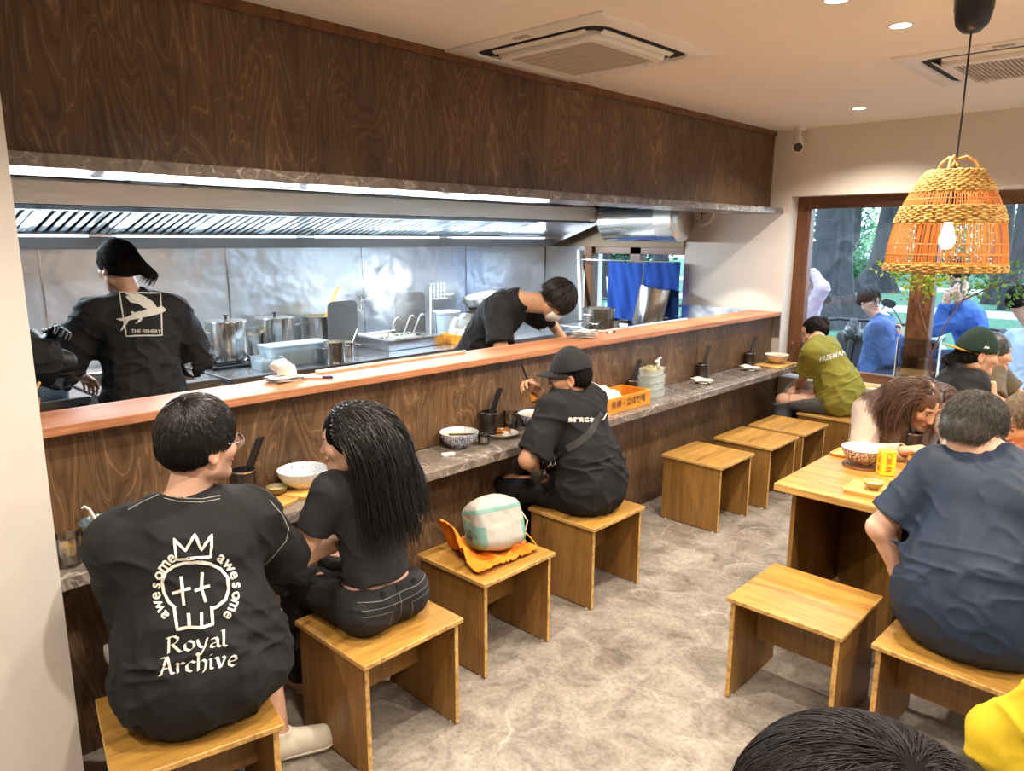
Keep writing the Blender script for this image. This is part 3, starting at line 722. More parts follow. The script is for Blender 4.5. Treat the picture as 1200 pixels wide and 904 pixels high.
# ---- communal table
TZ = .7206
def tt(x, y): p = at(x, y, 'Z', TZ); return (p[0], p[1], TZ)
c = tt(1010, 546); t = thing('wooden_coaster', 'round dark coaster under the brown scroll bowl', 'coaster', c)
m = MB(); m.lathe([(.085, 0), (.088, .004), (.085, .008)], n=36); m.build('disc', M['frameh'], t)
bowl('noodle_bowl', 'brown scroll noodle bowl on the communal table', (c[0], c[1], TZ + .0086), .098, .082, M['por_brown'], M['por_in'], M['rice'], .8)
c = tt(990, 537); t = thing('wooden_dish', 'little wooden dish at the table edge behind the brown bowl', 'dish', (c[0] - .03, c[1] + .06, c[2])); m = MB(); o = rrect(.09, .14, .02); m.ring_loft([[(x * .9, y * .9, 0) for x, y in o], [(x, y, .014) for x, y in o], [(x * .9, y * .92, .013) for x, y in o], [(x * .85, y * .88, .005) for x, y in o]]); m.build('board', M['tray'], t)
c = tt(1037, 556); t = thing('drink_carton', 'bright yellow carton with red marks on the communal table', 'carton', c, R(40))
yb = plain('yellow_card', '#d8cf2e', .45); m = MB(); m.box((0, 0, .055), (.062, .062, .11), .003); bd = m.build('carton_body', yb, t); m = MB(); m.box((0, 0, .1125), (.064, .064, .006), .002); m.build('top_flap', plain('lime_card', '#b9d23a', .45), t)
rd = plain('red_ink', '#c8501e', .6)
sh = [text_mesh('茶', .03, .01), xf(text_mesh('葉', .03, .01), 1, 0, -.035), xf(stroke2d([q[:2] for q in arc((0, 0, 0), .012, 0, 2 * PI, 14)], .003), 1, 0, .038)]
decal('printed_mark', sh, (0, -.031, .055), (1, 0, 0), (0, 0, 1), rd, bd, .0006); decal('printed_mark', sh, (-.031, 0, .055), (0, -1, 0), (0, 0, 1), rd, bd, .0006)
c = tt(1022, 577); t = thing('wooden_tray', 'square wooden tray with a small sauce bowl on the communal table', 'tray', (c[0] - .0, c[1], c[2]), R(2))
m = MB(); o = rrect(.19, .17, .02); m.ring_loft([[(x, y, 0) for x, y in o], [(x * 1.03, y * 1.03, .010) for x, y in o], [(x * 1.04, y * 1.04, .016) for x, y in o], [(x * .97, y * .97, .016) for x, y in o], [(x * .94, y * .94, .010) for x, y in o]]); m.build('board', M['tray'], t)
bowl('sauce_bowl', 'small olive sauce bowl on the communal table tray', (c[0] + .0, c[1] + .01, TZ + .0112), .042, .034, plain('olive_glaze', '#8a7b3c', .25), plain('olive_glaze_in', '#a39a66', .25), M['soup'], .6)
c = tt(1060, 534); holder('dark chopstick holder on the communal table behind the yellow carton', (c[0] + .02, c[1] + .06, c[2]), 'on the communal table', 4, (-.28, -.25), .038, .11)
# ---- ledge things
LZ = 1.1656
t = thing('paper_cup', 'kraft paper cup with a wooden stirrer at the left end of the ledge', 'cup', (-2.79, .63, LZ))
kr = plain('kraft_paper', '#b98a63', .8); m = MB(); m.lathe([(.026, 0), (.036, .085), (.037, .087), (.034, .086), (.025, .004)], n=26); m.build('cup_wall', kr, t, 40)
m = MB(); m.box((.0, .01, .085), (.014, .006, .13), .002, rot=(R(-28), R(6), 0)); m.build('stirrer', M['tray'], t)
def papers(label, loc, n, seed, s=(.10, .15), group=None, top=False):
    t = thing('paper_stack', label, 'papers', loc, R(8)); rd = random.Random(seed)
    for k in range(n):
        m = MB(); a = R(rd.uniform(-14, 14)); z = k * .0042; G = [[(x * s[0] / 2, y * s[1] / 2, z + .002 + .006 * (.5 + .5 * math.sin(4 * x + k * 1.7 + 3 * y))) for y in np.linspace(-1, 1, 8)] for x in np.linspace(-1, 1, 6)]
        G = [[(p[0] * math.cos(a) - p[1] * math.sin(a), p[0] * math.sin(a) + p[1] * math.cos(a), p[2]) for p in r] for r in G]; m.grid(G); m.build('paper_slip', M['paper'], t, 60, fixn=False)
    if top:
        m = MB(); blob(m, (0, 0, n * .0042 + .035), .045, 44, .5, 18, .75); m.build('crumpled_sheet', M['paper'], t, 60)
    return t
papers('pile of order slips topped by a crumpled sheet on the ledge', (-2.90, 1.62, LZ), 5, 5, top=True)
papers('thick stack of white order slips on the ledge before the masked cook', (-2.87, 3.70, LZ), 10, 8, (.10, .16))
def marker(label, a, b):
    a = np.array(a); b = np.array(b); d = b - a; t = thing('marker_pen', label, 'pen', a)
    m = MB(); m.tube([(0, 0, 0), d * .68], .0055, 10); m.build('barrel', M['whitep'], t, 50); m = MB(); m.tube([d * .66, d], .0062, 10); m.build('cap', plain('blue_cap', '#22266b', .4), t, 50); m = MB(); m.tube([-d * .04, d * .05], .0058, 10); m.build('end_plug', plain('blue_cap2', '#22266b', .4), t, 50)
marker('blue and white marker pen lying on the ledge by the order slips', (-2.885, 1.70, LZ + .0065), (-2.80, 1.80, LZ + .0065))
marker('blue capped marker pen lying by the thick slip stack', (-2.88, 3.95, LZ + .0065), (-2.885, 4.05, LZ + .0065))
for l, y0, y1, x in (('white order rail on the ledge left of the bending cook', 1.82, 2.75, -2.963), ('white order rail on the ledge right of the bending cook', 3.98, 5.1, -2.963)):
    t = thing('order_rail', l, 'rail', (x, (y0 + y1) / 2, LZ)); m = MB(); m.box((0, 0, .006), (.03, y1 - y0, .012), .003); m.build('rail_body', M['whitep'], t); m = MB(); m.cyl((.01, -(y1 - y0) / 2 + .01, .013), (.01, (y1 - y0) / 2 - .01, .013), .004, n=8); m.build('roller', M['steelx'], t)
# ================================================================== KITCHEN
BZ = .92
def bn(x, y, r=.0, z=BZ):
    p = at(x, y, 'Z', z)
    if p[0] < -5.37 + r: q = at(x, y, 'X', -5.37 + r); p = np.array([q[0], q[1], z])
    return np.array([p[0], p[1], z + .0006])
def bench(label, y0, y1, xf_, knobs, z=BZ):
    t = thing('steel_bench', label, 'bench', ((xf_ - 5.38) / 2, (y0 + y1) / 2, 0)); w, d = y1 - y0, xf_ + 5.38
    m = MB(); m.box((0, 0, z - .02), (d, w, .04), .004); m.build('bench_top', M['steelx'], t)
    m = MB(); m.box((d / 2 - .03, 0, z - .12), (.02, w - .02, .16), .003); fp = m.build('front_panel', M['steelx'], t)
    m = MB(); m.box((0, 0, .25), (d - .08, w - .06, .03), .003); m.build('under_shelf', M['steelx'], t)
    for sx in (-1, 1):
        for sy in (-1, 1): m = MB(); m.box((sx * (d / 2 - .04), sy * (w / 2 - .04), z / 2 - .02), (.04, .04, z - .04), .004); m.build('leg', M['steel'], t)
    for ky in knobs:
        m = MB(); m.tube([(d / 2 - .02, ky - (y0 + y1) / 2, z - .11), (d / 2 + .012, ky - (y0 + y1) / 2, z - .11)], [.018, .015], 14); m.build('knob', M['blackp'], fp)
    return t
bench('steel kitchen bench at the left end behind the cook with the fish print', -.2, 1.30, -4.42, [])
bench('steel cooking bench with stock pots along the steel wall', 2.06, 5.52, -4.33, [2.2, 2.32, 2.44])
# deep fryer
t = thing('deep_fryer', 'steel deep fryer with an oil well right of the cook with the fish print', 'fryer', (-4.87, 1.68, 0))
m = MB(); m.box((0, 0, .40), (.92, .70, .80), .004); cab = m.build('cabinet', M['steelx'], t)
m = MB()
for (cx, cy, sx, sy) in ((.42, 0, .10, .70), (-.38, 0, .16, .70), (0, .30, .74, .10), (0, -.30, .74, .10), (0, 0, .74, .04)): m.box((cx, cy, .86), (sx, sy, .12), .003)
m.build('well_rim', M['steelx'], t); m = MB(); m.box((0, 0, .83), (.72, .5, .01)); m.build('oil', plain('fryer_oil', '#3a2410', .1), t)
for k in range(4): m = MB(); m.box((.465, .14 + k * .04, .79), (.012, .016, .05), .003); m.build('vent_slot', M['blackp'], cab)
m = MB(); m.box((.463, 0, .855), (.012, .66, .035), .003); m.build('handle_rail', M['steel'], t)
t = thing('fryer_basket', 'wire fryer basket of golden pieces beside the cook with the fish print', 'basket', (-4.83, 1.86, .925))
m = MB()
for k in range(9):
    u = -.10 + .025 * k
    m.tube([(u, -.10, .14), (u * .9, -.085, 0), (u * .9, .085, 0), (u, .10, .14)], .0016, 5); m.tube([(-.10, u, .14), (-.085, u * .9, 0), (.085, u * .9, 0), (.10, u, .14)], .0016, 5)
for z in (.03, .06, .09, .12, .14): s = .085 + .015 * z / .14; m.tube([(-s, -s, z), (s, -s, z), (s, s, z), (-s, s, z), (-s, -s, z)], .002, 5)
m.build('wire_mesh', M['steel'], t, 50); m = MB(); m.tube([(.10, 0, .13), (.2, 0, .17), (.33, 0, .19)], [.004, .006, .008], 8); m.build('handle', M['steel'], t)
m = MB(); rd = random.Random(5); [blob(m, (rd.uniform(-.05, .05), rd.uniform(-.05, .05), .03 + rd.uniform(0, .02)), .025, 60 + k) for k in range(7)]; m.build('fried_pieces', M['fried'], t, 60)

def stockpot(label, loc, r, h, lid=True, stick=False, handles=True):
    t = thing('stock_pot', label, 'pot', loc)
    m = MB(); m.lathe([(r * .97, 0), (r, .01), (r, h), (r + .006, h + .002), (r + .006, h + .008), (r - .003, h + .008), (r - .003, .012), (.001, .012)], n=40); m.build('pot_body', M['pot'], t, 40)
    if lid: m = MB(); m.lathe([(r + .004, h + .008), (r + .002, h + .014), (r * .5, h + .022), (.001, h + .025)], n=40); m.build('lid', M['pot'], t, 40); m = MB(); m.lathe([(.012, h + .024), (.008, h + .04), (.018, h + .045), (.016, h + .052), (.001, h + .053)], n=16); m.build('lid_knob', M['iron'], t, 40)
    else: m = MB(); m.lathe([(.001, h * .8), (r - .003, h * .8)], n=30, cap0=True, cap1=False); m.build('broth', M['soup'], t)
    if handles:
        for s in (-1, 1): m = MB(); m.tube([(s * .05, -r, h * .78), (s * .05 * 1, -r - .03, h * .79), (0, -r - .036, h * .79), (-s * .05, -r - .03, h * .79), (-s * .05, -r, h * .78)] if s < 0 else [(.05, r, h * .78), (.05, r + .03, h * .79), (0, r + .036, h * .79), (-.05, r + .03, h * .79), (-.05, r, h * .78)], .005, 7); m.build('loop_handle', M['pot'], t, 50)
    return t
G0 = bn(268, 425, .14)
t = thing('stove_grate', 'black cast iron burner grate under the left stock pot', 'grate', (G0[0] - .05, G0[1] + .02, BZ + .0006))
m = MB()
for k in range(7): m.box((-.3 + k * .1, 0, .010), (.018, .50, .02), .003); 
for k in range(3): m.box((0, -.22 + k * .22, .010), (.64, .018, .02), .003)
m.build('bars', M['iron'], t); m = MB(); m.lathe([(.06, .0), (.06, .012), (.04, .018), (.001, .018)], n=20); m.build('burner', M['iron'], t)
stockpot('tall lidded stock pot on the black grate, leftmost of three', (G0[0], G0[1], BZ + .0212), .138, .26)
p = bn(324, 412, .14); stockpot('tall stock pot behind the plastic tubs, middle of three', (p[0], p[1], BZ + .0006), .140, .25)
p = bn(297, 417, .1); stockpot('small low saucepan between the left and middle stock pots', (p[0] - .05, p[1], BZ + .0006), .085, .15, False)
p = bn(374, 403, .14); p3 = p; stockpot('stock pot with a wooden paddle sticking out, rightmost of three', (p[0], p[1], BZ + .0006), .138, .235, False)
t = thing('wooden_paddle', 'pale wooden paddle leaning out of the rightmost stock pot', 'paddle', (p[0] - .0, p[1] - .02, BZ + .05)); m = MB(); m.tube([(0, 0, 0), (.03, .20, .42)], [.011, .013], 10); m.build('shaft', M['tray'], t); m = MB(); m.tube([(-.002, -.012, -.025), (.006, .04, .085)], [.024, .018], 10, flat=.4); m.build('blade', M['tray'], t)
p = bn(240, 428, .1); stockpot('shallow steel pan behind the fryer basket', (-5.2, 2.16, BZ + .0006), .12, .10, False)
p = bn(392, 425, .07); stockpot('small steel pot right of the plastic tubs', (p[0], p[1], BZ + .0006), .075, .14, False)
p = bn(408, 416, .07); stockpot('little steel ladle pot with a spoon in it', (p[0], p[1], BZ + .0006), .055, .09, False)
t = thing('ladle', 'steel ladle standing in the little ladle pot', 'ladle', (p[0] + .01, p[1], BZ + .02)); m = MB(); m.tube([(0, 0, 0), (.02, .07, .17)], .004, 8); m.build('handle', M['steel'], t); m = MB(); m.lathe([(.001, -.012), (.018, -.006), (.024, .006), (.022, .006), (.001, -.006)], n=18); m.build('ladle_cup', M['steel'], t, 50)
def foodbox(label, loc, lx, ly, h, group=None, lid=True):
    t = thing('plastic_box', label, 'container', loc); 
    m = MB(); o = rrect(lx, ly, .02); m.ring_loft([[(x * .92, y * .94, 0) for x, y in o], [(x, y, h) for x, y in o], [(x * 1.03, y * 1.02, h + .002) for x, y in o], [(x * .97, y * .985, h + .002) for x, y in o], [(x * .90, y * .93, .004) for x, y in o]]); m.build('box_body', M['milky'], t, 40)
    if lid: m = MB(); m.ring_loft([[(x * 1.04, y * 1.03, h + .003) for x, y in o], [(x * 1.04, y * 1.03, h + .012) for x, y in o], [(x * .9, y * .92, h + .014) for x, y in o]]); m.build('lid', M['milky'], t, 40)
    for k in range(3): m = MB(); m.box((0, (k - 1) * ly * .3, h * .4), (lx * .72, ly * .22, h * .7), .01); m.build('portion', M['rice'], t)
p = bn(354, 427, 0); foodbox('long translucent food box with a lid before the stock pots', (p[0] - .08, p[1], p[2]), .20, .46, .13)
p = bn(318, 432, 0); foodbox('small translucent food box left of the long one', (p[0], p[1] - .03, p[2]), .17, .16, .085, lid=False)
p = bn(82, 462, 0); foodbox('large translucent lidded box on the left bench', (-4.60, 1.02, BZ + .0006), .30, .40, .12)
t = thing('black_tray', 'small black tray on the left bench beside the large box', 'tray', (-4.70, 1.24 - .04, BZ + .0006)); m = MB(); o = rrect(.2, .10, .015); m.ring_loft([[(x * .9, y * .9, 0) for x, y in o], [(x, y, .06) for x, y in o], [(x * .94, y * .94, .06) for x, y in o], [(x * .85, y * .85, .006) for x, y in o]]); m.build('tray_body', M['blackp'], t)
# splash plates
def plate(label, x, y, w, h, rz):
    t = thing('splash_plate', label, 'plate', (x, y, BZ + .0006), rz); o = [(-w / 2, 0), (w / 2, 0)] + [(w / 2 - .05 + .05 * math.cos(a), h - .05 + .05 * math.sin(a)) for a in np.linspace(0, PI / 2, 6)] + [(-w / 2 + .05 + .05 * math.cos(a), h - .05 + .05 * math.sin(a)) for a in np.linspace(PI / 2, PI, 6)]
    m = MB(); m.prism(o, 'X', -.003, .003); m.build('sheet', plain('dull_sheet_steel', (.20, .20, .20), .45, .5), t)
    m = MB(); m.box((-.03, 0, .004), (.08, w * .8, .008), .002); m.build('foot', M['steel'], t)
plate('grey steel splash plate beside the rightmost stock pot', -5.0, 3.33, .29, .37, R(4)); plate('grey steel splash plate behind the noodle strainers', -5.05, 4.05, .31, .40, R(-6))
# noodle boiler
t = thing('noodle_boiler', 'steel noodle boiler steaming between the splash plates', 'boiler', (-4.86, 3.72, BZ + .0006))
m = MB()
for (cx, cy, sx, sy) in ((.27, 0, .06, .56), (-.27, 0, .06, .56), (0, .25, .48, .06), (0, -.25, .48, .06)): m.box((cx, cy, .04), (sx, sy, .08), .004)
m.build('rim', M['steelx'], t); m = MB(); m.box((0, 0, .05), (.48, .44, .01)); m.build('hot_water', plain('hot_water', '#b8b3a2', .08), t)
for k, (y, x) in enumerate(((-.16, .10), (.02, .06), (.16, .02))):
    t = thing('noodle_strainer', 'noodle strainer with an upright steel handle, %s in the boiler' % ('leftmost', 'middle one', 'rightmost')[k], 'strainer', (-4.86 + x, 3.72 + y, BZ + .07))
    m = MB(); m.tube([(.03, 0, .01), (.09, .035, .16), (.105, .05, .175), (.11, .065, .165)], [.006, .008, .008, .006], 8); m.build('handle', M['steel'], t, 50)
    m = MB(); m.lathe([(.035, -.06), (.05, -.03), (.055, .01), (.052, .01), (.03, -.055)], n=20); m.build('basket', M['steel'], t, 50)
t = thing('wall_faucet', 'swivel steel faucet on the kitchen wall over the boiler', 'faucet', (-5.38, 3.72, 1.16)); m = MB(); m.tube([(0, 0, 0), (.06, 0, 0), (.08, 0, .0)], .016, 10); m.tube([(.07, 0, 0), (.09, 0, .10), (.2, .03, .12), (.32, .06, .09), (.33, .06, .05)], .010, 10); m.build('spout', M['pot'], t, 50); m = MB(); m.box((.07, 0, .14), (.02, .09, .014), .004); m.box((.07, 0, .12), (.016, .016, .05), .004); m.build('lever', M['pot'], t)
t = thing('white_stick', 'long thin white stick standing behind the noodle crate', 'stick', tuple(bn(505, 396, .02))); m = MB(); m.tube([(0, 0, 0), (0, .01, .44)], .010, 10); m.build('rod', M['whitep'], t)
p = bn(519, 395, .12); t = thing('plastic_bucket', 'pale blue plastic bucket by the kitchen wall', 'bucket', (p[0], p[1] + .05, p[2])); m = MB(); m.lathe([(.10, 0), (.115, .20), (.12, .205), (.12, .215), (.11, .215), (.098, .01), (.001, .01)], n=30); m.build('bucket_body', plain('pale_blue_plastic', '#b9cddd', .4), t, 40); m = MB(); m.lathe([(.122, .216), (.122, .226), (.001, .23)], n=30); m.build('lid', plain('pale_blue_lid', '#c9d8e4', .4), t, 40)
# noodle crate and bag
cp = (-4.53, 4.36, BZ + .0006); cr = thing('wooden_crate', 'orange wooden noodle crate on the kitchen bench', 'crate', cp); crate(cr, .28, .62, .075, M['traybox'])
decal('crate_writing', [text_mesh('魚棟水産・立成製麺', .05, .014, None)], (.14, 0, .028), (0, 1, 0), (0, 0, 1), M['black_ink'], [x for x in COL.objects if x.parent == cr][0], .0008)
t = thing('noodle_portions', 'pale raw noodle nests lying in the kitchen crate', 'noodles', (cp[0], cp[1] + .17, cp[2] + .010)); t['kind'] = 'stuff'; m = MB(); rd = random.Random(9); [blob(m, (rd.uniform(-.08, .08), rd.uniform(-.10, .10), .045 + rd.uniform(0, .02)), .05, 80 + k, .35, 14, .6) for k in range(8)]; m.build('nests', M['rice'], t, 60)
# wok basin on a pot
p = bn(572, 396, .2); p = np.array([-5.05, 4.98, BZ + .0006]); stockpot('wide low pot supporting the tilted basin', p, .20, .16, False)
t = thing('steel_basin', 'large shiny steel basin resting tilted on a low pot', 'basin', (p[0] + .03, p[1] + .02, BZ + .205)); t.rotation_euler = (R(9), R(-6), 0)
m = MB(); m.lathe([(.15, 0), (.20, .02), (.265, .13), (.278, .134), (.278, .139), (.258, .136), (.195, .03), (.001, .012)], n=44); m.build('basin_body', M['pot'], t, 40)
for s in (-1, 1): m = MB(); m.tube(arc((0, 0, .11), .07, PI * .25, PI * .75, 8) if 0 else [(s * .25, -.05, .11), (s * .30, -.035, .10), (s * .30, .035, .10), (s * .25, .05, .11)], .006, 7); m.build('grip', M['pot'], t, 50)
t = thing('wire_rack', 'small white wire rack on the kitchen wall beside the basin', 'rack', (-5.34, 4.62, 1.22)); m = MB()
for k in range(5): m.tube([(0, -.08 + .04 * k, .14), (0, -.08 + .04 * k, 0), (.09, -.08 + .04 * k, 0), (.10, -.08 + .04 * k, .04)], .004, 6)
for z in (0, .07, .14): m.tube([(0, -.1, z), (0, .1, z)], .004, 6)
m.tube([(.10, -.1, .04), (.10, .1, .04)], .004, 6); m.build('wires', M['whitep'], t, 50)
# wash bench by the window
t = thing('steel_bench', 'steel wash-up bench below the kitchen window', 'bench', (-3.95, 5.86, 0)); m = MB(); m.box((0, 0, .93), (1.4, .62, .04), .004); m.build('bench_top', M['steelx'], t)
for sx in (-1, 1):
    for sy in (-1, 1): m = MB(); m.box((sx * .66, sy * .27, .455), (.04, .04, .91), .004); m.build('leg', M['steel'], t)
t = thing('stock_pot', 'big steel pot upended and leaning before the blue curtain', 'pot', (-3.86, 5.93, .9515), 0); t.rotation_euler = (R(-3), R(10), 0); t.location.z += .026
m = MB(); m.lathe([(.145, 0), (.145, .36), (.14, .372), (.001, .376)], n=40); m.build('pot_body', M['pot'], t, 40); m = MB(); m.lathe([(.147, .0), (.153, .003), (.153, .010), (.147, .013)], n=40, cap0=False, cap1=False); m.build('rim', M['pot'], t, 40)
m = MB(); m.tube([(.145, -.04, .12), (.18, -.03, .12), (.18, .03, .12), (.145, .04, .12)], .006, 7); m.build('loop_handle', M['pot'], t, 50)
p = at(686, 386, 'Z', .951); stockpot('steel pot behind the order slips left of the curtain', (p[0] + .15, p[1] - .0, .9515), .15, .20, False)
p = at(708, 388, 'Z', .951); stockpot('shallow steel pan in front of the blue curtain', (p[0], p[1], .9515), .14, .10, False)

# ------------------------------------------------------------------ hood
HY0, HY1 = -.3, 5.95
t = thing('range_hood', 'long stainless range hood with baffle filters over the cooking line', 'range hood', (-4.9, 2.83, 1.70)); L = HY1 - HY0
m = MB(); m.box((.495, 0, .3025), (.016, L, .117), .002, rot=(0, R(3.6), 0)); m.build('fascia', steel('fascia_steel', (.90, .86, .79), .5, 'Y', wav=.02), t)
m = MB(); m.box((.0, 0, .365), (1.0, L, .012)); m.build('top_sheet', M['steelx'], t)
m = MB(); m.box((-.22, 0, .045), (.05, L, .085), .003); m.box((-.36, 0, .075), (.27, L, .02)); m.build('rear_box', plain('dull_hood_steel', (.30, .31, .32), .55, .4), t)
m = MB(); m.box((-.165, 0, .085), (.07, L, .012), .002); m.box((-.135, 0, .10), (.008, L, .03)); m.build('grease_trough', M['steelx'], t)
fa, fb = np.array([.36, 0, .235]), np.array([-.145, 0, .105]); dv = fb - fa; sl = np.linalg.norm(dv); du = dv / sl; up = np.array([-du[2], 0, du[0]]); up = up if up[2] > 0 else -up
RM = np.array([du, [0, 1, 0], np.cross(du, [0, 1, 0])]).T
mid = (fa + fb) / 2; M['slot'] = plain('filter_slot_dark', (.03, .035, .04), .5, .6)
M['filt'] = steel('filter_steel', (.50, .56, .62), .42, 'X'); k = 0; y = -L / 2 + .02
while y < 5.15 - 2.83 - .3:
    m = MB(); w = .49
    m.box(mid + up * .012 + (0, y + w / 2, 0), (sl, w - .004, .004), 0, RM, 1)
    for e in (-1, 1): m.box(mid + (0, y + w / 2 + e * (w / 2 - .012), 0), (sl, .022, .03), .002, RM); m.box(mid + du * e * (sl / 2 - .012) + (0, y + w / 2, 0), (.024, w - .004, .03), .002, RM)
    for j in range(8):
        m.box(mid - up * .004 + (0, y + .046 + j * .057, 0), (sl - .04, .032, .012), .004, RM)
    m.build('baffle_filter', [M['filt'], M['slot']], t); y += w
m = MB(); m.box(mid + (0, (y + L / 2) / 2, 0), (sl, L / 2 - y - .01, .01), 0, RM); m.build('blank_panel', M['steelx'], t)
for s in (-1, 1):
    m = MB(); m.prism([(.50, .245), (.50, .37), (-.46, .37), (-.46, .004), (-.22, .004)], 'Y', s * L / 2 - .006, s * L / 2 + .006); m.build('end_plate', M['steelx'], t)
M['tube'] = emis('cool_tube_glow', (.70, .86, 1.0), 2.2)
for yy in (-1.9, -.5, .9, 2.3):
    o = thing('hood_light', 'tube light tucked inside the range hood, %s' % {-1.9: 'above the cook with the fish print', -.5: 'above the stock pots', .9: 'above the noodle boiler', 2.3: 'near the window end'}[yy], 'light', (-4.998, 2.83 + yy, 1.784), 0)
    m = MB(); m.cyl((0, -.62, 0), (0, .62, 0), .008, n=12); m.build('tube', M['tube'], o); m = MB(); m.box((0, 0, .012), (.022, 1.3, .008), .002); m.build('batten', M['whitep'], o)
for yy in (-1.9, -.1, 1.6):  # tubes added on the hood, hidden by its fascia, to brighten the strip above
    o = thing('added_fill_tube', 'added fill tube hidden on top of the range hood, %s' % {-1.9: 'left stretch', -.1: 'middle stretch', 1.6: 'right stretch'}[yy], 'light', (-4.62, 2.83 + yy, 2.0722), 0)
    m = MB(); m.box((0, 0, .012), (.05, 1.5, .022), .003); m.build('batten', M['whitep'], o); m = MB(); m.cyl((0, -.72, .036), (0, .72, .036), .013, n=12); m.build('tube', M['tube'], o)
# drum over the window
t = thing('mounted_steel_drum', 'horizontal stainless drum mounted above the kitchen window', 'drum', (-3.97, 5.985, 1.958)); t['on_wall'] = 1; del t['on_wall']
ry = (0, PI / 2, 0); m = MB(); m.lathe([(.185, -.41), (.2, -.395), (.2, .395), (.185, .41)], n=44, rot=ry); m.build('drum_shell', steel('drum_steel', (.74, .72, .68), .22, 'X', wav=.02), t, 40)
m = MB(); m.lathe([(.203, .22), (.203, .40), (.17, .425), (.001, .43)], n=44, rot=ry, cap0=False); m.build('end_cap', steel('drum_cap_steel', (.80, .76, .70), .3, 'X', wav=.02), t, 40)
for x in (-.25, .1): m = MB(); m.box((x, .1, -.17), (.03, .2, .012), .002); m.box((x, .215, -.02), (.04, .012, .34), .002); m.build('bracket', M['steel'], t)
t = thing('noren_curtain', 'blue split cloth curtain hanging in the kitchen window', 'curtain', (-4.055, 6.12, 1.0))
nb = fabric('indigo_cloth', '#2c52a8', .9, 500, .2, .08)
for (a, b2) in ((-.405, -.008), (.008, .405)):
    m = MB(); G = [[(x, .012 * math.sin(x * 34) * (1.2 - z) + .006 * math.sin(x * 60 + z * 9), z * .56 - .012 * math.sin((x + .4) * 6)) for z in np.linspace(0, 1, 12)] for x in np.linspace(a, b2, 26)]; m.grid(G); m.grid([[(p[0], p[1] + .003, p[2]) for p in r] for r in G]); m.build('cloth_panel', nb, t, 70, fixn=False)
t = thing('curtain_rod', 'thin steel rod carrying the blue curtain', 'rod', (-4.25, 6.12, 1.568)); m = MB(); m.cyl((-.6, 0, 0), (.56, 0, 0), .007, n=10); m.build('rod_tube', M['steel'], t)
def leanpole(label, a, b, r):
    a, b = np.array(a), np.array(b); t = thing('white_pole', label, 'pole', a); m = MB(); m.tube([(0, 0, 0), b - a], r, 12); m.build('pole_tube', M['whitep'], t); m = MB(); m.tube([(b - a) * .985, (b - a) * 1.0], r * 1.25, 12); m.build('pole_cap', M['whitep'], t)
leanpole('thick white pole leaning beside the kitchen window frame', (-4.72, 6.02, .9515), (-4.90, 6.19, 1.66), .022)
leanpole('thin white pole leaning against the kitchen window glass', (-4.42, 6.1, .9515), (-4.52, 6.18, 1.40), .008)
t = thing('wall_clock', 'round white wall clock just under the stone soffit', 'clock', (-3.50, YW - .002, 2.02)); rx = (PI / 2, 0, 0)
m = MB(); m.lathe([(.115, 0), (.12, .012), (.118, .03), (.105, .034), (.10, .026)], n=40, rot=rx, cap1=False); m.build('case', M['whitep'], t, 40); m = MB(); m.lathe([(.102, .024), (.001, .025)], n=40, rot=rx, cap0=False); m.build('dial', M['paper'], t)
m = MB(); m.box((0, -.030, -.03), (.006, .003, .075)); m.box((.018, -.030, -.012), (.05, .003, .006)); m.build('hands', M['blackp'], t)
m = MB()
for k in range(12): a = k * PI / 6; m.box((.088 * math.sin(a), -.028, .088 * math.cos(a)), (.004, .002, .012), rot=(0, a, 0))
m.build('hour_marks', M['blackp'], t)
# small spots under the stone soffit
for k, (x, y, l) in enumerate(((-3.02, 4.32, 'small spot in the soffit above the bending cook'), (-3.02, 5.05, 'small spot in the soffit left of the wall clock'), (-3.02, 5.72, 'small spot in the soffit right of the wall clock'), (-3.02, 1.75, 'small spot in the soffit above the stock pots'), (-3.02, 2.95, 'small spot in the soffit above the noodle boiler'))):
    o = thing('soffit_spot', l, 'ceiling light', (x, y, 1.995), 0); m = MB(); m.lathe([(.03, -.002), (.036, -.004), (.038, .0)], n=20, cap0=False, cap1=False); m.build('trim_ring', M['steel'], o); m = MB(); m.lathe([(.001, -.001), (.031, -.001)], n=20, cap1=False); m.build('lens', M['lamp'], o)
# steam
st = NT('steam'); st.t.nodes.remove(st.b); vs = st.n('ShaderNodeVolumeScatter'); vs.inputs['Color'].default_value = (1, 1, 1, 1); vv = st.coord((1, 1, 1), which='Object'); nn = st.noise(vv, 7, 4, .8); ln = st.n('ShaderNodeVectorMath', operation='LENGTH'); st.l(vv, 0, ln, 0)
fo = st.n('ShaderNodeMapRange'); fo.inputs[1].default_value = .33; fo.inputs[2].default_value = .05; st.t.links.new(ln.outputs['Value'], fo.inputs[0]); rr = st.ramp(nn, [(.48, 0.0), (.68, 1.0)])
mm_ = st.math('MULTIPLY', fo, 1.0); m2_ = st.n('ShaderNodeMath', operation='MULTIPLY'); st.l(mm_, 0, m2_, 0); st.l(rr, 0, m2_, 1); m3_ = st.math('MULTIPLY', m2_, 5.0); st.l(m3_, 0, vs, 'Density'); st.l(vs, 0, st.out, 'Volume')
m = MB(); blob(m, (0, 0, 0), .34, 3, .1, 20, 1.0); o = m.build('steam', st.m, None, 60, (-5.0, 3.72, 1.34)); T(o, 'white steam rising from the noodle boiler', 'steam', None, 'stuff')
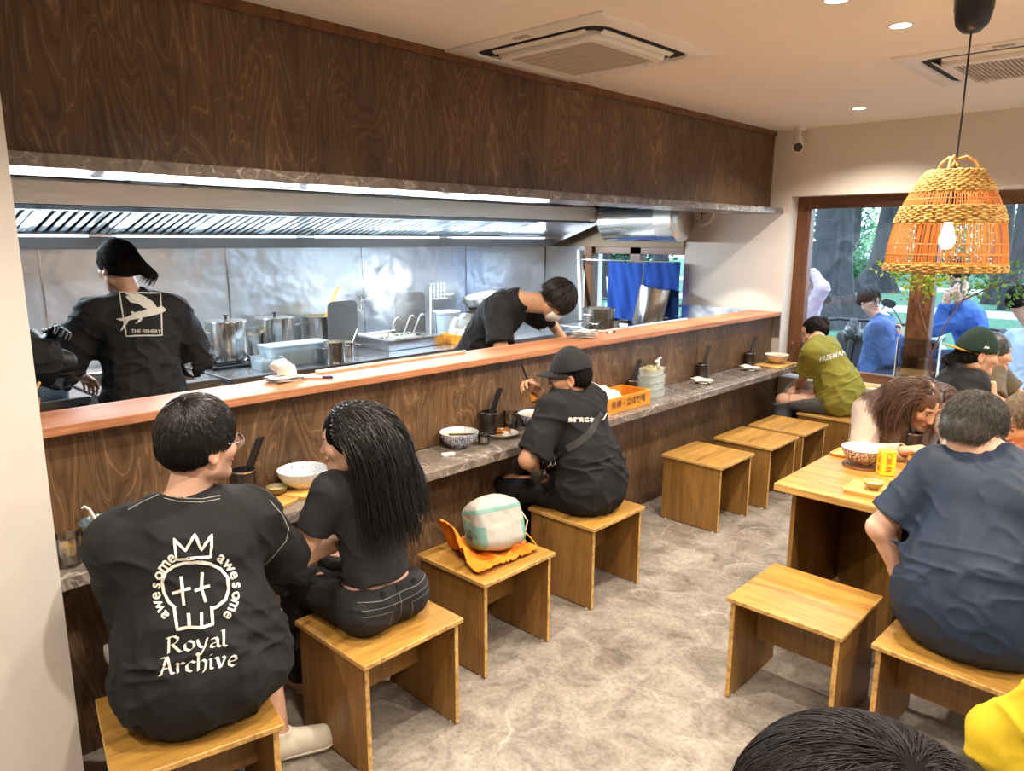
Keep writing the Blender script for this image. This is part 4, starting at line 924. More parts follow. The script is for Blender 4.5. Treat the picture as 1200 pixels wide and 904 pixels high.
# ================================================================== BODIES: distance fields meshed into one skin
_tab = np.random.default_rng(11).random((32, 32, 32)).astype(np.float32)
def vnoise(p):
    i = np.floor(p).astype(int); f = (p - i); u = f * f * (3 - 2 * f); i &= 31; j = (i + 1) & 31
    x0, y0, z0 = i[:, 0], i[:, 1], i[:, 2]; x1, y1, z1 = j[:, 0], j[:, 1], j[:, 2]; ux, uy, uz = u[:, 0], u[:, 1], u[:, 2]
    a = _tab[x0, y0, z0] * (1 - ux) + _tab[x1, y0, z0] * ux; b = _tab[x0, y1, z0] * (1 - ux) + _tab[x1, y1, z0] * ux
    c = _tab[x0, y0, z1] * (1 - ux) + _tab[x1, y0, z1] * ux; d = _tab[x0, y1, z1] * (1 - ux) + _tab[x1, y1, z1] * ux
    return (a * (1 - uy) + b * uy) * (1 - uz) + (c * (1 - uy) + d * uy) * uz
def V(*a): return np.array(a, float)
def nrm(v): v = np.array(v, float); return v / (np.linalg.norm(v) + 1e-12)
I3 = np.eye(3)
def rc(a, b, ra, rb=None): return ('rc', V(*a), V(*b), ra, ra if rb is None else rb)
def el(c, r, A=I3): return ('el', V(*c), V(*r), np.array(A))
def bx(c, h, A=I3, rd=.0): return ('bx', V(*c), V(*h), np.array(A), rd)
def pbb(p):
    if p[0] == 'rc': r = max(p[3], p[4]); return np.minimum(p[1], p[2]) - r, np.maximum(p[1], p[2]) + r
    e = np.abs(p[3].T) @ p[2] + (p[4] if p[0] == 'bx' else 0); return p[1] - e, p[1] + e
def pev(p, X, Y, Z):
    if p[0] == 'rc':
        a, b, ra, rb = p[1:]; ba = b - a; L = ba @ ba + 1e-12; x, y, z = X - a[0], Y - a[1], Z - a[2]
        t = np.clip((x * ba[0] + y * ba[1] + z * ba[2]) / L, 0, 1)
        return np.sqrt((x - ba[0] * t) ** 2 + (y - ba[1] * t) ** 2 + (z - ba[2] * t) ** 2) - (ra + (rb - ra) * t)
    c, r, A = p[1:4]; x, y, z = X - c[0], Y - c[1], Z - c[2]; q = [A[i, 0] * x + A[i, 1] * y + A[i, 2] * z for i in range(3)]
    if p[0] == 'el':
        k0 = np.sqrt((q[0] / r[0]) ** 2 + (q[1] / r[1]) ** 2 + (q[2] / r[2]) ** 2); k1 = np.sqrt((q[0] / r[0] ** 2) ** 2 + (q[1] / r[1] ** 2) ** 2 + (q[2] / r[2] ** 2) ** 2) + 1e-9
        return k0 * (k0 - 1) / k1
    d = [np.abs(q[i]) - r[i] for i in range(3)]
    return np.sqrt(np.maximum(d[0], 0) ** 2 + np.maximum(d[1], 0) ** 2 + np.maximum(d[2], 0) ** 2) + np.minimum(np.maximum(np.maximum(d[0], d[1]), d[2]), 0) - p[4]
def smin(a, b, k):
    if k <= 0: return np.minimum(a, b)
    h = np.clip(.5 + .5 * (a - b) / k, 0, 1); return a + (b - a) * h - k * h * (1 - h)
class SF:
    def __init__(s): s.ops = []; s.disp = None
    def u(s, p, k=.02): s.ops.append(('u', p, k)); return s
    def sub(s, p, k=.005): s.ops.append(('s', p, k)); return s
    def cut(s, pt, n, k=.004): s.ops.append(('c', (V(*pt), nrm(n)), k)); return s   # removes the side n points to
    def inside(s, p, k=.005): s.ops.append(('i', p, k)); return s
    def at(s, P):
        d = np.full(len(P), 1.0)
        for o, p, k in s.ops:
            if o == 'u': d = smin(d, pev(p, P[:, 0], P[:, 1], P[:, 2]), k)
            elif o == 's': d = -smin(-d, pev(p, P[:, 0], P[:, 1], P[:, 2]), k)
            elif o == 'i': d = -smin(-d, -pev(p, P[:, 0], P[:, 1], P[:, 2]), k)
            else: d = -smin(-d, -((P - p[0]) @ p[1]), k)
        return d
    def mesh(s, h):
        lo = np.min([pbb(p)[0] for o, p, k in s.ops if o == 'u'], 0) - .03; hi = np.max([pbb(p)[1] for o, p, k in s.ops if o == 'u'], 0) + .03
        n = np.ceil((hi - lo) / h).astype(int) + 1; D = np.full(n, 1.0, np.float32)
        ax = [(lo[i] + np.arange(n[i]) * h).astype(np.float32) for i in range(3)]
        for o, p, k in s.ops:
            if o == 'c':
                q, nn = p; g = (ax[0] - q[0])[:, None, None] * nn[0] + (ax[1] - q[1])[None, :, None] * nn[1] + (ax[2] - q[2])[None, None, :] * nn[2]; D = -smin(-D, -g, k); continue
            if o == 'i': g = pev(p, ax[0][:, None, None], ax[1][None, :, None], ax[2][None, None, :]); D = -smin(-D, -g, k); continue
            a, b = pbb(p); mg = max(k * 1.5, .02) + 2 * h
            i0 = np.clip(np.floor((a - mg - lo) / h).astype(int), 0, n); i1 = np.clip(np.ceil((b + mg - lo) / h).astype(int) + 1, 0, n)
            if (i1 <= i0).any(): continue
            sl = tuple(slice(i0[i], i1[i]) for i in range(3)); g = pev(p, ax[0][sl[0]][:, None, None], ax[1][sl[1]][None, :, None], ax[2][sl[2]][None, None, :])
            D[sl] = smin(D[sl], g, k) if o == 'u' else -smin(-D[sl], g, k)
        if s.disp is not None:
            w = np.argwhere(np.abs(D) < .045); P = lo + w * h; D[tuple(w.T)] -= s.disp(P).astype(np.float32)
        return surfnet(D, lo, h)
def surfnet(D, lo, h):
    S = D < 0; n = np.array(D.shape); C = np.zeros(n - 1, np.int8)
    corners = [(i, j, k) for i in (0, 1) for j in (0, 1) for k in (0, 1)]
    for c in corners: C += S[c[0]:n[0] - 1 + c[0], c[1]:n[1] - 1 + c[1], c[2]:n[2] - 1 + c[2]]
    act = np.argwhere((C > 0) & (C < 8)); idx = np.full(n - 1, -1, np.int32); idx[tuple(act.T)] = np.arange(len(act))
    vals = np.stack([D[act[:, 0] + c[0], act[:, 1] + c[1], act[:, 2] + c[2]] for c in corners], 1); acc = np.zeros((len(act), 3)); cnt = np.zeros(len(act))
    for a in range(8):
        for b in range(a + 1, 8):
            ca, cb = np.array(corners[a]), np.array(corners[b])
            if np.abs(ca - cb).sum() != 1: continue
            m = (vals[:, a] < 0) != (vals[:, b] < 0); t = np.where(m, vals[:, a] / (vals[:, a] - vals[:, b] + 1e-12), 0)
            acc += np.where(m[:, None], ca + (cb - ca) * t[:, None], 0); cnt += m
    P = lo + (act + acc / np.maximum(cnt, 1)[:, None]) * h; faces = []
    for ax in range(3):
        sl0 = [slice(1, -1)] * 3; sl1 = [slice(1, -1)] * 3; sl0[ax] = slice(0, -1); sl1[ax] = slice(1, None)
        A, B = S[tuple(sl0)], S[tuple(sl1)]; e = np.argwhere(A != B)
        if not len(e): continue
        off = np.ones(3, int); off[ax] = 0; e = e + off; sg = S[tuple(e.T)]; u, v = (ax + 1) % 3, (ax + 2) % 3
        def cell(du, dv): q = e.copy(); q[:, u] -= du; q[:, v] -= dv; return idx[tuple(q.T)]
        q = np.stack([cell(1, 1), cell(0, 1), cell(0, 0), cell(1, 0)], 1); q[~sg] = q[~sg][:, ::-1]; faces.append(q)
    return P, np.concatenate(faces)
def fast_mesh(name, P, Fq, mats, parent=None, loc=None, mi=None, col=None, smooth=True):
    me = bpy.data.meshes.new(name); P = np.asarray(P, np.float32); Fq = np.asarray(Fq, np.int32); k = Fq.shape[1]
    me.vertices.add(len(P)); me.vertices.foreach_set('co', P.ravel()); me.loops.add(Fq.size); me.loops.foreach_set('vertex_index', Fq.ravel())
    me.polygons.add(len(Fq)); me.polygons.foreach_set('loop_start', np.arange(0, Fq.size, k, dtype=np.int32)); me.update(calc_edges=True)
    for m in (mats if isinstance(mats, (list, tuple)) else [mats]): me.materials.append(m)
    if mi is not None: me.polygons.foreach_set('material_index', np.asarray(mi, np.int32))
    if smooth: me.polygons.foreach_set('use_smooth', np.ones(len(Fq), bool))
    if col is not None:
        a = me.color_attributes.new('tone', 'FLOAT_COLOR', 'POINT'); a.data.foreach_set('color', np.concatenate([col, np.ones((len(col), 1))], 1).astype(np.float32).ravel())
    me.validate(); return link(name, me, parent, loc)
def strand_mesh(name, S, r0, r1, mat, parent, loc=None):
    """S: (N, K, 3) hair strands -> thin three sided tapering tubes"""
    N, K, _ = S.shape; Tn = np.gradient(S, axis=1); Tn /= np.linalg.norm(Tn, axis=2, keepdims=True) + 1e-9
    a = np.random.default_rng(5).normal(size=(N, 1, 3)); n1 = np.cross(Tn, a); n1 /= np.linalg.norm(n1, axis=2, keepdims=True) + 1e-9; n2 = np.cross(Tn, n1)
    r = np.broadcast_to((r0 + (r1 - r0) * np.linspace(0, 1, K) ** 1.5)[None, :, None], (N, K, 1)); R_ = []
    for j in range(3): q = 2 * PI * j / 3; R_.append(S + r * (math.cos(q) * n1 + math.sin(q) * n2))
    P = np.stack(R_, 2).reshape(-1, 3); b = (np.arange(N)[:, None, None] * K + np.arange(K - 1)[None, :, None]) * 3; j = np.arange(3)[None, None, :]; j2 = (j + 1) % 3
    return fast_mesh(name, P, np.stack([b + j, b + j2, b + 3 + j2, b + 3 + j], -1).reshape(-1, 4), mat, parent, loc)

# ------------------------------------------------------------------ people materials
def skin_mat(name, sss=.0):
    t = NT(name); a = t.n('ShaderNodeVertexColor', layer_name='tone'); v = t.coord(); n = t.noise(v, 30, 3); r = t.ramp(n, [(.3, .92), (.7, 1.05)])
    t.color(t.mix(1.0, a, r, 'MULTIPLY')); return t.set(Roughness=.5, Specular_IOR_Level=.35, Subsurface_Weight=.08, Subsurface_Radius=(.6, .25, .12), Subsurface_Scale=.012)
M['skin'] = skin_mat('skin')
def hair_mat(name, c, rough=.34):
    t = NT(name); v = t.coord(); n = t.noise(v, 70, 2); t.color(t.ramp(n, [(.3, tuple(x * .6 for x in c)), (.7, tuple(x * 1.5 for x in c))])); return t.set(Roughness=rough, Specular_IOR_Level=.6 if rough < .5 else .3)
M['hair'] = hair_mat('black_hair', (.012, .010, .009)); M['hairb'] = hair_mat('brown_hair', (.075, .035, .018)); M['hairg'] = hair_mat('greying_hair', (.10, .085, .07), .5); M['hairf'] = hair_mat('dark_brown_hair', (.012, .0075, .006), .55)
M['scalp'] = plain('hair_roots', (.007, .0055, .005), .9, spec=.08); M['hair_s'] = hair_mat('short_hair', (.030, .026, .022), .45)
M['tee_k'] = fabric('black_cotton', (.013, .013, .014), .85, 700, .3, .2)
M['tee_k2'] = fabric('washed_black_cotton', (.020, .020, .022), .85, 700, .3, .2)
M['navy'] = fabric('navy_jersey', (.016, .026, .048), .55, 900, .15, .1)
M['olive'] = fabric('olive_cotton', (.235, .215, .035), .85, 700, .3, .12)
M['denim_k'] = fabric('black_denim', (.018, .018, .020), .8, 420, .8, .4)
M['denim_b'] = fabric('blue_denim', (.03, .05, .11), .8, 420, .8, .3)
M['greyp'] = fabric('grey_sportswear', (.09, .09, .095), .7, 600, .3, .1)
M['beige'] = fabric('beige_knit', (.42, .33, .27), .9, 300, .7, .1)
M['khaki'] = fabric('khaki_shirt', (.13, .10, .06), .85, 600, .3, .2)
M['jack'] = fabric('blue_jacket', (.05, .10, .26), .6, 700, .2, .15)
M['hood'] = fabric('blue_hoodie', (.05, .13, .42), .85, 500, .4, .1)
M['skyb'] = fabric('pale_blue_shirt', (.42, .52, .70), .8, 600, .2, .1)
M['yellow'] = fabric('yellow_sweatshirt', (.47, .33, .012), .8, 500, .4, .1)
M['shorts'] = fabric('pale_shorts', (.40, .40, .37), .85, 600, .3, .1)
_t = NT('floral_cotton'); _v = _t.coord(); _n = _t.noise(_v, 38, 3, 1.5); _t.color(_t.ramp(_n, [(.38, (.10, .14, .36)), (.46, (.62, .64, .72)), (.6, (.74, .72, .70)), (.68, (.28, .26, .42))])); M['floral'] = _t.set(Roughness=.85)
M['print'] = plain('cream_print', (.72, .70, .62), .8)
M['mask'] = fabric('white_mask_cloth', (.80, .80, .78), .9, 500, .3, .04)
SKIN = {'a': (.56, .32, .21), 'b': (.62, .37, .26), 'c': (.50, .27, .16), 'o': (.58, .33, .20)}

def ik(a, b, l1, l2, pole):
    a, b = V(*a), V(*b); d = b - a; L = min(np.linalg.norm(d), (l1 + l2) * .995); u = nrm(d); b = a + u * L
    x = (l1 * l1 - l2 * l2 + L * L) / (2 * L); y = math.sqrt(max(l1 * l1 - x * x, 1e-6)); p = V(*pole); p = nrm(p - u * (p @ u)); return a + u * x + p * y, b
def hand(S, w, d, n, t, curl=(.5, .6, .5), s=1.0, spread=1.0, thumb=None, curls=None):
    """five fingers on a palm: w wrist, d finger direction, n way the palm faces, t thumb side"""
    w = V(*w); d = nrm(d); n = V(*n); n = nrm(n - d * (n @ d)); t0 = np.cross(d, n); t = t0 if t0 @ V(*t) > 0 else -t0
    K = [(.086, .030), (.089, .0095), (.085, -.0105), (.076, -.029)]; Ln = [(.042, .026, .021), (.046, .029, .022), (.042, .027, .021), (.033, .021, .018)]
    for i, ((kd, kt), ln) in enumerate(zip(K, Ln)):
        kn = w + (d * kd + t * kt * spread) * s; S.u(rc(w + t * kt * .45 * s + d * .008 * s, kn, .016 * s, .0115 * s), .012)
        p = kn; cur = curls[i] if curls else curl; a = 0; sd = nrm(d + t * (kt * 2.2 * (spread - .8)))
        for j in range(3):
            a += cur[j]; q = p + (sd * math.cos(a) + n * math.sin(a)) * ln[j] * s; r_ = (.0092, .0083, .0075)[j] * s * (.88 if i == 3 else 1); S.u(rc(p, q, r_, r_ * .93), .0035); p = q
    S.u(el(w + (d * .045 + n * .004) * s, V(.034, .036, .015) * s, np.array([t, d, n])), .012)
    tb = w + (d * .022 + t * .024 + n * .008) * s; th = thumb or ((.62, .62, .35), (.85, .10, .45), (.9, -.1, .35)); S.u(rc(w + t * .010 * s, tb, .017 * s, .014 * s), .014); p = tb
    for j, (v_, L_, r_) in enumerate(zip(th, (.040, .030, .024), (.0125, .0105, .0095))): q = p + nrm(d * v_[0] + t * v_[1] + n * v_[2]) * L_ * s; S.u(rc(p, q, r_ * s, r_ * .9 * s), .006); p = q

class Person:
    """joints in world space; bodies, clothes and hair are built from them"""
    def __init__(s, label, base, face, zs=.43, lean=8, sc=1.0, stand=False, head=None, hdir=None, hroll=0, broad=1.0, knees=None, ankles=None, twist=0, side=0, hdrop=.0, tone='a', bend=0, spread=.1, seatrot=0):
        s.label = label; s.sc = sc; s.ca, s.sa = math.cos(R(seatrot)), math.sin(R(seatrot)); s.tone = SKIN[tone]; f = V(math.cos(R(face)), math.sin(R(face)), 0); s.f = f; s.r = V(f[1], -f[0], 0); z = V(0, 0, 1); s.zs = zs; s.stand = stand; s.base = V(base[0], base[1], 0)
        s.org = V(base[0], base[1], zs if not stand else (base[2] if len(base) > 2 else 0)); L = R(lean); s.broad = broad
        s.pel = V(base[0], base[1], zs + .10 * sc) if not stand else V(base[0], base[1], s.org[2] + .94 * sc)
        up = nrm(z * math.cos(L) + f * math.sin(L) + s.r * math.sin(R(side))); up2 = nrm(z * math.cos(L + R(bend)) + f * math.sin(L + R(bend)) + s.r * math.sin(R(side)))
        s.up = up; s.up2 = up2; ct, st_ = math.cos(R(twist)), math.sin(R(twist)); lat = nrm(np.cross(nrm(f * ct + s.r * st_), up2)); s.lat = lat; s.fw = nrm(np.cross(up2, lat)); s.lat0 = nrm(np.cross(f, up)); s.fw0 = nrm(np.cross(up, s.lat0))
        s.waist = s.pel + up * .15 * sc; s.chest = s.waist + nrm(up + up2) * .18 * sc; s.neck = s.chest + up2 * .175 * sc; b = .178 * sc * broad
        s.shc = s.neck - up2 * .045 * sc; s.sh = {1: s.shc + lat * b - up2 * .012, -1: s.shc - lat * b - up2 * .012}
        s.hip = {q: s.pel + s.lat0 * q * .088 * sc - z * .015 for q in (1, -1)}
        s.kn, s.an, s.toe = {}, {}, {}
        for q in (1, -1):
            if stand: k = s.hip[q] - z * .43 * sc + f * .02; a = k - z * .41 * sc - f * .01
            else: k = s.hip[q] + (f + s.r * q * spread) * .41 * sc; k[2] = zs + .045 + .02; a = V(k[0], k[1], .085) + f * .0
            if knees and q in knees: k = V(*knees[q])
            if ankles and q in ankles: a = V(*ankles[q])
            s.kn[q], s.an[q] = k, a; s.toe[q] = a + (f + s.r * q * .15) * .15 * sc - z * .045
        hf = nrm(hdir) if hdir is not None else f; s.hc = V(*head) if head is not None else s.neck + nrm(up2 * .8 + z * .35) * .135 * sc + f * .02
        hr = nrm(np.cross(hf, z)); hu = nrm(np.cross(hr, hf)); c_, q_ = math.cos(R(hroll)), math.sin(R(hroll)); hr, hu = hr * c_ + hu * q_, hu * c_ - hr * q_; s.H = np.array([hr, hf, hu]); s.arm = {}; s.hands = {}; s.hs = sc
    def h2w(s, x, y, z): return s.hc + (s.H[0] * x + s.H[1] * y + s.H[2] * z) * s.hs
    def set_arm(s, q, wrist, pole, hd=None, hn=None, ht=None, **k):
        e, w = ik(s.sh[q], wrist, .275 * s.sc, .25 * s.sc, pole); s.arm[q] = (e, w); fd = nrm(w - e)
        s.hands[q] = (w, hd if hd is not None else fd, hn if hn is not None else -s.up, ht if ht is not None else -s.lat * q, k)
    # ---------------------------------------------------------------- body
    def torso(s, S, e=0.0, k=.06, belly=0.0):
        sc = s.sc; A0 = np.array([s.lat0, s.fw0, s.up]); A1 = np.array([s.lat, s.fw, s.up2]); b = s.broad
        S.u(el(s.pel + s.up * .01, V(.165 * b + e, .118 + e, .115 + e) * sc, A0), k); S.u(el(s.waist, V(.142 * b + e, .102 + belly + e, .14 + e) * sc, A0), k)
        S.u(el(s.chest, V(.160 * b + e, .112 + e, .165 + e) * sc, A1), k); S.u(el(s.chest + s.up2 * .075 * sc - s.fw * .01, V(.165 * b + e, .095 + e, .085 + e) * sc, A1), k)
        S.u(rc(s.sh[1] * .93 + s.shc * .07, s.sh[-1] * .93 + s.shc * .07, (.052 + e) * sc), k)
        for q in (1, -1): S.u(rc(s.neck + s.up2 * .015 * sc, s.sh[q] * .85 + s.shc * .15 + s.up2 * .012, (.050 + e * .6) * sc, (.042 + e) * sc), k * .7)
        return S
    def head_ops(s, S, ears=True):
        W = s.h2w; h = s.hs; A = s.H
        def E(c, r, k): S.u(el(W(*c), V(*r) * h, A), k)
        E((0, -.014, .030), (.074, .093, .083), .02); E((0, .030, -.032), (.060, .062, .080), .03); E((0, .02, -.01), (.070, .066, .07), .03)
        for q in (1, -1): S.u(rc(W(q * .050, .005, -.072), W(q * .012, .070, -.100), .022 * h, .020 * h), .025); E((q * .043, .060, -.024), (.024, .022, .022), .02)
        E((0, .080, -.104), (.020, .016, .016), .02); S.u(rc(W(-.034, .078, .022), W(.034, .078, .022), .014 * h), .02); E((0, .055, .055), (.055, .034, .035), .03)
        for q in (1, -1): S.sub(el(W(q * .032, .099, -.001), V(.017, .012, .011) * h, A), .012)
        S.u(rc(W(0, .088, .004), W(0, .108, -.036), .0085 * h, .0115 * h), .012); E((0, .104, -.040), (.017, .010, .009), .008)
        for q in (1, -1): E((q * .032, .0775, -.001), (.0145, .0125, .0125), .002); S.u(rc(W(q * .018, .090, .0075), W(q * .046, .082, .006), .0042 * h), .004)
        E((0, .094, -.065), (.024, .0085, .0062), .006); E((0, .092, -.078), (.021, .0085, .0070), .006); S.sub(el(W(0, .104, -.0715), V(.026, .006, .0016) * h, A), .003)
        if ears:
            for q in (1, -1):
                S.u(el(W(q * .079, -.006, -.012), V(.009, .020, .033) * h, A), .006); S.sub(el(W(q * .088, .000, -.010), V(.008, .011, .018) * h, A), .006); E((q * .080, -.002, -.040), (.008, .010, .010), .006)
        nb = s.neck; S.u(rc(W(0, -.020, -.055), nb + s.up2 * .02, .050 * h, .056 * s.sc), .025); S.u(rc(W(0, .01, -.08), nb + s.up2 * .0 + s.fw * .02, .042 * h, .05 * s.sc), .02)
    def body(s, h=.005, legs=True, name='person'):
        S = SF(); sc = s.sc; s.torso(S, 0, .05)
        for q in (1, -1):
            if q in s.arm:
                e, w = s.arm[q]; S.u(rc(s.sh[q], e, .050 * sc, .040 * sc), .03); S.u(rc(s.sh[q] * .5 + e * .5 , e, .044 * sc, .039 * sc), .02); S.u(rc(e, e * .3 + w * .7, .041 * sc, .031 * sc), .02); S.u(rc(e * .3 + w * .7, w, .031 * sc, .025 * sc), .02)
                hw = s.hands[q]; hand(S, hw[0], hw[1], hw[2], hw[3], s=.98 * sc, **hw[4])
            if legs:
                S.u(rc(s.hip[q], s.kn[q], .082 * sc, .056 * sc), .04); S.u(rc(s.kn[q], s.kn[q] * .65 + s.an[q] * .35, .054 * sc, .056 * sc), .03); S.u(rc(s.kn[q] * .65 + s.an[q] * .35, s.an[q], .056 * sc, .036 * sc), .03)
                td = nrm(V(*(s.toe[q] - s.an[q])[:2], 0)); S.u(rc(s.an[q] - td * .03 - V(0, 0, .038), s.toe[q] - td * .01, .032 * sc, .022 * sc), .02)
        s.head_ops(S); s.seat(S); s.S = S; P, Fq = S.mesh(h); L = ((P - s.hc) @ s.H.T) / s.hs; col = np.tile(np.array(s.tone), (len(P), 1))
        def blend(m, c): nonlocal col; m = np.clip(m, 0, 1)[:, None]; col = col * (1 - m) + np.array(c) * m
        hm = (np.abs(L) < .14).all(1)
        def ell(c, r): return np.where(hm, 1.25 - np.sqrt((((L - V(*c)) / V(*r)) ** 2).sum(1)), 0) * 4
        t = np.array(s.tone)
        for q in (1, -1): blend(ell((q * .047, .07, -.03), (.03, .03, .025)) * .09, t * V(1.15, .72, .66)); blend(ell((q * .08, -.005, -.01), (.02, .03, .04)) * .12, t * V(1.1, .75, .7))
        blend(ell((0, .097, -.0715), (.024, .018, .0125)), t * V(.86, .48, .46))
        for q in (1, -1):
            blend(ell((q * .034, .092, .024), (.021, .02, .0042)), (.03, .02, .016)); blend(ell((q * .032, .089, -.001), (.0135, .014, .0062)), (.72, .69, .65)); blend(ell((q * .032, .092, -.001), (.0062, .012, .0062)), (.015, .01, .008)); blend(ell((q * .033, .088, .0058), (.016, .014, .0016)), (.03, .02, .015))
        if getattr(s, 'glove', None):
            for q in s.glove: w = s.hands[q][0]; e = s.arm[q][0]; blend(((P - w) @ nrm(w - e) + .05) * 80 * (np.linalg.norm(P - w, axis=1) < .25), (.012, .012, .013))
        o = fast_mesh(name, P - s.org, Fq, M['skin'], None, s.org, col=col); T(o, s.label, 'person'); s.o = o; return o
    def seat(s, S):
        if not s.stand: S.sub(bx(V(s.base[0], s.base[1], s.zs - .15), V(.222, .228, .1525), np.array([[s.ca, s.sa, 0], [-s.sa, s.ca, 0], [0, 0, 1.0]])), .006)
    def put(s, name, S, h, mat, parent=None, **k):
        P, Fq = S.mesh(h); o = fast_mesh(name, P - s.org, Fq, mat, parent or s.o, **k); o['_'] = 0; del o['_']; s.last = (P, Fq); return o
    # ---------------------------------------------------------------- clothes
    def wrinkle(s, amp=.006, vert=1.0):
        A = np.array([s.lat, s.fw, s.up2]); c = s.waist; seed = (abs(s.base[0]) * 7.3 + abs(s.base[1]) * 3.1)
        def fn(P):
            L = (P - c) @ A.T; v = np.clip(.5 - L[:, 2] / .5, .15, 1.0)
            w1 = vnoise(L * V(3, 3, 5) + seed) * .8; q = L * V(19, 10, 5.0) + np.stack([w1 * 3, w1, w1 * 3 + L[:, 0] * 9], 1) + seed; a = 1 - np.abs(2 * vnoise(q) - 1)
            q2 = np.stack([L[:, 0] * 8 + L[:, 2] * 11, L[:, 1] * 9, L[:, 2] * 5 - L[:, 0] * 5], 1) * 1.3 + w1[:, None] * 2.5 + seed * 2; b = 1 - np.abs(2 * vnoise(q2) - 1)
            q3 = L * V(9, 9, 30) + np.stack([w1, w1, w1 * 4], 1); c3 = 1 - np.abs(2 * vnoise(q3) - 1); low = np.clip(1 - np.abs(L[:, 2] + .02) / .14, 0, 1)
            return amp * (v * vert * (a ** 2 - .35) + .8 * (b ** 3 - .25) + low * 1.0 * (c3 ** 2 - .35))
        return fn
    def tee(s, mat, ease=.016, hem=.10, sleeve=.62, h=.006, amp=.006, neckr=.062, sl_r=.066, name='tshirt', droop=.02, long=False, cuff=True, hood=False, k=.055, flare=0.0, hemtilt=(0, 0), neckdrop=0.0):
        S = SF(); sc = s.sc; s.torso(S, ease, k)
        if flare: A0 = np.array([s.lat0, s.fw0, s.up]); S.u(el(s.pel + s.up * .03 - s.fw0 * .03, V(.175 * s.broad + ease + flare, .14 + ease + flare, .16) * sc, A0), .08); S.u(el(s.waist - s.fw0 * .03, V(.155 * s.broad + ease + flare * .6, .12 + ease + flare * .6, .18) * sc, A0), .08)
        ends = []
        for q in (1, -1):
            if q not in s.arm: continue
            e, w = s.arm[q]
            if long: S.u(rc(s.sh[q], e, (.058 + ease) * sc, .054 * sc + ease * .5), .04); S.u(rc(e, e * .08 + w * .92, .052 * sc + ease * .4, .038 * sc + ease * .3), .02); ends.append((w, nrm(w - e), e, .030 * sc + ease * .2))
            else:
                p = s.sh[q] + (e - s.sh[q]) * sleeve; S.u(rc(s.sh[q], p + nrm(e - s.sh[q]) * .03 + V(0, 0, -droop), (.056 + ease) * sc, (sl_r + ease * .6) * sc), .045); ends.append((p, nrm(e - s.sh[q]), e, .046 * sc + ease * .35))
        s.tee_S = S
        if not s.stand: s.seat(S)
        S.disp = s.wrinkle(amp)
        # hem, neck and sleeve openings
        hn = nrm(-s.up + s.lat0 * hemtilt[0] + s.fw0 * hemtilt[1]); S2 = S
        S.cut(s.pel + s.up * (.0 if hem is None else -.10 + (.20 - hem)) * sc, hn, .006) if hem is not None else None
        S.sub(rc(s.neck + s.up2 * (.022 - neckdrop) * sc, s.neck + s.up2 * .15 * sc + s.fw * .06, neckr * sc, neckr * 1.15 * sc), .008)
        for p, d, e, r_ in ends:
            S.sub(bx(p + d * .09, V(.10, .10, .09), np.array([nrm(np.cross(d, V(.3, .5, .81))), nrm(np.cross(d, nrm(np.cross(d, V(.3, .5, .81))))), d])), .004); S.sub(rc(p - d * .03, p + d * .05, r_), .004)
        s.tee_o = s.put(name, S, h, mat); s.tee_mesh = s.last; return s.tee_o
    def trousers(s, mat, ease=.012, h=.007, top=.07, length=1.0, amp=.004, name='trousers', legr=.0, back=True):
        S = SF(); sc = s.sc; A0 = np.array([s.lat0, s.fw0, s.up]); S.u(el(s.pel + s.up * .01, V(.165 * s.broad + ease, .118 + ease, .115 + ease) * sc, A0), .05); S.u(el(s.waist, V(.142 * s.broad + ease, .102 + ease, .14) * sc, A0), .05)
        for q in (1, -1):
            S.u(el(s.hip[q] - s.fw0 * .045 + s.up * .01, V(.088 + ease, .085 + ease, .09 + ease) * sc, A0), .03)
            S.u(rc(s.hip[q], s.kn[q], (.084 + ease) * sc, (.060 + ease + legr) * sc), .03); e = s.kn[q] + (s.an[q] - s.kn[q]) * max(0, length * 2 - 1) if length > .5 else None
            if e is not None: S.u(rc(s.kn[q], e, (.060 + ease + legr) * sc, (.050 + ease + legr) * sc), .02)
        s.seat(S); S.disp = s.wrinkle(amp, .6); S.cut(s.pel + s.up * top * sc, s.up, .004)
        for q in (1, -1):
            d = nrm(s.an[q] - s.kn[q]) if length > .5 else nrm(s.kn[q] - s.hip[q]); e = s.kn[q] + (s.an[q] - s.kn[q]) * max(0, length * 2 - 1) if length > .5 else s.hip[q] + (s.kn[q] - s.hip[q]) * length * 2
            S.sub(bx(e + d * .2, V(.13, .13, .2), np.array([nrm(np.cross(d, V(.3, .5, .81))), nrm(np.cross(d, nrm(np.cross(d, V(.3, .5, .81))))), d])), .004)
        s.tr_o = s.put(name, S, h, mat); s.tr_mesh = s.last; return s.tr_o
    def shoes(s, mat, sole, h=.005, name='shoe', qs=(1, -1)):
        for q in qs:
            a, t = s.an[q], s.toe[q]; d = nrm(V(*(t - a)[:2], 0)); b = a - d * .045; z0 = a[2] - .085
            S = SF(); S.u(rc(V(b[0], b[1], z0 + .045), V(t[0], t[1], z0 + .035), .045 * s.sc, .040 * s.sc), .02); S.u(rc(a - d * .03 - V(0, 0, .03), a - d * .005 + V(0, 0, .012), .048 * s.sc, .046 * s.sc), .03); S.u(rc(a - d * .0 - V(0, 0, .03), t + V(0, 0, .022), .046 * s.sc, .028 * s.sc), .02); S.cut((0, 0, z0 + .018), (0, 0, -1)); S.sub(rc(a + V(0, 0, .03), a + V(0, 0, .1), .036 * s.sc), .006); o = s.put(name, S, h, mat)
            S = SF(); S.u(rc(V(b[0], b[1], z0 + .045), V(t[0], t[1], z0 + .038), .050 * s.sc, .045 * s.sc), .02); S.cut((0, 0, z0 + .001), (0, 0, -1)); S.cut((0, 0, z0 + .024), (0, 0, 1)); s.put('sole', S, h, sole, o)
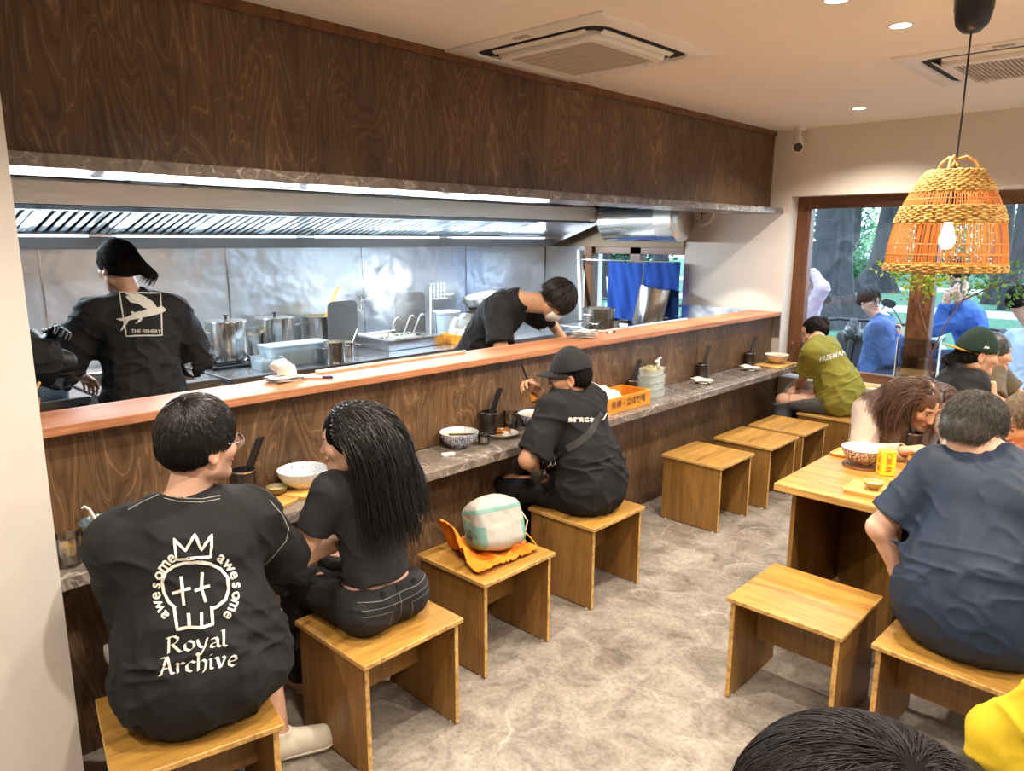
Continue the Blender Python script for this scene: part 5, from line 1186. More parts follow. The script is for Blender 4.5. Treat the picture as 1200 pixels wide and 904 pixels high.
    # ---------------------------------------------------------------- hair
    def hair_cap(s, mat, t=.012, h=.005, nape=-.07, side=-.02, fringe=.045, tex=.004, name='hair', vol=(1, 1, 1), extra=None):
        S = SF(); A = s.H; W = s.h2w; hs = s.hs; s.cap_r = V((.076 + t) * vol[0], (.095 + t) * vol[1], (.085 + t * 1.2) * vol[2])
        S.u(el(W(0, -.014, .032), V((.076 + t) * vol[0], (.095 + t) * vol[1], (.085 + t * 1.2) * vol[2]) * hs, A), .01); S.u(el(W(0, -.045, -.015), V(.066 + t * .7, .058 + t, .062) * hs, A), .03)
        if extra: extra(S)
        def fn(P):
            L = (P - s.hc) @ A.T / hs; cr = V(0, -.055, .10); D = L - cr; ang = np.arctan2(D[:, 0], D[:, 1]); rr = np.linalg.norm(D, axis=1); q = np.stack([np.cos(ang) * 7, np.sin(ang) * 7, rr * 9], 1) * 1.6; return tex * (1.4 * vnoise(q) + .8 * vnoise(q * 2.3 + 5) - .9)
        S.disp = fn
        S.sub(el(W(0, .105, -.058 + fringe - .045), V(.082, .085, .098) * hs, A), .008); S.cut(W(0, -.09, nape), -A[2] * .93 + A[1] * .36, .01)
        for q in (1, -1): S.sub(el(W(q * .098, .018, side - .040), V(.045, .042, .052) * hs, A), .008)
        o = s.put(name, S, h, M['scalp'] if mat in (M['hair'], M['hairf']) else mat); s.hair_mesh = s.last; return o
    def strands(s, mat, n, length=.05, r=.0009, parent=None, lift=.35, K=6, whorl=(0.01, -.055, .115), grav=.3, jit=.25, seed=1, name='strands', sel=None, flow=None, wave=0.0):
        P, Fq = s.hair_mesh; L = (P - s.hc) @ s.H.T / s.hs; rg = np.random.default_rng(seed); Nn = np.zeros_like(P)
        a, b, c = P[Fq[:, 0]], P[Fq[:, 1]], P[Fq[:, 2]]; fn = np.cross(b - a, c - a); [np.add.at(Nn, Fq[:, j], fn) for j in range(4)]; Nn /= np.linalg.norm(Nn, axis=1, keepdims=True) + 1e-12; Nl = Nn @ s.H.T
        ok = np.where((L[:, 2] > -.085) & ((Nl[:, 2] > -.35)) if sel is None else sel(L, Nl))[0]; i = rg.choice(ok, n); p = L[i] - Nl[i] * .003; nn = Nl[i]
        d = p - V(*whorl); 
        if flow is not None: d = flow(p, nn)
        d = d - nn * (d * nn).sum(1, keepdims=True); d /= np.linalg.norm(d, axis=1, keepdims=True) + 1e-9; d = d + nn * lift + rg.normal(size=(n, 3)) * jit; d /= np.linalg.norm(d, axis=1, keepdims=True); ln = length * rg.uniform(.6, 1.15, (n, 1)) / (K - 1); out = [p]; hgt = 1.005 + rg.uniform(0, .05, n)
        for k in range(K - 1):
            nl = (p - V(0, -.014, .032)) / s.cap_r ** 2; nl /= np.linalg.norm(nl, axis=1, keepdims=True); o_ = (d * nl).sum(1, keepdims=True); d = d - nl * (np.maximum(o_, 0) * (.25 + .35 * lift if k == 0 else (1.02 if lift < .4 else .3))) + V(0, 0, -grav) * .2; d /= np.linalg.norm(d, axis=1, keepdims=True); p = p + d * ln; q_ = (p - V(0, -.014, .032)) / s.cap_r; m_ = np.linalg.norm(q_, axis=1); fx = (m_ < hgt) & (p[:, 2] > -.03); p = np.where(fx[:, None], V(0, -.014, .032) + (p - V(0, -.014, .032)) * (hgt / np.maximum(m_, .3))[:, None], p); out.append(p)
        S_ = np.stack(out, 1); W_ = s.hc + (S_ @ s.H) * s.hs; return strand_mesh(name, W_ - s.org, r, r * .35, mat, parent or s.o)
    def glasses(s, mat, r=.0016, lens=.023, name='glasses', thick=False):
        W = s.h2w; m = MB()
        for q in (1, -1):
            m.tube([W(q * .033 + lens * math.cos(a), .108 - .006 * abs(math.cos(a)) * 0, -.004 + lens * .86 * math.sin(a)) - s.org for a in np.linspace(0, 2 * PI, 25)], r, 6, cap=False); m.tube([W(q * (.033 + lens), .107, .002) - s.org, W(q * .074, .085, .004) - s.org, W(q * .084, -.01, .008) - s.org, W(q * .082, -.025, -.012) - s.org], r, 6)
        m.tube([W(-.012, .109, .0) - s.org, W(0, .112, .003) - s.org, W(.012, .109, .0) - s.org], r, 6); g = m.build(name, mat, s.o, 60)
        for q in (1, -1): m = MB(); m.ring_loft([[W(q * .033 + lens * .97 * math.cos(a), .1078, -.004 + lens * .83 * math.sin(a)) - s.org for a in np.linspace(0, 2 * PI, 21)[:-1]]] * 1, True, False); m.build('lens', M['acryl'], g, None, fixn=False)
        return g
    def bvh(s, mesh): return BVHTree.FromPolygons([tuple(p) for p in mesh[0]], [tuple(f) for f in mesh[1].tolist()])
# ================================================================== THE PEOPLE
FAST = 1.0
HB = .0048
# ---------------------------------------------------------------- man with the skull print tee
p = Person('person in a black tee with a skull print, seen from behind, nearest at the bar', (-1.99, .80), 167, lean=9, sc=.965, broad=1.06, head=at(234, 518, 'X', -2.06), hdir=(-.13, .98, -.06), knees={1: (-2.25, 1.09, .49)}, ankles={1: (-2.14, 1.10, .09)}, seatrot=-12.7, tone='b', hroll=-4)
p.set_arm(1, (-2.27, 1.03, .64), (0, 1, -.5)); p.set_arm(-1, (-2.42, .78, .80), (.35, .05, -1))
p.hs = 1.0; p.toe[1] = p.an[1] + V(.06, .13, -.045)
p.body(HB)
p.trousers(M['shorts'], .022, top=.05, length=.46, legr=.03)
t1 = p.tee(M['tee_k'], ease=.028, hem=.30, sleeve=.98, sl_r=.070, droop=.05, flare=.035, amp=.013, neckr=.066, h=.0055)
p.shoes(plain('cream_trainer', '#d6cfbd', .6), plain('trainer_sole', '#e9e4d6', .6))
p.hair_cap(M['hair'], .014, nape=-.078, side=.008, fringe=.055, tex=.004, vol=(.98, 1, 1.06))
p.strands(M['hair'], 5200, .058, .0011, lift=.36, jit=.26, grav=.22, sel=lambda L, N: (L[:, 2] > .035) & (N[:, 2] > -.5), K=7)
p.strands(M['hair'], 4500, .030, .0010, lift=.12, jit=.14, grav=.30, seed=6, name='side_strands', sel=lambda L, N: (L[:, 2] > -.02) & (L[:, 2] < .05), K=4)
p.strands(M['hair'], 2600, .014, .0007, lift=.25, jit=.2, seed=4, K=3, name='short_strands', sel=lambda L, N: (L[:, 2] < .03) & (L[:, 2] > -.10))
p.glasses(M['steel'], .0014)
# printed back: crown, skull, arched words, lettering
bv = p.bvh(p.tee_mesh); px = 1 / 408.0
def onplane(x, y, O, N):
    d = _fw * _f + _r2 * (x - 600) - _u2 * (y - 452); return CAM_P + d * (((O - CAM_P) @ N) / (d @ N))
def flat(O, U, Vv):
    N = np.cross(U, Vv)
    return lambda x, y: ((onplane(x, y, O, N) - O) @ U, (onplane(x, y, O, N) - O) @ Vv)
Ob = at(231, 712, 'X', -1.86); uv = lambda x, y: (x, y)
def pt(pts): return [uv(x, y) for x, y in pts]
def st(pts, w=3.6, close=False): return stroke2d(pt(pts), w, 2.2, close)
sh = [st([(204, 632), (207, 656), (247, 653), (248, 627), (236, 645), (228, 627), (217, 646)], 3.2, True)]
sk = [(206, 713), (198, 706), (192, 694), (190, 682), (194, 671), (203, 664), (216, 660), (231, 659), (246, 661), (258, 667), (266, 677), (268, 690), (264, 703), (255, 711), (248, 714)]
sh += [st(sk), st([(204, 711), (208, 738), (221, 735), (236, 736), (249, 732), (248, 711)]), st([(222, 734), (221, 719)]), st([(236, 734), (236, 718)]), st([(212, 676), (214, 693), (216, 710)]), st([(202, 696), (214, 692), (223, 690)]), st([(237, 671), (236, 690), (241, 706)]), st([(228, 693), (238, 689), (246, 687)])]
def arcword(word, cx, cy, r, a0, a1, size):
    out = []; n = len(word)
    for i, ch in enumerate(word):
        a = R(a0 + (a1 - a0) * i / (n - 1)); g = xf(text_mesh(ch, 1.0, .022, .14), size, 0, -size * .27); g = xf(g, 1, r * math.cos(a), r * math.sin(a), a - PI / 2); out.append(([(cx + u, cy - v) for u, v in g[0]], g[1]))
    return out
sh += arcword('awesome', 230, 692, 47.5, 218, 128, 19) + arcword('awesome', 230, 692, 47.5, 52, -38, 19)
nib = (1.5, -1.05)
LET = {'R': [[(0, 0), (.02, 1)], [(-.12, .96), (.3, 1.02), (.5, .85), (.42, .62), (.1, .5)], [(.2, .5), (.62, .0), (.75, .05)]], 'o': [[(.25, .6), (.02, .42), (.05, .12), (.3, 0), (.52, .2), (.5, .48), (.25, .62)]], 'y': [[(0, .62), (.12, .2), (.3, .08)], [(.55, .66), (.42, .1), (.2, -.32), (-.02, -.28)]], 'a': [[(.08, .56), (.32, .6), (.42, .45), (.42, .05), (.56, 0)], [(.4, .34), (.1, .26), (.06, .06), (.22, 0), (.42, .12)]], 'l': [[(-.06, .98), (.06, 1.0), (.08, .06), (.24, 0)]],
       'A': [[(-.05, 0), (.1, 0)], [(.03, 0), (.32, 1.0)], [(.05, .98), (.36, 1.02), (.55, .04), (.7, 0)], [(.12, .36), (.5, .38)]], 'r': [[(-.03, .6), (.08, .6), (.08, 0)], [(.08, .44), (.26, .62), (.4, .52)]], 'c': [[(.46, .5), (.26, .62), (.04, .4), (.06, .12), (.28, 0), (.46, .12)]], 'h': [[(-.06, 1.0), (.06, 1.02), (.06, 0)], [(.06, .42), (.3, .62), (.46, .45), (.42, .05), (.3, -.14)]], 'i': [[(-.02, .58), (.08, .6), (.08, .05), (.2, 0)], [(.06, .86), (.11, .84)]], 'v': [[(-.03, .62), (.08, .6), (.22, .0), (.46, .52), (.36, .64)]], 'e': [[(.06, .3), (.44, .36), (.4, .56), (.24, .62), (.04, .4), (.06, .12), (.26, 0), (.44, .1)]]}
ADV = {'R': .82, 'o': .68, 'y': .68, 'a': .66, 'l': .34, 'A': .80, 'r': .48, 'c': .56, 'h': .62, 'i': .32, 'v': .60, 'e': .56}
def lettered(word, x0, y0, x1, y1, hgt):
    tot = sum(ADV[c] for c in word); sx = (x1 - x0) / tot; x = 0; out = []
    for c in word:
        for s_ in LET[c]:
            P_ = [(x0 + (x + u) * sx, y0 + (y1 - y0) * (x + u) / tot - v * hgt) for u, v in s_]
            out.append(stroke2d(pt(P_), 0, 1.6, False, nib))
        x += ADV[c]
    return out
sh += lettered('Royal', 198, 766, 268, 757, 19) + lettered('Archive', 188, 792, 280, 780, 20)
PR1 = dict(sh=sh, bv=bv, p=p, t=t1)
view_decal('back_print', sh, M['print'], t1, p.tee_mesh, p.org)
thr = plain('pale_thread', (.30, .30, .27), .9)
view_decal('seam_stitching', [stroke2d(q, .8, 2) for q in ([(316, 587), (331, 604), (338, 620), (335, 634), (322, 650), (309, 664)], [(150, 598), (168, 588), (186, 580)], [(192, 580), (208, 584), (236, 585), (258, 581)], [(192, 584), (208, 588), (236, 589), (258, 585)], [(340, 712), (352, 708), (363, 700)])], thr, t1, p.tee_mesh, p.org, .0012)
# ---------------------------------------------------------------- long haired woman
p = Person('person with long black hair in a cropped black tee and jeans', (-2.03, 1.455), 182, lean=7, sc=.92, broad=.84, head=at(411, 516, 'X', -2.09), hdir=(-.74, -.67, -.06), hroll=4, tone='b', bend=4, spread=.02)
p.set_arm(-1, (-2.19, 1.43, .70), (-.05, -1, -.75)); p.set_arm(1, (-2.25, 1.50, .72), (.2, 1, -.6))
p.body(.0042)
p.trousers(M['denim_k'], .014, top=.070, h=.006, amp=.006)
bvj = p.bvh(p.tr_mesh); jn = plain('pale_stitching', (.16, .155, .15), .9)
def jt(pts, w=.0028): return stroke2d(pts, w, .01)
Oj = p.pel - p.fw0 * .15; UU, VV = p.lat0, p.up
jd = [jt([(-.16, .05), (-.08, .038), (0, .036), (.08, .038), (.16, .05)]), jt([(0, .04), (0, -.09)], .002), jt([(-.15, .0), (-.10, -.004), (-.045, -.012), (-.052, -.075), (-.09, -.085)], .002), jt([(.15, .0), (.10, -.004), (.045, -.012), (.052, -.075), (.09, -.085)], .002), jt([(-.15, .022), (0, .005), (.15, .022)], .002)]
decal('seam_stitching', jd, Oj, UU, VV, jn, p.tr_o, .0015, bvj, p.org)
for u in (-.07, .0, .07):
    m = MB(); c = p.pel - p.fw0 * (.125 if u == 0 else .118) * 1.0 + p.lat0 * u + p.up * .052 - p.org; h_ = bvj.ray_cast(Vector(p.pel + p.lat0 * u + p.up * .05 - p.fw0 * .6), Vector(p.fw0)); c = np.array(h_[0]) - p.org; m.box(c, (.008, .016, .04), .002); m.build('belt_loop', M['denim_k'], p.tr_o)
p.tee(M['tee_k2'], ease=.010, hem=.012, sleeve=.56, sl_r=.056, droop=.0, h=.005, amp=.006, neckr=.060)
def side_hair(S): pass
p.hair_cap(M['hair'], .016, nape=-.085, side=-.075, fringe=.050, tex=.004, h=.005)
def longhair(p, n, length, mat, r, seed, sel=None, flow_part=0.0, K=34, off=.012, wave=.008, name='strands', spreadb=.0, bias=None, tuck=False):
    rg = np.random.default_rng(seed); th = rg.uniform(0, 2 * PI, n * 6); zz = rg.uniform(-.15, 1, n * 6); rr = np.sqrt(1 - zz ** 2); D = np.stack([rr * np.cos(th), rr * np.sin(th), zz], 1)
    L = V(0, -.014, .032) + D * V(.084, .103, .096); ok = (L[:, 1] < (.052 if tuck else .05)) & ((L[:, 2] > .02) | (L[:, 1] < -.005)); L = L[ok][:n]; D = D[ok][:n]
    P = p.hc + (L @ p.H) * p.hs; part = np.sign(L[:, 0] - flow_part); d = np.stack([part * (.55 if tuck else .9), -.85 + 0 * part, .1 - .0 * part], 1) @ p.H
    C = SF(); C.u(el(p.h2w(0, -.014, .032), V(.084, .103, .096) * p.hs, p.H), .01); C.u(rc(p.h2w(0, -.03, -.05), p.neck, .066, .07), .03); C.u(el(p.h2w(0, .03, -.03), V(.066, .066, .09) * p.hs, p.H), .01); p.torso(C, .028, .05)
    for q in (1, -1): C.u(rc(p.sh[q], p.arm[q][0], .075, .065), .03)
    offs = rg.uniform(.0, off, n); ln = (length * rg.uniform(.80, 1.08, n) / (K - 1))[:, None]; ph = rg.uniform(0, 6, (n, 3)); out = []; jit = rg.normal(size=(n, 3)) * .05
    for k in range(K):
        out.append(P.copy()); f = k / (K - 1); g = V(0, 0, -1) * (.30 + .55 * min(1, f * 5)); d = d + g * .35 + jit * (.18 if k < 20 else .3) + (bias if bias is not None else 0); d += wave * 6 * np.sin(ph + k * .45); d /= np.linalg.norm(d, axis=1, keepdims=True); P = P + d * ln
        for _ in range(2):
            dist = C.at(P) - offs; e = 1e-3; m_ = dist < 0
            if m_.any():
                Q = P[m_]; G = np.stack([C.at(Q + V(e, 0, 0)) - C.at(Q - V(e, 0, 0)), C.at(Q + V(0, e, 0)) - C.at(Q - V(0, e, 0)), C.at(Q + V(0, 0, e)) - C.at(Q - V(0, 0, e))], 1); G /= np.linalg.norm(G, axis=1, keepdims=True) + 1e-9; P[m_] = Q - G * dist[m_][:, None]
        if k: d = P - out[-1]; d /= np.linalg.norm(d, axis=1, keepdims=True) + 1e-9
    return strand_mesh(name, np.stack(out, 1) - p.org, r, r * .5, mat, p.o)
longhair(p, 3800, .42, M['hair'], .0013, 3, bias=V(.02, .03, 0), off=.022, tuck=True)
# ---------------------------------------------------------------- diner in the black cap
p = Person('person in a black cap with a crossbody strap, lifting food with chopsticks', (-2.20, 2.885), 186, lean=8, sc=.97, broad=1.02, head=at(668, 441, 'X', -2.30), hdir=(-.80, -.58, -.16), tone='c', bend=12, hroll=0)
p.set_arm(-1, at(637, 560, 'X', -2.36), (.1, -.8, -.1), hd=(-.35, .5, -.45), hn=(-.2, -.2, -1), curl=(.35, .4, .3)); hw = p.h2w(.03, .17, -.075); p.set_arm(1, hw, (-.3, .6, -1), hd=(-.45, -.55, .6), hn=(.25, -.8, -.3), curl=(.9, .9, .5))
p.body(HB)
p.trousers(M['tee_k'], .014, h=.007)
p.tee(M['tee_k'], ease=.024, hem=.30, sleeve=.86, sl_r=.080, droop=.03, flare=.012, amp=.015, h=.006, neckr=.066)
bv = p.bvh(p.tee_mesh); q0 = 1 / 235.0; g = text_mesh('魚群高橋本店', 6.2, .014, 1.2)
view_decal('back_lettering', [([(684 + x, 494.5 - y) for x, y in g[0]], g[1]), stroke2d([(701, 493), (704, 491), (706, 492.5), (708, 490), (711, 484)], 1.3, 1)], M['print'], p.tee_o, p.tee_mesh, p.org)
def strap(p, pts2, w, mat, name, mesh):
    """flat strap lying on the cloth: pts2 are (origin, direction) rays"""
    b = p.bvh(mesh); L = []
    for o, d in pts2:
        h_ = b.ray_cast(Vector(o), Vector(nrm(d))); 
        if h_[0] is not None: L.append((np.array(h_[0]), np.array(h_[1])))
    m = MB(); rows = []
    for i, (c, n_) in enumerate(L):
        t_ = nrm(L[min(i + 1, len(L) - 1)][0] - L[max(i - 1, 0)][0]); s_ = nrm(np.cross(n_, t_)); c = c + n_ * .003 - p.org; rows.append([c - s_ * w / 2, c + s_ * w / 2, c + s_ * w / 2 + n_ * .003, c - s_ * w / 2 + n_ * .003])
    m.ring_loft(rows); return m.build(name, mat, p.o, 50)
wb = plain('black_webbing', (.028, .027, .026), .8, bump=.6, bscale=500)
rays = []
for f in np.linspace(0, 1, 26):
    a = (f - .02) * PI * 1.0; c = V(*at(709, 484, 'X', -2.12)); c2 = V(*at(664, 543, 'X', -2.12))
    cc = c * (1 - f) + c2 * f; rays.append((cc - p.fw * .5 + V(0, 0, .0), p.fw))
strap(p, [(r_[0], r_[1]) for r_ in rays], .036, wb, 'crossbody_strap', p.tee_mesh)
m = MB(); h_ = BVHTree.FromPolygons([tuple(v) for v in p.tee_mesh[0]], [tuple(f) for f in p.tee_mesh[1].tolist()]).ray_cast(Vector(c2 * .93 + c * .07 - p.fw * .5), Vector(p.fw)); c_ = (np.array(h_[0]) if h_[0] is not None else c2) - p.fw * .006 - p.org
m.tube([c_ + p.lat * .02 * math.cos(a) + p.up * .014 * math.sin(a) for a in np.linspace(0, 2 * PI, 14)], .003, 6); m.tube([c_ - p.lat * .02, c_ - p.lat * .05 - p.up * .01], .003, 6); m.build('strap_buckle', M['steel'], p.o, 50)
p.hair_cap(M['hair'], .008, nape=-.075, side=-.02, fringe=.03, h=.006); p.strands(M['hairb'], 900, .035, .0009, lift=.2, sel=lambda L, N: (L[:, 2] < .0) & (L[:, 1] < .0), flow=lambda q, n: np.tile(V(0, -.3, -1), (len(q), 1)))
def cap(p, mat, brim, bmat=None, back=False, button=None, low=.018, name='cap', tilt=0.0):
    S = SF(); W, A, h = p.h2w, p.H, p.hs; s_ = -1 if back else 1
    S.u(el(W(0, -.012, .030), V(.092, .112, .105) * h, A), .01); S.u(rc(W(0, -.012, .035), W(0, -.012, .085), .080 * h, .070 * h), .03); S.cut(W(0, 0, low), -A[2] + A[1] * s_ * .0 + A[1] * tilt, .003); S.sub(el(W(0, -.012, .01), V(.086, .106, .096) * h, A), .003)
    def fn(P): L = (P - p.hc) @ A.T; a = np.arctan2(L[:, 0], L[:, 1] + .012); return -.0016 * np.clip(1 - np.abs(np.sin(a * 3)) * 9, 0, 1) + .002 * vnoise(L * 30)
    S.disp = fn; o = p.put(name, S, .0045, mat)
    m = MB(); rows = []
    for i in range(9):
        f = i / 8; row = []
        for j in range(19):
            a = (j / 18 - .5) * PI * .92; rx, ry = .088 + .004 * f, .108 + .078 * f * (math.cos(a) ** .6 if math.cos(a) > 0 else 0); x = rx * math.sin(a); y = (-.012 + ry * math.cos(a)); z = low + .006 + .012 * math.cos(a * 1.3) * 0 - .020 * (x / .09) ** 2 - brim * f - tilt * 0
            row.append(W(x, s_ * y if not back else -(.024 + y - .0) + .0, z) - p.org)
        rows.append(row)
    m.grid(rows); m.grid([[q - A[2] * .004 for q in r] for r in rows], flip=True); m.build('brim', bmat or mat, o, 60, fixn=False)
    m = MB(); m.lathe([(.009, -.003), (.008, .003), (.001, .006)], n=14); b_ = m.build('top_button', button or mat, o, 50, W(0, -.012, .136 if True else 0) - p.org); return o
cap(p, M['tee_k2'], .010, low=.036)
p.glasses(plain('brown_frame', (.10, .03, .015), .3), .0022, .022)
cap_p = p
ch0 = p.hands[1][0] + nrm(V(-.45, -.55, .6)) * .08; fd = p.h2w(.015, .205, -.085)
for k in (0, 1):
    a = ch0 + V(.0, .0, .012 * k) + nrm(ch0 - fd) * .10; b = fd + V(0, 0, .010 * k); m = MB(); m.tube([(0, 0, 0), b - a], [.004, .0026], 7); o = m.build('chopstick', M['blackp'], None, 50, a); T(o, 'black chopstick held up to the mouth of the cap wearer', 'chopstick', 'chopsticks held by the cap wearer')
t = thing('fried_chicken', 'bite of orange fried chicken held up in chopsticks', 'food', fd); m = MB(); blob(m, (0, 0, -.012), .024, 71, .45, 14, .8); m.build('crust', M['fried'], t, 60)
# ---------------------------------------------------------------- woman in green
p = Person('person in an olive green tee with tied up hair, at the far bar end', (-2.06, 5.95), 187, lean=16, bend=16, sc=.96, broad=1.02, head=at(955, 389, 'X', -2.42), hdir=(-.86, -.36, -.42), tone='b', twist=4)
p.set_arm(-1, at(934, 459, 'X', -2.46), (.3, -1, -.5), hd=(-.9, .2, -.4)); p.set_arm(1, at(945, 405, 'X', -2.60), (-.2, 1, -.6), hd=(-.2, -.6, .6), hn=(.5, -.6, .2), curl=(.9, .9, .5))
p.body(.006); p.trousers(M['greyp'], .018, h=.008)
p.tee(M['olive'], ease=.026, hem=.22, sleeve=.72, sl_r=.072, droop=.02, flare=.01, amp=.013, h=.006)
bv = p.bvh(p.tee_mesh); g = text_mesh('FREEMAN', 8.6, .014, 1.2); view_decal('back_lettering', [([(976 + x * .86, 420 - y - x * .26) for x, y in g[0]], g[1])], M['print'], p.tee_o, p.tee_mesh, p.org)
def bun(S): S.u(el(p.h2w(0, -.105, .055), V(.042, .038, .042) * p.hs, p.H), .012)
p.hair_cap(M['hair'], .010, nape=-.07, side=-.02, fringe=.045, extra=bun, tex=.005); p.strands(M['hairb'], 700, .03, .0010, lift=.3, sel=lambda L, N: (L[:, 1] < -.075) & (L[:, 2] > .01), jit=.6); p.strands(M['hair'], 1200, .06, .001, lift=.02, jit=.1, grav=0, flow=lambda q, n: V(0, -.11, .055) - q)
fd = p.hands[1][0]; t = thing('soup_spoon', 'steel spoon at the lips of the woman in green', 'spoon', fd + V(-.02, -.03, .03)); m = MB(); m.tube([(0, 0, 0), (-.05, -.06, .02), (-.08, -.09, .0)], [.005, .004, .005], 7); m.build('handle', M['pot'], t, 50); m = MB(); m.lathe([(.001, -.006), (.016, 0), (.014, .002), (.001, -.003)], (-.085, -.10, 0), 16, sy=1.4); m.build('spoon_bowl', M['pot'], t, 50)
# ---------------------------------------------------------------- man in navy
p = Person('person in a navy tee with short greying hair, back to us at the communal table', (-.455, 2.73), 88, lean=10, bend=16, sc=1.03, broad=1.12, head=at(1141, 505, 'Y', 2.93), hdir=(.34, .84, -.42), tone='b', seatrot=-92, side=2)
p.set_arm(-1, at(1063, 690, 'Y', 2.84), (-.7, -.5, -.2), hd=(.1, .35, -.9), hn=(1, 0, 0)); p.set_arm(1, (-.06, 3.02, .785), (1, -.4, -.1))
p.body(HB); p.trousers(M['tee_k'], .014, h=.008)
p.tee(M['navy'], ease=.020, hem=.30, sleeve=.80, sl_r=.070, droop=.02, flare=.015, amp=.008, h=.0055, neckr=.060)
p.hair_cap(M['hair_s'], .012, nape=-.062, side=.0, fringe=.055, tex=.003)
p.strands(M['hairg'], 4200, .022, .0010, lift=.55, jit=.3, K=4, sel=lambda L, N: (L[:, 2] > -.08) & (L[:, 1] < .03)); p.strands(M['hair_s'], 5200, .026, .0011, lift=.55, jit=.3, K=4, seed=8, name='dark_strands', sel=lambda L, N: (L[:, 2] > .03))
p.glasses(M['iron'], .0018)
# ---------------------------------------------------------------- woman in the beige cardigan
p = Person('person with chin length brown hair in a beige cardigan at the communal table', (-1.10, 4.25), -88, lean=12, bend=12, sc=.95, head=at(1078, 474, 'Y', 4.08), hdir=(.78, -.40, -.46), twist=-28, tone='o', zs=.43)
p.set_arm(1, (-1.0, 3.82, .775), (-1, .2, -.6)); p.set_arm(-1, (-.78, 3.80, .775), (.6, .4, -.8))
p.body(.0055); p.trousers(M['denim_b'], .014, h=.009)
p.tee(M['beige'], ease=.022, hem=.22, long=True, amp=.010, h=.006, name='cardigan')
p.hair_cap(M['hairb'], .016, nape=-.085, side=-.06, fringe=.05, h=.006); longhair(p, 2600, .25, M['hairb'], .0015, 12, off=.018, bias=V(0, .0, 0), K=20)
t = thing('box_stool', 'plywood stool under the woman in the beige cardigan', 'stool', (0, 0, 0)); bpy.data.objects.remove(t); copy_tree(s0, 'plywood stool under the woman in the beige cardigan', (-1.10, 4.25, 0), R(90))
# ---------------------------------------------------------------- man in the green cap
p = Person('person in a green and yellow cap resting his chin on a fist', (-1.16, 5.02), 24, lean=14, bend=12, sc=1.0, head=at(1146, 414, 'Y', 5.0), hdir=(.84, .50, -.14), tone='o', seatrot=24)
p.set_arm(1, at(1163, 466, 'Y', 4.93), (.3, -.5, -1), hd=(-.1, .35, .9), hn=(-.8, -.2, .1), curl=(1.3, 1.3, .8)); p.set_arm(-1, (-.78, 5.25, .75), (0, 1, -.5))
p.body(.0055); p.trousers(M['denim_b'], .014, h=.009); p.tee(M['tee_k2'], ease=.022, hem=.22, sleeve=.75, sl_r=.072, amp=.010, h=.006)
def tail(S): S.u(rc(p.h2w(0, -.10, -.03), p.h2w(0, -.145, -.07), .03, .035), .02)
p.hair_cap(M['hair'], .008, nape=-.085, side=-.03, fringe=.03, extra=tail, h=.006); p.strands(M['hair'], 1200, .06, .001, lift=.2, sel=lambda L, N: (L[:, 2] < .0) & (L[:, 1] < .0), flow=lambda q, n: np.tile(V(0, -.5, -.8), (len(q), 1)))
M['capg'] = fabric('dark_green_twill', (.012, .030, .020), .8, 600, .2, .08); M['capy'] = fabric('mustard_twill', (.62, .33, .02), .8, 600, .2, .05)
co = cap(p, M['capg'], -.004, M['capy'], True, M['capy'], low=.014)
W = p.h2w; CP = [tuple(v.co) for v in co.data.vertices]; cb = BVHTree.FromPolygons([tuple(np.array(v) + p.org) for v in CP], [tuple(f.vertices) for f in co.data.polygons])
decal('cap_letters', [xf(text_mesh("A's", .06, .02, .02), 1, 0, -.02)], W(.0, -.13, .075), -p.H[0], p.H[2], M['print'], co, .002, cb, p.org)
decal('cap_mark', [xf(stroke2d([(-.012, -.004), (-.004, .008), (.003, -.003), (.009, .007), (.013, -.002)], .006, .004), 1)], W(.105, .0, .045), p.H[1], p.H[2], M['print'], co, .002, cb, p.org)
copy_tree(s0, 'plywood stool under the man in the green cap', (-1.16, 5.02, 0), R(24))
# ---------------------------------------------------------------- person behind him
p = Person('person in a khaki shirt sitting behind the man in the green cap', (-1.12, 5.62), 15, lean=12, sc=.98, head=at(1163, 413, 'Y', 5.48), hdir=(.92, .38, -.05), tone='o', seatrot=8); p.set_arm(1, (-.72, 5.42, .75), (.2, -1, -.6)); p.set_arm(-1, (-.72, 5.66, .75), (0, 1, -.6)); p.body(.007); p.trousers(M['tee_k'], .014, h=.01); p.tee(M['khaki'], ease=.024, hem=.22, sleeve=.9, amp=.01, h=.008, sl_r=.075); p.hair_cap(M['hair_s'], .016, h=.007)
copy_tree(s0, 'plywood stool under the person in the khaki shirt', (-1.12, 5.62, 0), R(8))
# ---------------------------------------------------------------- grey haired person
p = Person('person with light greying hair in a floral top, face lit by the lamp', (-.42, 4.24), -95, lean=14, bend=14, sc=.98, head=at(1202, 494, 'Y', 3.98), hdir=(-.62, -.62, -.42), twist=14, tone='o'); p.set_arm(1, (-.60, 3.84, .775), (-.6, .3, -.8)); p.set_arm(-1, (-.28, 3.80, .775), (.8, .4, -.6)); p.body(.005); p.trousers(M['denim_b'], .014, h=.01); p.tee(M['floral'], ease=.022, hem=.22, sleeve=.8, amp=.009, h=.007)
p.hair_cap(M['hairg'], .014, nape=-.075, side=-.015, fringe=.04, h=.006); p.strands(hair_mat('fair_grey_hair', (.22, .16, .10), .5), 2600, .05, .001, lift=.25, jit=.2)
copy_tree(s0, 'plywood stool under the grey haired person in the floral top', (-.42, 4.24, 0), R(85))
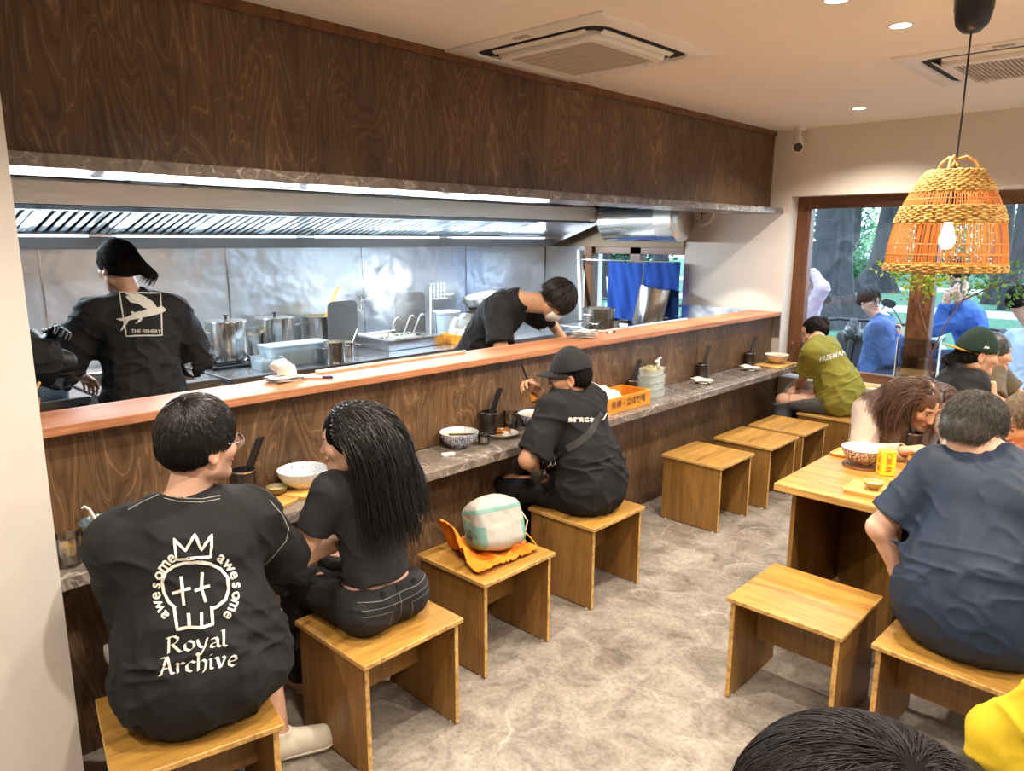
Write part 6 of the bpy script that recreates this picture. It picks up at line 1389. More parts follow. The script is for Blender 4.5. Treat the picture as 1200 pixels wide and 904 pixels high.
# ---------------------------------------------------------------- head in the foreground
p = Person('person whose dark hair fills the bottom edge, nearest to us', (-.17, .60), 92, lean=4, sc=1.0, head=(-.190, .752, 1.128), hdir=(-.12, .98, -.12), tone='b', zs=.43); p.set_arm(1, (.12, 1.0, .70), (1, 0, -.6)); p.set_arm(-1, (-.4, 1.0, .70), (-1, 0, -.6)); p.body(.006); p.trousers(M['denim_b'], .014, h=.01); p.tee(M['tee_k2'], ease=.02, hem=.22, amp=.008, h=.008)
p.hair_cap(M['hairf'], .026, nape=-.075, side=-.03, fringe=.03, vol=(1.30, 1.10, 1.0), tex=.003); p.strands(M['hairf'], 20000, .11, .0006, lift=.30, jit=.16, K=10, grav=.08, whorl=(.03, -.03, .115))
copy_tree(s0, 'plywood stool under the dark haired person at the bottom edge', (-.17, .60, 0), R(90))
# ---------------------------------------------------------------- yellow sweatshirt
e0 = at(1176, 868, 'Y', 1.80)
p = Person('person in a yellow sweatshirt at the right edge, only a bent sleeve in view', (.23, 1.86), 100, lean=6, sc=1.0, tone='b'); p.set_arm(-1, (e0[0] + .20, e0[1] - .10, e0[2] - .09), (-1, 0, -.25)); p.set_arm(1, (.40, 2.2, .74), (1, 0, -.6)); p.arm[-1] = (e0, p.arm[-1][1]); p.body(.007); p.trousers(M['denim_b'], .014, h=.01); p.tee(M['yellow'], ease=.034, hem=.32, long=True, amp=.012, h=.006, name='sweatshirt'); p.hair_cap(M['hair'], .014, h=.007)
copy_tree(s0, 'plywood stool under the person in yellow at the right edge', (.23, 1.86, 0), R(95))
# ---------------------------------------------------------------- kitchen crew
p = Person('person in a black tee with a framed flying fish print, cooking with back to us', (-4.02, 1.44, 0), 172, stand=True, lean=5, bend=8, sc=1.0, broad=1.06, head=at(138, 312, 'X', -4.10), hdir=(-.95, -.25, -.20), tone='b')
p.set_arm(1, (-4.32, 1.62, 1.05), (.4, 1, -.3)); p.set_arm(-1, (-4.34, 1.24, 1.05), (.4, -1, -.3))
p.body(.0055); p.trousers(M['tee_k'], .02, h=.008, top=.10, length=1.0); p.shoes(M['blackp'], M['blackp'])
p.tee(M['tee_k2'], ease=.034, hem=.24, sleeve=.98, sl_r=.086, droop=.03, flare=.0, amp=.012, h=.006)
bv = p.bvh(p.tee_mesh); q0 = 1 / 230.0
uv = lambda x, y: (x, y)
def kp(pts): return [uv(x, y) for x, y in pts]
sh = [stroke2d(kp([(140, 343), (188, 344), (189.5, 393), (148, 394)]), 1.6, 2, True), (lambda g: (kp([(171 + x, 390.5 - y + x * .02) for x, y in g[0]]), g[1]))(text_mesh('THE FISHERY', 6.0, .018, 1.2))]
def fan(P_, c, K=5):
    n = len(P_); vs = [(c[0] + (x - c[0]) * k / K, c[1] + (y - c[1]) * k / K) for k in range(1, K + 1) for x, y in P_] + [c]; fs = [(i, (i + 1) % n, n * K) for i in range(n)]
    for k in range(K - 1): fs += [(k * n + i, k * n + (i + 1) % n, (k + 1) * n + (i + 1) % n, (k + 1) * n + i) for i in range(n)]
    return vs, fs
def poly2(pts): P_ = kp(pts); c = (sum(x for x, y in P_) / len(P_), sum(y for x, y in P_) / len(P_)); return fan(P_, c)
sh += [poly2([(195, 363.5), (190, 359.5), (182, 361), (172, 363), (160, 366), (150, 371), (146, 374), (150, 376), (160, 374), (174, 371), (184, 369), (192, 366)]), poly2([(184, 361), (179, 354), (170, 348), (158, 343), (144, 341), (148, 349), (153, 355), (163, 357), (168, 361), (176, 364)]), poly2([(151, 371), (144, 373), (136, 374), (142, 376.5), (148, 375.5)]), poly2([(149, 374), (145, 380), (141, 389), (146, 384), (151, 376)]), poly2([(164, 372), (161, 377), (158, 380), (165, 377), (168, 371)]), poly2([(155, 369), (153, 365), (158, 366)])]
view_decal('back_print', sh, M['print'], p.tee_o, p.tee_mesh, p.org, .003)
def ptail(S): S.u(rc(p.h2w(.02, -.10, .01), p.h2w(.085, -.135, -.075), .045, .026), .03)
p.hair_cap(M['hair'], .012, nape=-.075, side=-.03, fringe=.05, extra=ptail, h=.006); p.strands(M['hairf'], 1800, .07, .0012, lift=.08, jit=.12, grav=.1, flow=lambda q, n: V(.08, -.13, -.09) - q)
# partner at the left, mostly behind the wall
p = Person('person in black with a gloved hand on the arm, half hidden by the left wall', (-3.66, .58, 0), 60, stand=True, lean=3, sc=1.0, tone='o', head=None); wv = at(62, 398, 'X', -3.72)
p.sh[-1] = p.sh[-1]; p.set_arm(1, at(48, 404, 'X', -3.60), (.9, .2, -.7), hd=(-.5, -.2, .5), hn=(-.6, -.5, -.2), curl=(.5, .6, .4)); e2 = at(76, 424, 'X', -3.55); p.arm[1] = (V(*e2), p.arm[1][1]); p.set_arm(-1, at(64, 392, 'X', -3.62), (-.5, .5, -.6), hd=(.75, .1, .25), hn=(-.2, -.5, -.75), ht=(0, 0, 1), curl=(.45, .5, .3)); p.glove = [-1, 1]
p.body(.005, name='person'); p.trousers(M['tee_k'], .018, h=.01, top=.1); p.tee(M['tee_k'], ease=.03, hem=.2, sleeve=.9, sl_r=.085, amp=.01, h=.006); p.hair_cap(M['hair'], .012, h=.007)
# bending cook with the mask
p = Person('person in black wearing a white face mask, bending over the ledge', (-3.62, 3.46, 0), 20, stand=True, lean=24, bend=22, sc=1.02, broad=1.02, head=at(652, 352, 'X', -3.20), hdir=(.40, .30, -.86), tone='o', hroll=0)
p.set_arm(1, at(632, 408, 'X', -3.10), (-.2, -.7, -.5), hd=(.9, .35, -.25)); p.set_arm(-1, at(664, 404, 'X', -3.22), (-.1, 1, -.2), hd=(.2, -.2, -.9), hn=(0, -1, 0))
p.body(.005); p.trousers(M['tee_k'], .018, h=.009, top=.1); p.shoes(M['blackp'], M['blackp'])
p.tee(M['tee_k'], ease=.024, hem=.2, sleeve=.78, sl_r=.075, amp=.012, h=.006)
p.hair_cap(M['hair'], .024, nape=-.06, side=-.01, fringe=.05, tex=.008); p.strands(M['hair'], 2600, .07, .0013, lift=.3, jit=.3, grav=.3); p.strands(hair_mat('grey_brown_hair', (.09, .07, .055), .4), 700, .07, .0013, lift=.35, jit=.3, grav=.3, seed=9, name='light_strands')
S = SF(); W = p.h2w; S.u(el(W(0, .050, -.062), V(.062, .062, .062) * p.hs, p.H), .01); S.u(el(W(0, .090, -.05), V(.03, .03, .04) * p.hs, p.H), .02); S.sub(el(W(0, .04, -.062), V(.061, .055, .06) * p.hs, p.H), .003); S.cut(W(0, .035, 0), -p.H[1], .003); S.cut(W(0, 0, -.018), p.H[2], .003); S.cut(W(0, 0, -.112), -p.H[2], .003); mo = p.put('face_mask', S, .004, M['mask'])
for q in (1, -1): m = MB(); m.tube([W(q * .058, .045, -.035) - p.org, W(q * .077, .01, -.02) - p.org, W(q * .086, -.012, .012) - p.org, W(q * .086, -.022, -.01) - p.org], .0018, 5); m.build('ear_loop', M['mask'], mo, 50)
# ---------------------------------------------------------------- people outside
GZ = -.15
p = Person('person in a blue jacket and glasses standing outside, hand on a strap', (-2.30, 7.55), -8, zs=.42, lean=4, sc=1.0, head=at(1019, 352, 'Y', 7.55), hdir=(.86, -.42, -.08), tone='b', twist=-20)
dz = p.hc[2] - (p.neck[2] + .15)
p.set_arm(1, p.chest + p.fw * .17 + p.lat * .03 + V(0, 0, .05), (-.2, -1, -.8), hd=p.up * .7 - p.lat * .6, hn=-p.fw, curl=(.6, .8, .5)); p.set_arm(-1, p.pel + p.fw * .2, (0, 1, -.6)); p.body(.007); p.trousers(M['denim_b'], .02, h=.012, top=.1); p.tee(M['jack'], ease=.035, hem=.24, long=True, amp=.014, h=.008, name='jacket'); p.hair_cap(M['hair'], .018, h=.007); p.strands(M['hair'], 900, .05, .0015, lift=.3); p.glasses(M['iron'], .002)
bv_ = None; m = MB(); S = SF(); S.u(el(p.pel - p.fw * -.16 + p.up * .06 - p.lat * -.02, V(.15, .07, .10), np.array([p.lat, p.fw, p.up])), .02); S.disp = p.wrinkle(.01); p.put('waist_bag', S, .008, fabric('dark_blue_nylon', (.02, .03, .075), .5, 600, .2, .1))
p = Person('person in a blue hoodie looking at a phone outside, behind the wooden post', (-1.55, 7.85), 200, zs=.60, lean=8, bend=14, sc=.98, head=at(1122, 322, 'Y', 7.75), hdir=(-.5, -.6, -.5), tone='b'); ph = at(1122, 352, 'Y', 7.55); p.set_arm(1, ph, (0, .3, -1), hd=(-.2, -.3, .8), hn=(.2, .9, .2)); p.set_arm(-1, at(1108, 356, 'Y', 7.55), (0, .2, -1), hd=(.3, -.2, .8), hn=(.2, .9, .2)); p.body(.007); p.trousers(M['denim_b'], .02, h=.012, top=.1); p.tee(M['hood'], ease=.035, hem=.2, long=True, amp=.014, h=.008, name='hoodie'); p.hair_cap(M['hair'], .016, h=.008)
t = thing('smartphone', 'dark smartphone held by the person in the blue hoodie outside', 'phone', ph + V(-.02, .03, .10), R(25)); m = MB(); m.box((0, 0, 0), (.075, .010, .15), .004, rot=(R(-25), 0, 0)); m.build('case', M['blackp'], t); m = MB(); m.box((0, .006, 0), (.068, .002, .14), .0, rot=(R(-25), 0, 0)); m.build('screen', plain('screen_dark', (.05, .07, .10), .1), t)
p = Person('person in pale clothes outside raising a bent arm behind the window frame', (-3.02, 7.42, GZ), -60, stand=True, sc=.97, tone='b'); p.set_arm(-1, p.hc + V(.12, .02, .06), (1, -.2, .4)); e3 = at(964, 338, 'Y', 7.3); p.arm[-1] = (V(*e3), V(*at(951, 318, 'Y', 7.35))); w_ = p.hands[-1]; p.hands[-1] = (p.arm[-1][1], V(-1, 0, .6), w_[2], w_[3], {}); p.sh[-1] = V(*at(946, 366, 'Y', 7.35)); p.set_arm(1, p.pel + p.lat * .25, (0, 0, -1)); p.body(.007); p.trousers(M['denim_b'], .02, h=.012, top=.1); p.tee(fabric('pale_pink_cotton', (.55, .45, .55), .85, 600, .2, .1), ease=.03, hem=.2, long=True, amp=.012, h=.008); p.hair_cap(M['hair'], .014, h=.008)
p = Person('person in a pale blue shirt standing outside at the right edge', (-1.06, 7.40), 60, zs=.42, lean=6, sc=.97, head=at(1195, 352, 'Y', 7.35), tone='b'); p.set_arm(1, p.pel + p.lat * .26 + p.fw * .1, (.5, -.5, -.5)); p.set_arm(-1, p.pel - p.lat * .26 + p.fw * .2, (-1, 0, -.5)); p.body(.007); p.trousers(M['denim_b'], .02, h=.012, top=.1); p.tee(M['skyb'], ease=.034, hem=.2, sleeve=.8, amp=.012, h=.008); p.hair_cap(M['hair'], .014, h=.008)
# ================================================================== BAGS ON THE STOOL
SB = V(-2.16, 2.125, .4302)
M['cream'] = fabric('cream_nylon', (.40, .39, .35), .5, 500, .15, .05); M['mint'] = fabric('mint_nylon', (.17, .33, .29), .55, 500, .2, .06); M['orange'] = fabric('orange_canvas', (.72, .22, .015), .8, 300, .5, .08); M['ystrap'] = fabric('yellow_webbing', (.75, .38, .02), .7, 400, .5, .05)
t = thing('tote_bag', 'crumpled orange canvas tote lying under the white backpack', 'bag', SB)
n_ = 46; xs, ys = np.linspace(-.165, .165, n_), np.linspace(-.19, .185, n_); X_, Y_ = np.meshgrid(xs, ys, indexing='ij'); q = np.stack([X_.ravel(), Y_.ravel(), 0 * X_.ravel()], 1)
edge = 1 - .10 * vnoise(q * 9 + 4).reshape(n_, n_); X_, Y_ = X_ * edge, Y_ * edge
rg_ = lambda f, o: (1 - np.abs(2 * vnoise(q * f + o) - 1)).reshape(n_, n_)
Z_ = .004 + .020 * rg_(V(15, 11, 1), 3) ** 2 + .012 * rg_(V(30, 34, 1), 9) ** 2; lift_ = np.clip((-Y_ - .085) / .08, 0, 1) * np.clip((.10 - X_) / .16, 0, 1); Z_ += lift_ * (.10 + .03 * rg_(V(16, 20, 1), 7)); Y_ = Y_ + lift_ * .035
under = np.clip(1 - np.hypot(X_ / .11, Y_ / .125), 0, 1); Z_ = np.minimum(Z_, .030 - .0 * under)*(under > 0) + Z_ * (under <= 0); Z_ = np.maximum(Z_, .0035)
m = MB(); G = np.stack([X_, Y_, Z_], 2); m.grid(G); m.grid(G - V(0, 0, .003), flip=True); m.build('canvas_body', M['orange'], t, 60, fixn=False); c = SB
m = MB(); m.tube([(.02, .155, .03), (.05, .205, .045), (.075, .232, .0), (.115, .262, -.085), (.10, .262, -.10), (.05, .25, -.085), (.035, .24, -.03), (-.02, .20, .03)], .012, 8, flat=.22); m.build('strap', M['ystrap'], t, 60)
t = thing('backpack', 'small white backpack with mint trim on the orange tote', 'bag', SB + V(.01, .035, .034), R(-16)); t.scale = (.92, .92, .88)
A = np.array(Euler((0, R(-20), 0)).to_matrix()).T
S = SF(); S.u(bx((0, 0, .105), V(.055, .085, .065), A, .042), .02); S.u(el((-.035, 0, .19), V(.075, .10, .055), A), .05); S.u(el((.055, 0, .085), V(.05, .095, .085), A), .04)
S.disp = lambda P: .006 * (vnoise(P * 18 + 9) - .5) + .004 * (vnoise(P * 40) - .5); S.cut((0, 0, 0), (0, 0, -1), .003); P_, F_ = S.mesh(.0045); fc = P_[F_].mean(1); Lz = fc @ A.T
mi = np.where((np.abs(fc[:, 1]) > .092) & (fc[:, 2] < .14), 1, 0); mi = np.where((Lz[:, 2] > .165) & (Lz[:, 2] < .186) & (Lz[:, 0] > -.03), 1, mi)
bp = fast_mesh('bag_body', P_, F_, [M['cream'], M['mint']], t, mi=mi)
m = MB(); m.tube([(.0, -.04, .215), (.035, -.045, .205), (.06, -.02, .165), (.064, .0, .15)], .012, 8, flat=.3); m.tube([(.064, .0, .15), (.055, .03, .185), (.02, .05, .222)], .012, 8, flat=.3); m.build('top_flap_strap', M['mint'], t, 60)
m = MB(); m.tube([(-.03, .105, .13), (-.01, .16, .135), (.01, .182, .09), (.02, .165, .045), (.03, .12, .03)], .013, 8, flat=.35); m.build('shoulder_strap', plain('beige_webbing', '#cdbd9c', .8), t, 60)
m = MB(); blob(m, (.055, .115, .03), .017, 90); blob(m, (.075, .105, .016), .014, 91); m.build('charm', plain('pink_charm', '#d98f80', .5), t, 60)
m = MB(); m.tube([(-.0, -.11, .11), (.0, -.135, .10), (.01, -.14, .08), (.02, -.125, .06)], .011, 7, flat=.5); m.build('side_buckle', plain('charcoal_webbing', '#47433c', .6), t, 60)
# towels and paper in the bar crate
c = V(-2.645, 3.58, WZ + .0096); t = thing('cloth_napkins', 'crumpled white cloths heaped in the orange crate on the bar', 'cloth', c)
for k, (dx, dy, dz, r_) in enumerate(((-.0, .02, .06, .075), (-.01, -.09, .10, .085), (.02, .10, .035, .06))):
    S = SF(); q = c + V(dx, dy, dz); S.u(el(q, V(r_ * .9, r_ * 1.15, r_ * .95)), .02); S.disp = lambda P: .035 * ((1 - np.abs(2 * vnoise((P - c) * V(13, 13, 7) + k * 5) - 1)) ** 2 - .4) + .012 * (vnoise((P - c) * 45) - .5); S.cut(c, (0, 0, -1), .002)
    for sx in (-1, 1): S.cut(c + V(sx * .097, 0, 0), (sx, 0, 0), .002)
    P_, F_ = S.mesh(.005); fast_mesh('cloth', P_ - c, F_, M['paper'], t)
# noodle bag in the kitchen crate
c = V(cp[0] - .02, cp[1] - .12, cp[2] + .0095); t = thing('noodle_bag', 'clear plastic bag of raw noodles in the kitchen crate', 'bag', c)
S = SF(); S.u(el(c + V(0, 0, .09), V(.10, .15, .09)), .02); S.u(el(c + V(0, -.02, .15), V(.05, .10, .07)), .05); S.disp = lambda P: .03 * ((1 - np.abs(2 * vnoise((P - c) * V(16, 16, 10)) - 1)) ** 2 - .4); S.cut(c, (0, 0, -1), .002)
P_, F_ = S.mesh(.006); fast_mesh('plastic_film', P_ - c, F_, M['clearp'], t)
m = MB(); rd = random.Random(4); [blob(m, (rd.uniform(-.05, .05), rd.uniform(-.09, .09), .05 + rd.uniform(0, .05)), .045, 110 + k, .3, 14, .7) for k in range(8)]; m.build('noodles', M['rice'], t, 60)
# ================================================================== ON THE WINDOW SILL
def leaf_cloud(pts, s, seed, mat, name, parent, n_each=1, up=.3):
    rg = np.random.default_rng(seed); vs, fs = [], []
    for p_ in pts:
        for _ in range(n_each):
            d = nrm(rg.normal(size=3) + V(0, 0, up)); a = nrm(np.cross(d, rg.normal(size=3))); b = np.cross(d, a); k = s * rg.uniform(.6, 1.2); c_ = V(*p_); o = len(vs)
            vs += [c_, c_ + a * k * .5 + b * k * .28, c_ + a * k + d * k * .12, c_ + a * k * .5 - b * k * .28]; fs.append((o, o + 1, o + 2, o + 3))
    return fast_mesh(name, np.array(vs), np.array(fs), mat, parent, smooth=False)
def leafmat(name, c, tr=.4):
    t = NT(name); n = t.noise(t.coord((1, 1, 1)), 4, 3); r = t.ramp(n, [(.3, tuple(x * .6 for x in c)), (.7, tuple(min(1, x * 1.35) for x in c))]); t.color(r); t.set(Roughness=.5)
    tl = t.n('ShaderNodeBsdfTranslucent'); t.l(r, 0, tl, 0); mx = t.n('ShaderNodeMixShader'); mx.inputs[0].default_value = tr; t.l(t.b, 0, mx, 1); t.l(tl, 0, mx, 2); t.l(mx, 0, t.out, 0); return t.m
b0 = at(1090, 452, 'Y', 6.26); b0[2] = .6215; t = thing('climbing_plant', 'leafy branch in a small pot standing on the window sill by the wooden post', 'plant', b0)
m = MB(); m.lathe([(.035, 0), (.05, .09), (.053, .095), (.046, .09), (.001, .08)], n=24); m.build('pot', plain('grey_pot', '#6b6358', .7), t, 40)
def wp(x, y, Y): return np.array(at(x, y, 'Y', Y)) - b0
stems = [[V(0, 0, .08), wp(1090, 420, 6.26), wp(1105, 385, 6.26), wp(1128, 352, 6.25), wp(1140, 335, 6.24)], [wp(1092, 412, 6.26), wp(1080, 370, 6.28), wp(1072, 335, 6.26), wp(1050, 318, 6.22), wp(1036, 312, 6.2)], [wp(1080, 365, 6.28), wp(1090, 335, 6.24), wp(1100, 322, 6.2)], [wp(1128, 352, 6.25), wp(1165, 335, 6.22), wp(1195, 325, 6.2)]]
m = MB()
for q in stems: m.tube(q, np.linspace(.007, .003, len(q)), 7)
m.build('stem', M['frame'], t, 60); rg = np.random.default_rng(3)
def sprinkle(ctrs, n, sd): return [V(*c_) + rg.normal(size=3) * sd for c_ in ctrs for _ in range(n)]
leaf_cloud(sprinkle([wp(1038, 312, 6.2), wp(1056, 320, 6.2), wp(1070, 328, 6.22), wp(1085, 330, 6.2), wp(1098, 326, 6.2), wp(1088, 342, 6.22), wp(1066, 338, 6.24)], 38, .035), .040, 5, leafmat('bright_leaf', (.34, .42, .03)), 'foliage', t)
leaf_cloud(sprinkle([wp(1118, 338, 6.24), wp(1134, 334, 6.24), wp(1150, 338, 6.24), wp(1165, 330, 6.22), wp(1190, 318, 6.2), wp(1195, 340, 6.2), wp(1180, 350, 6.22)], 22, .04), .045, 6, leafmat('mid_leaf', (.12, .24, .04)), 'foliage', t)
b0 = at(1071, 455, 'Y', 6.29); b0[2] = .6215; t = thing('acrylic_stand', 'clear acrylic sign stand on the window sill before the wooden post', 'stand', b0)
m = MB(); m.box((0, 0, .004), (.30, .10, .008), .002); m.build('base', M['acryl'], t); m = MB(); m.box((0, -.02, .21), (.30, .004, .40)); m.build('front_sheet', M['acryl'], t); m = MB(); m.box((0, .02, .21), (.30, .004, .40)); m.build('rear_sheet', M['acryl'], t)
m = MB()
for s in (-1, 1): m.box((s * .149, 0, .21), (.006, .046, .40), .001)
m.build('edge', plain('acrylic_edge', '#cfe0ea', .15), t)
b0 = at(1008, 462, 'Y', 6.22); b0[2] = .6215; t = thing('wooden_board', 'small round wooden board lying on the window sill', 'board', b0); m = MB(); m.lathe([(.11, 0), (.115, .006), (.11, .014), (.001, .015)], n=30, sx=1.0, sy=.55); m.build('disc', M['tray'], t, 40); m = MB(); m.box((.14, .0, .008), (.08, .03, .014), .004); m.build('grip', M['tray'], t)
# ================================================================== OUTSIDE THE WINDOW
m = MB(); m.box((-4, 9.3, -.20), (60, 5.5, .1)); struct('street_pavement', m, plain('asphalt', '#4d535c', .85, bump=.3, bscale=80, var=.15))
m = MB(); m.box((-6, 40, -.21), (140, 56, .1)); struct('park_lawn', m, plain('park_grass', (.045, .15, .075), .9, bump=.5, bscale=30, var=.5))
pm = plain('park_path_stone', '#a9b2ba', .8, var=.1)
for k, (y, w) in enumerate(((13.0, 1.2), (23, 2.2), (33, 2.5))): m = MB(); m.box((-6, y, -.155), (120, w, .02)); struct('park_path', m, pm)
m = MB(); m.box((-6, 12.1, -.05), (120, .3, .22), .03); struct('kerb', m, plain('kerb_stone', '#7e858c', .85))
bark = NT('tree_bark'); _v = bark.coord((3, 3, .8)); _n = bark.noise(_v, 3, 5, .6, .6); bark.color(bark.ramp(_n, [(.3, (.010, .011, .013)), (.7, (.048, .045, .045))])); bark.bump(_n, .8, .05); M['bark'] = bark.set(Roughness=.9)
LM = [leafmat('tree_leaf_deep', (.020, .10, .045), .3), leafmat('tree_leaf_mid', (.05, .20, .07), .4), leafmat('tree_leaf_light', (.16, .34, .14), .5)]
def tree(label, x, y, r, h, crown, seed, lean=(0, 0), lm=0, n=2200, size=.35, roots=True, cz=None):
    rg = np.random.default_rng(seed); t = thing('park_tree', label, 'tree', (x, y, -.16), 0, 'trees in the park outside')
    m = MB(); zs = np.linspace(0, h, 9); prof = [r * (1 + (1.3 * math.exp(-z / .35) if roots else .4 * math.exp(-z / .3))) * (1 - .35 * z / h) for z in zs]; rings = []
    for z, q in zip(zs, prof): a = np.linspace(0, 2 * PI, 21)[:-1]; f = 1 + (.28 * np.sin(5 * a + seed) * math.exp(-z / .6)) + .06 * np.sin(3 * a + z); rings.append([(q * f_ * math.cos(a_) + lean[0] * z, q * f_ * math.sin(a_) + lean[1] * z, z) for a_, f_ in zip(a, f)])
    m.ring_loft(rings); m.build('trunk', M['bark'], t, 60); top = V(lean[0] * h, lean[1] * h, h); cs = []
    for k in range(6):
        a = k * PI / 3 + rg.uniform(-.3, .3); e = top + V(math.cos(a) * crown * .7, math.sin(a) * crown * .7, crown * rg.uniform(.1, .7)); m = MB(); m.tube([top - V(0, 0, .15 * h), (top + e) / 2 + V(0, 0, .2), e], [r * .45, r * .28, r * .10], 8); m.build('branch', M['bark'], t, 60); cs.append(e)
    pts = []
    for c_ in cs + [top + V(0, 0, crown * .8)]: pts += list(c_ + rg.normal(size=(n // 7, 3)) * crown * V(.30, .30, .24))
    leaf_cloud(pts, size, seed, LM[lm], 'foliage', t, up=.6)
def gp(px, Y): q = at(px, 300, 'Y', Y); return q[0], Y
x, y = gp(974, 17.5); tree('huge dark tree trunk with flaring roots seen behind the left window frame', x, y, .46, 6.0, 3.0, 1, (.01, 0), 0)
x, y = gp(1026, 30); tree('leaning grey tree trunk in the park left of the pendant lamp', x, y, .36, 7.5, 4, 2, (.12, 0), 1)
x, y = gp(1173, 27); tree('thin dark tree trunk right of the pendant lamp', x, y, .24, 8, 2, 3, (.0, 0), 1, roots=False)
x, y = gp(1192, 25); tree('thin dark tree trunk at the right edge of the window', x, y, .20, 8, 1.6, 4, (.01, 0), 2, roots=False)
x, y = gp(1000, 44); tree('slender tree far back in the park between the big trunks', x, y, .3, 6, 3, 5, (0, 0), 2, size=.5)
x, y = gp(1090, 46); tree('far park tree hidden mostly behind the pendant lamp', x, y, .35, 6, 3, 6, (0, 0), 1, size=.5)
x, y = gp(705, 20); tree('park tree seen through the kitchen window left of the curtain', x, y, .3, 5, 2, 7, (0, 0), 1)
x, y = gp(775, 24); tree('park tree seen through the kitchen window over the curtain', x, y, .3, 5, 2, 8, (0, 0), 2)
rg = np.random.default_rng(21)
for k, (l, px, Y, c_, lm) in enumerate((('round bush in the park just right of the dark trunk', 1002, 38, .9, 1), ('bright bush in the park by the leaning trunk', 1045, 40, 1.2, 2), ('broad bush behind the pendant lamp', 1110, 42, 1.6, 1), ('low bush between the thin trunks at right', 1182, 36, 1.3, 0), ('far tall hedge clump left of the dark trunk', 955, 50, 2.6, 1), ('far tall hedge clump behind the leaning trunk', 1060, 62, 3.0, 2), ('far tall hedge clump at the right edge', 1195, 52, 2.4, 1), ('hedge clump seen through the kitchen window', 740, 32, 2.2, 0), ('far tall hedge clump between dark and leaning trunks', 1005, 70, 3.4, 0), ('far tall hedge clump behind the lamp', 1130, 76, 3.6, 0))):
    x, y = gp(px, Y); t = thing('park_bush', l, 'bush', (x, y, -.16)); leaf_cloud(list(V(0, 0, c_ * .75) + rg.normal(size=(1500, 3)) * c_ * V(.5, .35, .38)), .22 if c_ < 2 else .42, 40 + k, LM[lm], 'foliage', t, up=.5)
    m = MB(); m.tube([(0, 0, 0), (.05, 0, c_ * .9)], [.08, .04], 8); m.build('stem', M['bark'], t, 60)
# parked scooters
def make_scooter(label, loc, rz, colr):
    t = thing('motor_scooter', label, 'scooter', loc, rz, 'scooters parked at the kerb'); paint = plain('scooter_paint_' + label.split()[0], colr, .2, .1, coat=0) if 0 else plain('scooter_paint', colr, .25)
    for x in (-.62, .62):
        m = MB(); m.lathe([(.13, -.05), (.20, -.055), (.235, -.03), (.235, .03), (.20, .055), (.13, .05), (.13, -.05)], (x, 0, .235), 28, False, False, rot=(PI / 2, 0, 0)); w_ = m.build('wheel', M['blackp'], t, 50); m = MB(); m.lathe([(.001, -.03), (.13, -.04), (.13, .04), (.001, .03)], (x, 0, .235), 20, rot=(PI / 2, 0, 0)); m.build('rim', M['steel'], w_, 50)
    S = SF(); S.u(rc((-.25, 0, .55), (-.80, 0, .62), .14, .09), .05); S.u(el((-.45, 0, .48), V(.28, .13, .14)), .06); S.u(bx((.1, 0, .30), V(.26, .11, .02), I3, .02), .05); S.u(bx((.42, 0, .60), V(.02, .15, .26), np.array(Euler((0, R(-18), 0)).to_matrix()).T, .03), .05); S.u(rc((.40, 0, .85), (.36, 0, .98), .08, .07), .05); S.u(el((.66, 0, .46), V(.16, .06, .05)), .04); P_, F_ = S.mesh(.016); fast_mesh('body_shell', P_, F_, paint, t)
    S = SF(); S.u(rc((-.05, 0, .76), (-.70, 0, .80), .085, .08), .02); S.cut((0, 0, .72), (0, 0, -1), .01); S.disp = None; P_, F_ = S.mesh(.014); fast_mesh('seat', P_, F_, M['blackp'], t)
    m = MB(); m.tube([(.28, -.33, 1.0), (.36, -.15, 1.03), (.38, 0, 1.02), (.36, .15, 1.03), (.28, .33, 1.0)], .018, 8); m.build('handlebar', M['blackp'], t, 60)
    for s in (-1, 1): m = MB(); m.tube([(.33, s * .2, 1.04), (.36, s * .3, 1.2)], .007, 6); m.lathe([(.001, -.015), (.05, -.01), (.055, .01), (.001, .012)], (.36, s * .32, 1.24), 18, rot=(0, PI / 2, 0), sx=.8); m.build('mirror', M['blackp'], t, 50)
    m = MB(); m.lathe([(.06, -.02), (.07, .02), (.001, .05)], (.46, 0, .93), 20, rot=(0, PI / 2, 0)); m.build('headlight', M['tglass'], t, 50)
    m = MB(); m.box((-.92, 0, .45), (.02, .16, .12), .004); m.build('number_plate', M['whitep'], t)
    m = MB(); m.tube([(.62, 0, .25), (.42, 0, .85)], .035, 8); m.tube([(-.62, .08, .25), (-.3, .1, .35)], .04, 8); m.build('fork', M['iron'], t, 60)
    return t
sc0 = make_scooter('black scooter parked outside nearest the left window frame', (-3.76, 9.2, -.15), R(-85), '#111318')
for l, x, Y, rz in (('dark scooter parked outside behind the person in the blue jacket', -3.02, 9.25, -84), ('black scooter parked outside just right of the blue jacket person', -2.28, 9.15, -86), ('black scooter parked outside behind the blue hoodie', -1.55, 9.3, -85), ('black scooter parked outside at the right part of the window', -.82, 9.15, -84), ('scooter seen through the kitchen window left of the curtain', -6.7, 9.6, -84), ('scooter seen through the kitchen window right of the curtain', -5.6, 9.4, -85)):
    copy_tree(sc0, l, (x, Y, -.15), R(rz))
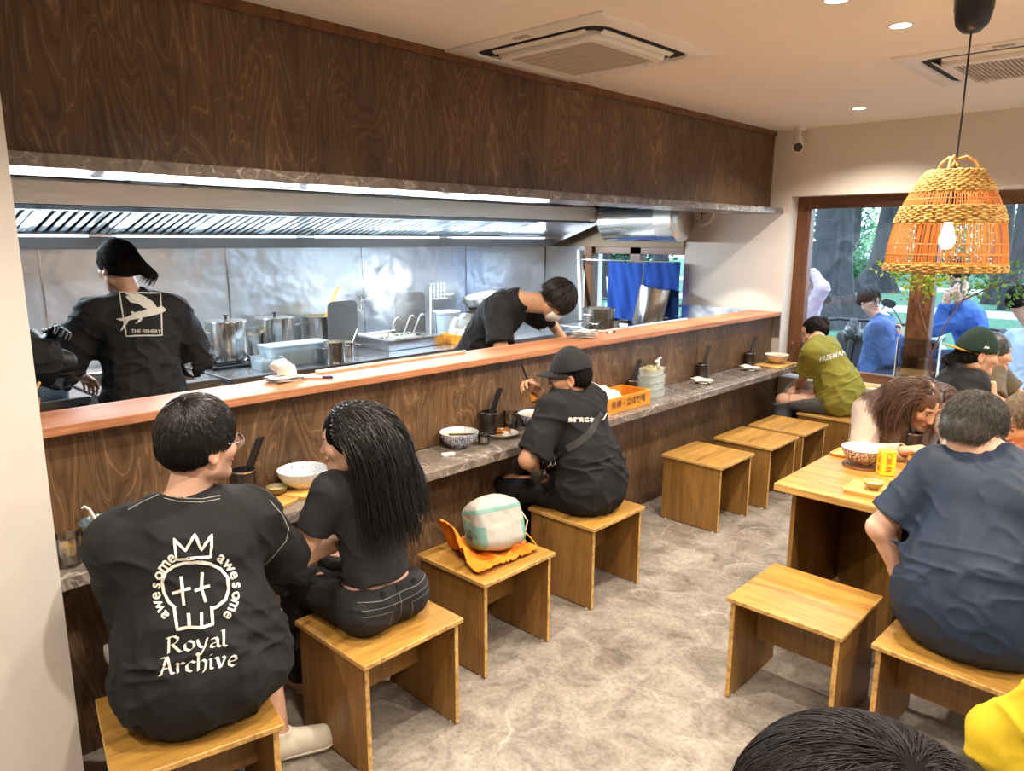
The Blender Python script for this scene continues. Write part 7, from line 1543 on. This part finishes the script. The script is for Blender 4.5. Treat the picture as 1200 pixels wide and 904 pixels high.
# ================================================================== LIGHT
def spot(name, loc, e, col, size=150, blend=.6, r=.04, tgt=None):
    l = bpy.data.lights.new(name, 'SPOT'); l.energy = e; l.color = col; l.spot_size = R(size); l.spot_blend = blend; l.shadow_soft_size = r
    o = bpy.data.objects.new(name, l); COL.objects.link(o); o.location = loc
    if tgt is not None: o.rotation_euler = (Vector(tgt) - Vector(loc)).to_track_quat('-Z', 'Y').to_euler()
    return o
WARM = (1.0, .88, .745)
for x, y in [(-1.12, 3.56), (-1.956, 5.533), (-1.19, 2.98), (-1.75, 1.55), (-.9, .9), (.1, 2.2), (.3, 3.6), (-.15, 5.4), (-1.3, -.4), (.5, .3), (1.4, 1.9), (1.5, 4.6)]:
    spot('downlight_beam', (x, y, ZC - .02), 120, WARM, 140, .7, .03)
for x, y in [(-3.02, 4.32), (-3.02, 5.05), (-3.02, 5.72), (-3.02, 1.75), (-3.02, 2.95)]:
    spot('soffit_beam', (x, y, 1.985), 34 if y > 4.5 else 34, (1.0, .88, .745), 82 if y > 4 else 150, .25, .012)
for yy in (-1.9, -.5, .9, 2.3):
    l = bpy.data.lights.new('hood_tube', 'AREA'); l.shape = 'RECTANGLE'; l.size = 1.3; l.size_y = .03; l.energy = 40; l.color = (.80, .91, 1.0)
    o = bpy.data.objects.new('hood_tube', l); COL.objects.link(o); o.location = (-4.985, 2.83 + yy, 1.772); o.rotation_euler = (R(-32), 0, R(90))
l = bpy.data.lights.new('pendant_bulb', 'POINT'); l.energy = 27; l.color = (1.0, .62, .30); l.shadow_soft_size = .03
o = bpy.data.objects.new('pendant_bulb', l); COL.objects.link(o); o.location = (LX, LY, 1.66 + .125)
w = bpy.data.worlds.new('sky'); SC.world = w; w.use_nodes = True; nt = w.node_tree; bg = nt.nodes['Background']
bg.inputs[0].default_value = (.62, .80, 1.0, 1); bg.inputs[1].default_value = 6.0
SC.view_settings.view_transform = 'Standard'; SC.view_settings.look = 'None'; SC.view_settings.exposure = 0.18; SC.view_settings.gamma = 1.0; SC.view_settings.use_curve_mapping = False
SC.cycles.max_bounces = 8; SC.cycles.diffuse_bounces = 6; SC.cycles.glossy_bounces = 4; SC.cycles.transparent_max_bounces = 12; SC.cycles.transmission_bounces = 4; SC.cycles.volume_bounces = 1
SC.cycles.caustics_reflective = False; SC.cycles.caustics_refractive = False; SC.cycles.sample_clamp_indirect = 6.0
SC.cycles.use_denoising = True
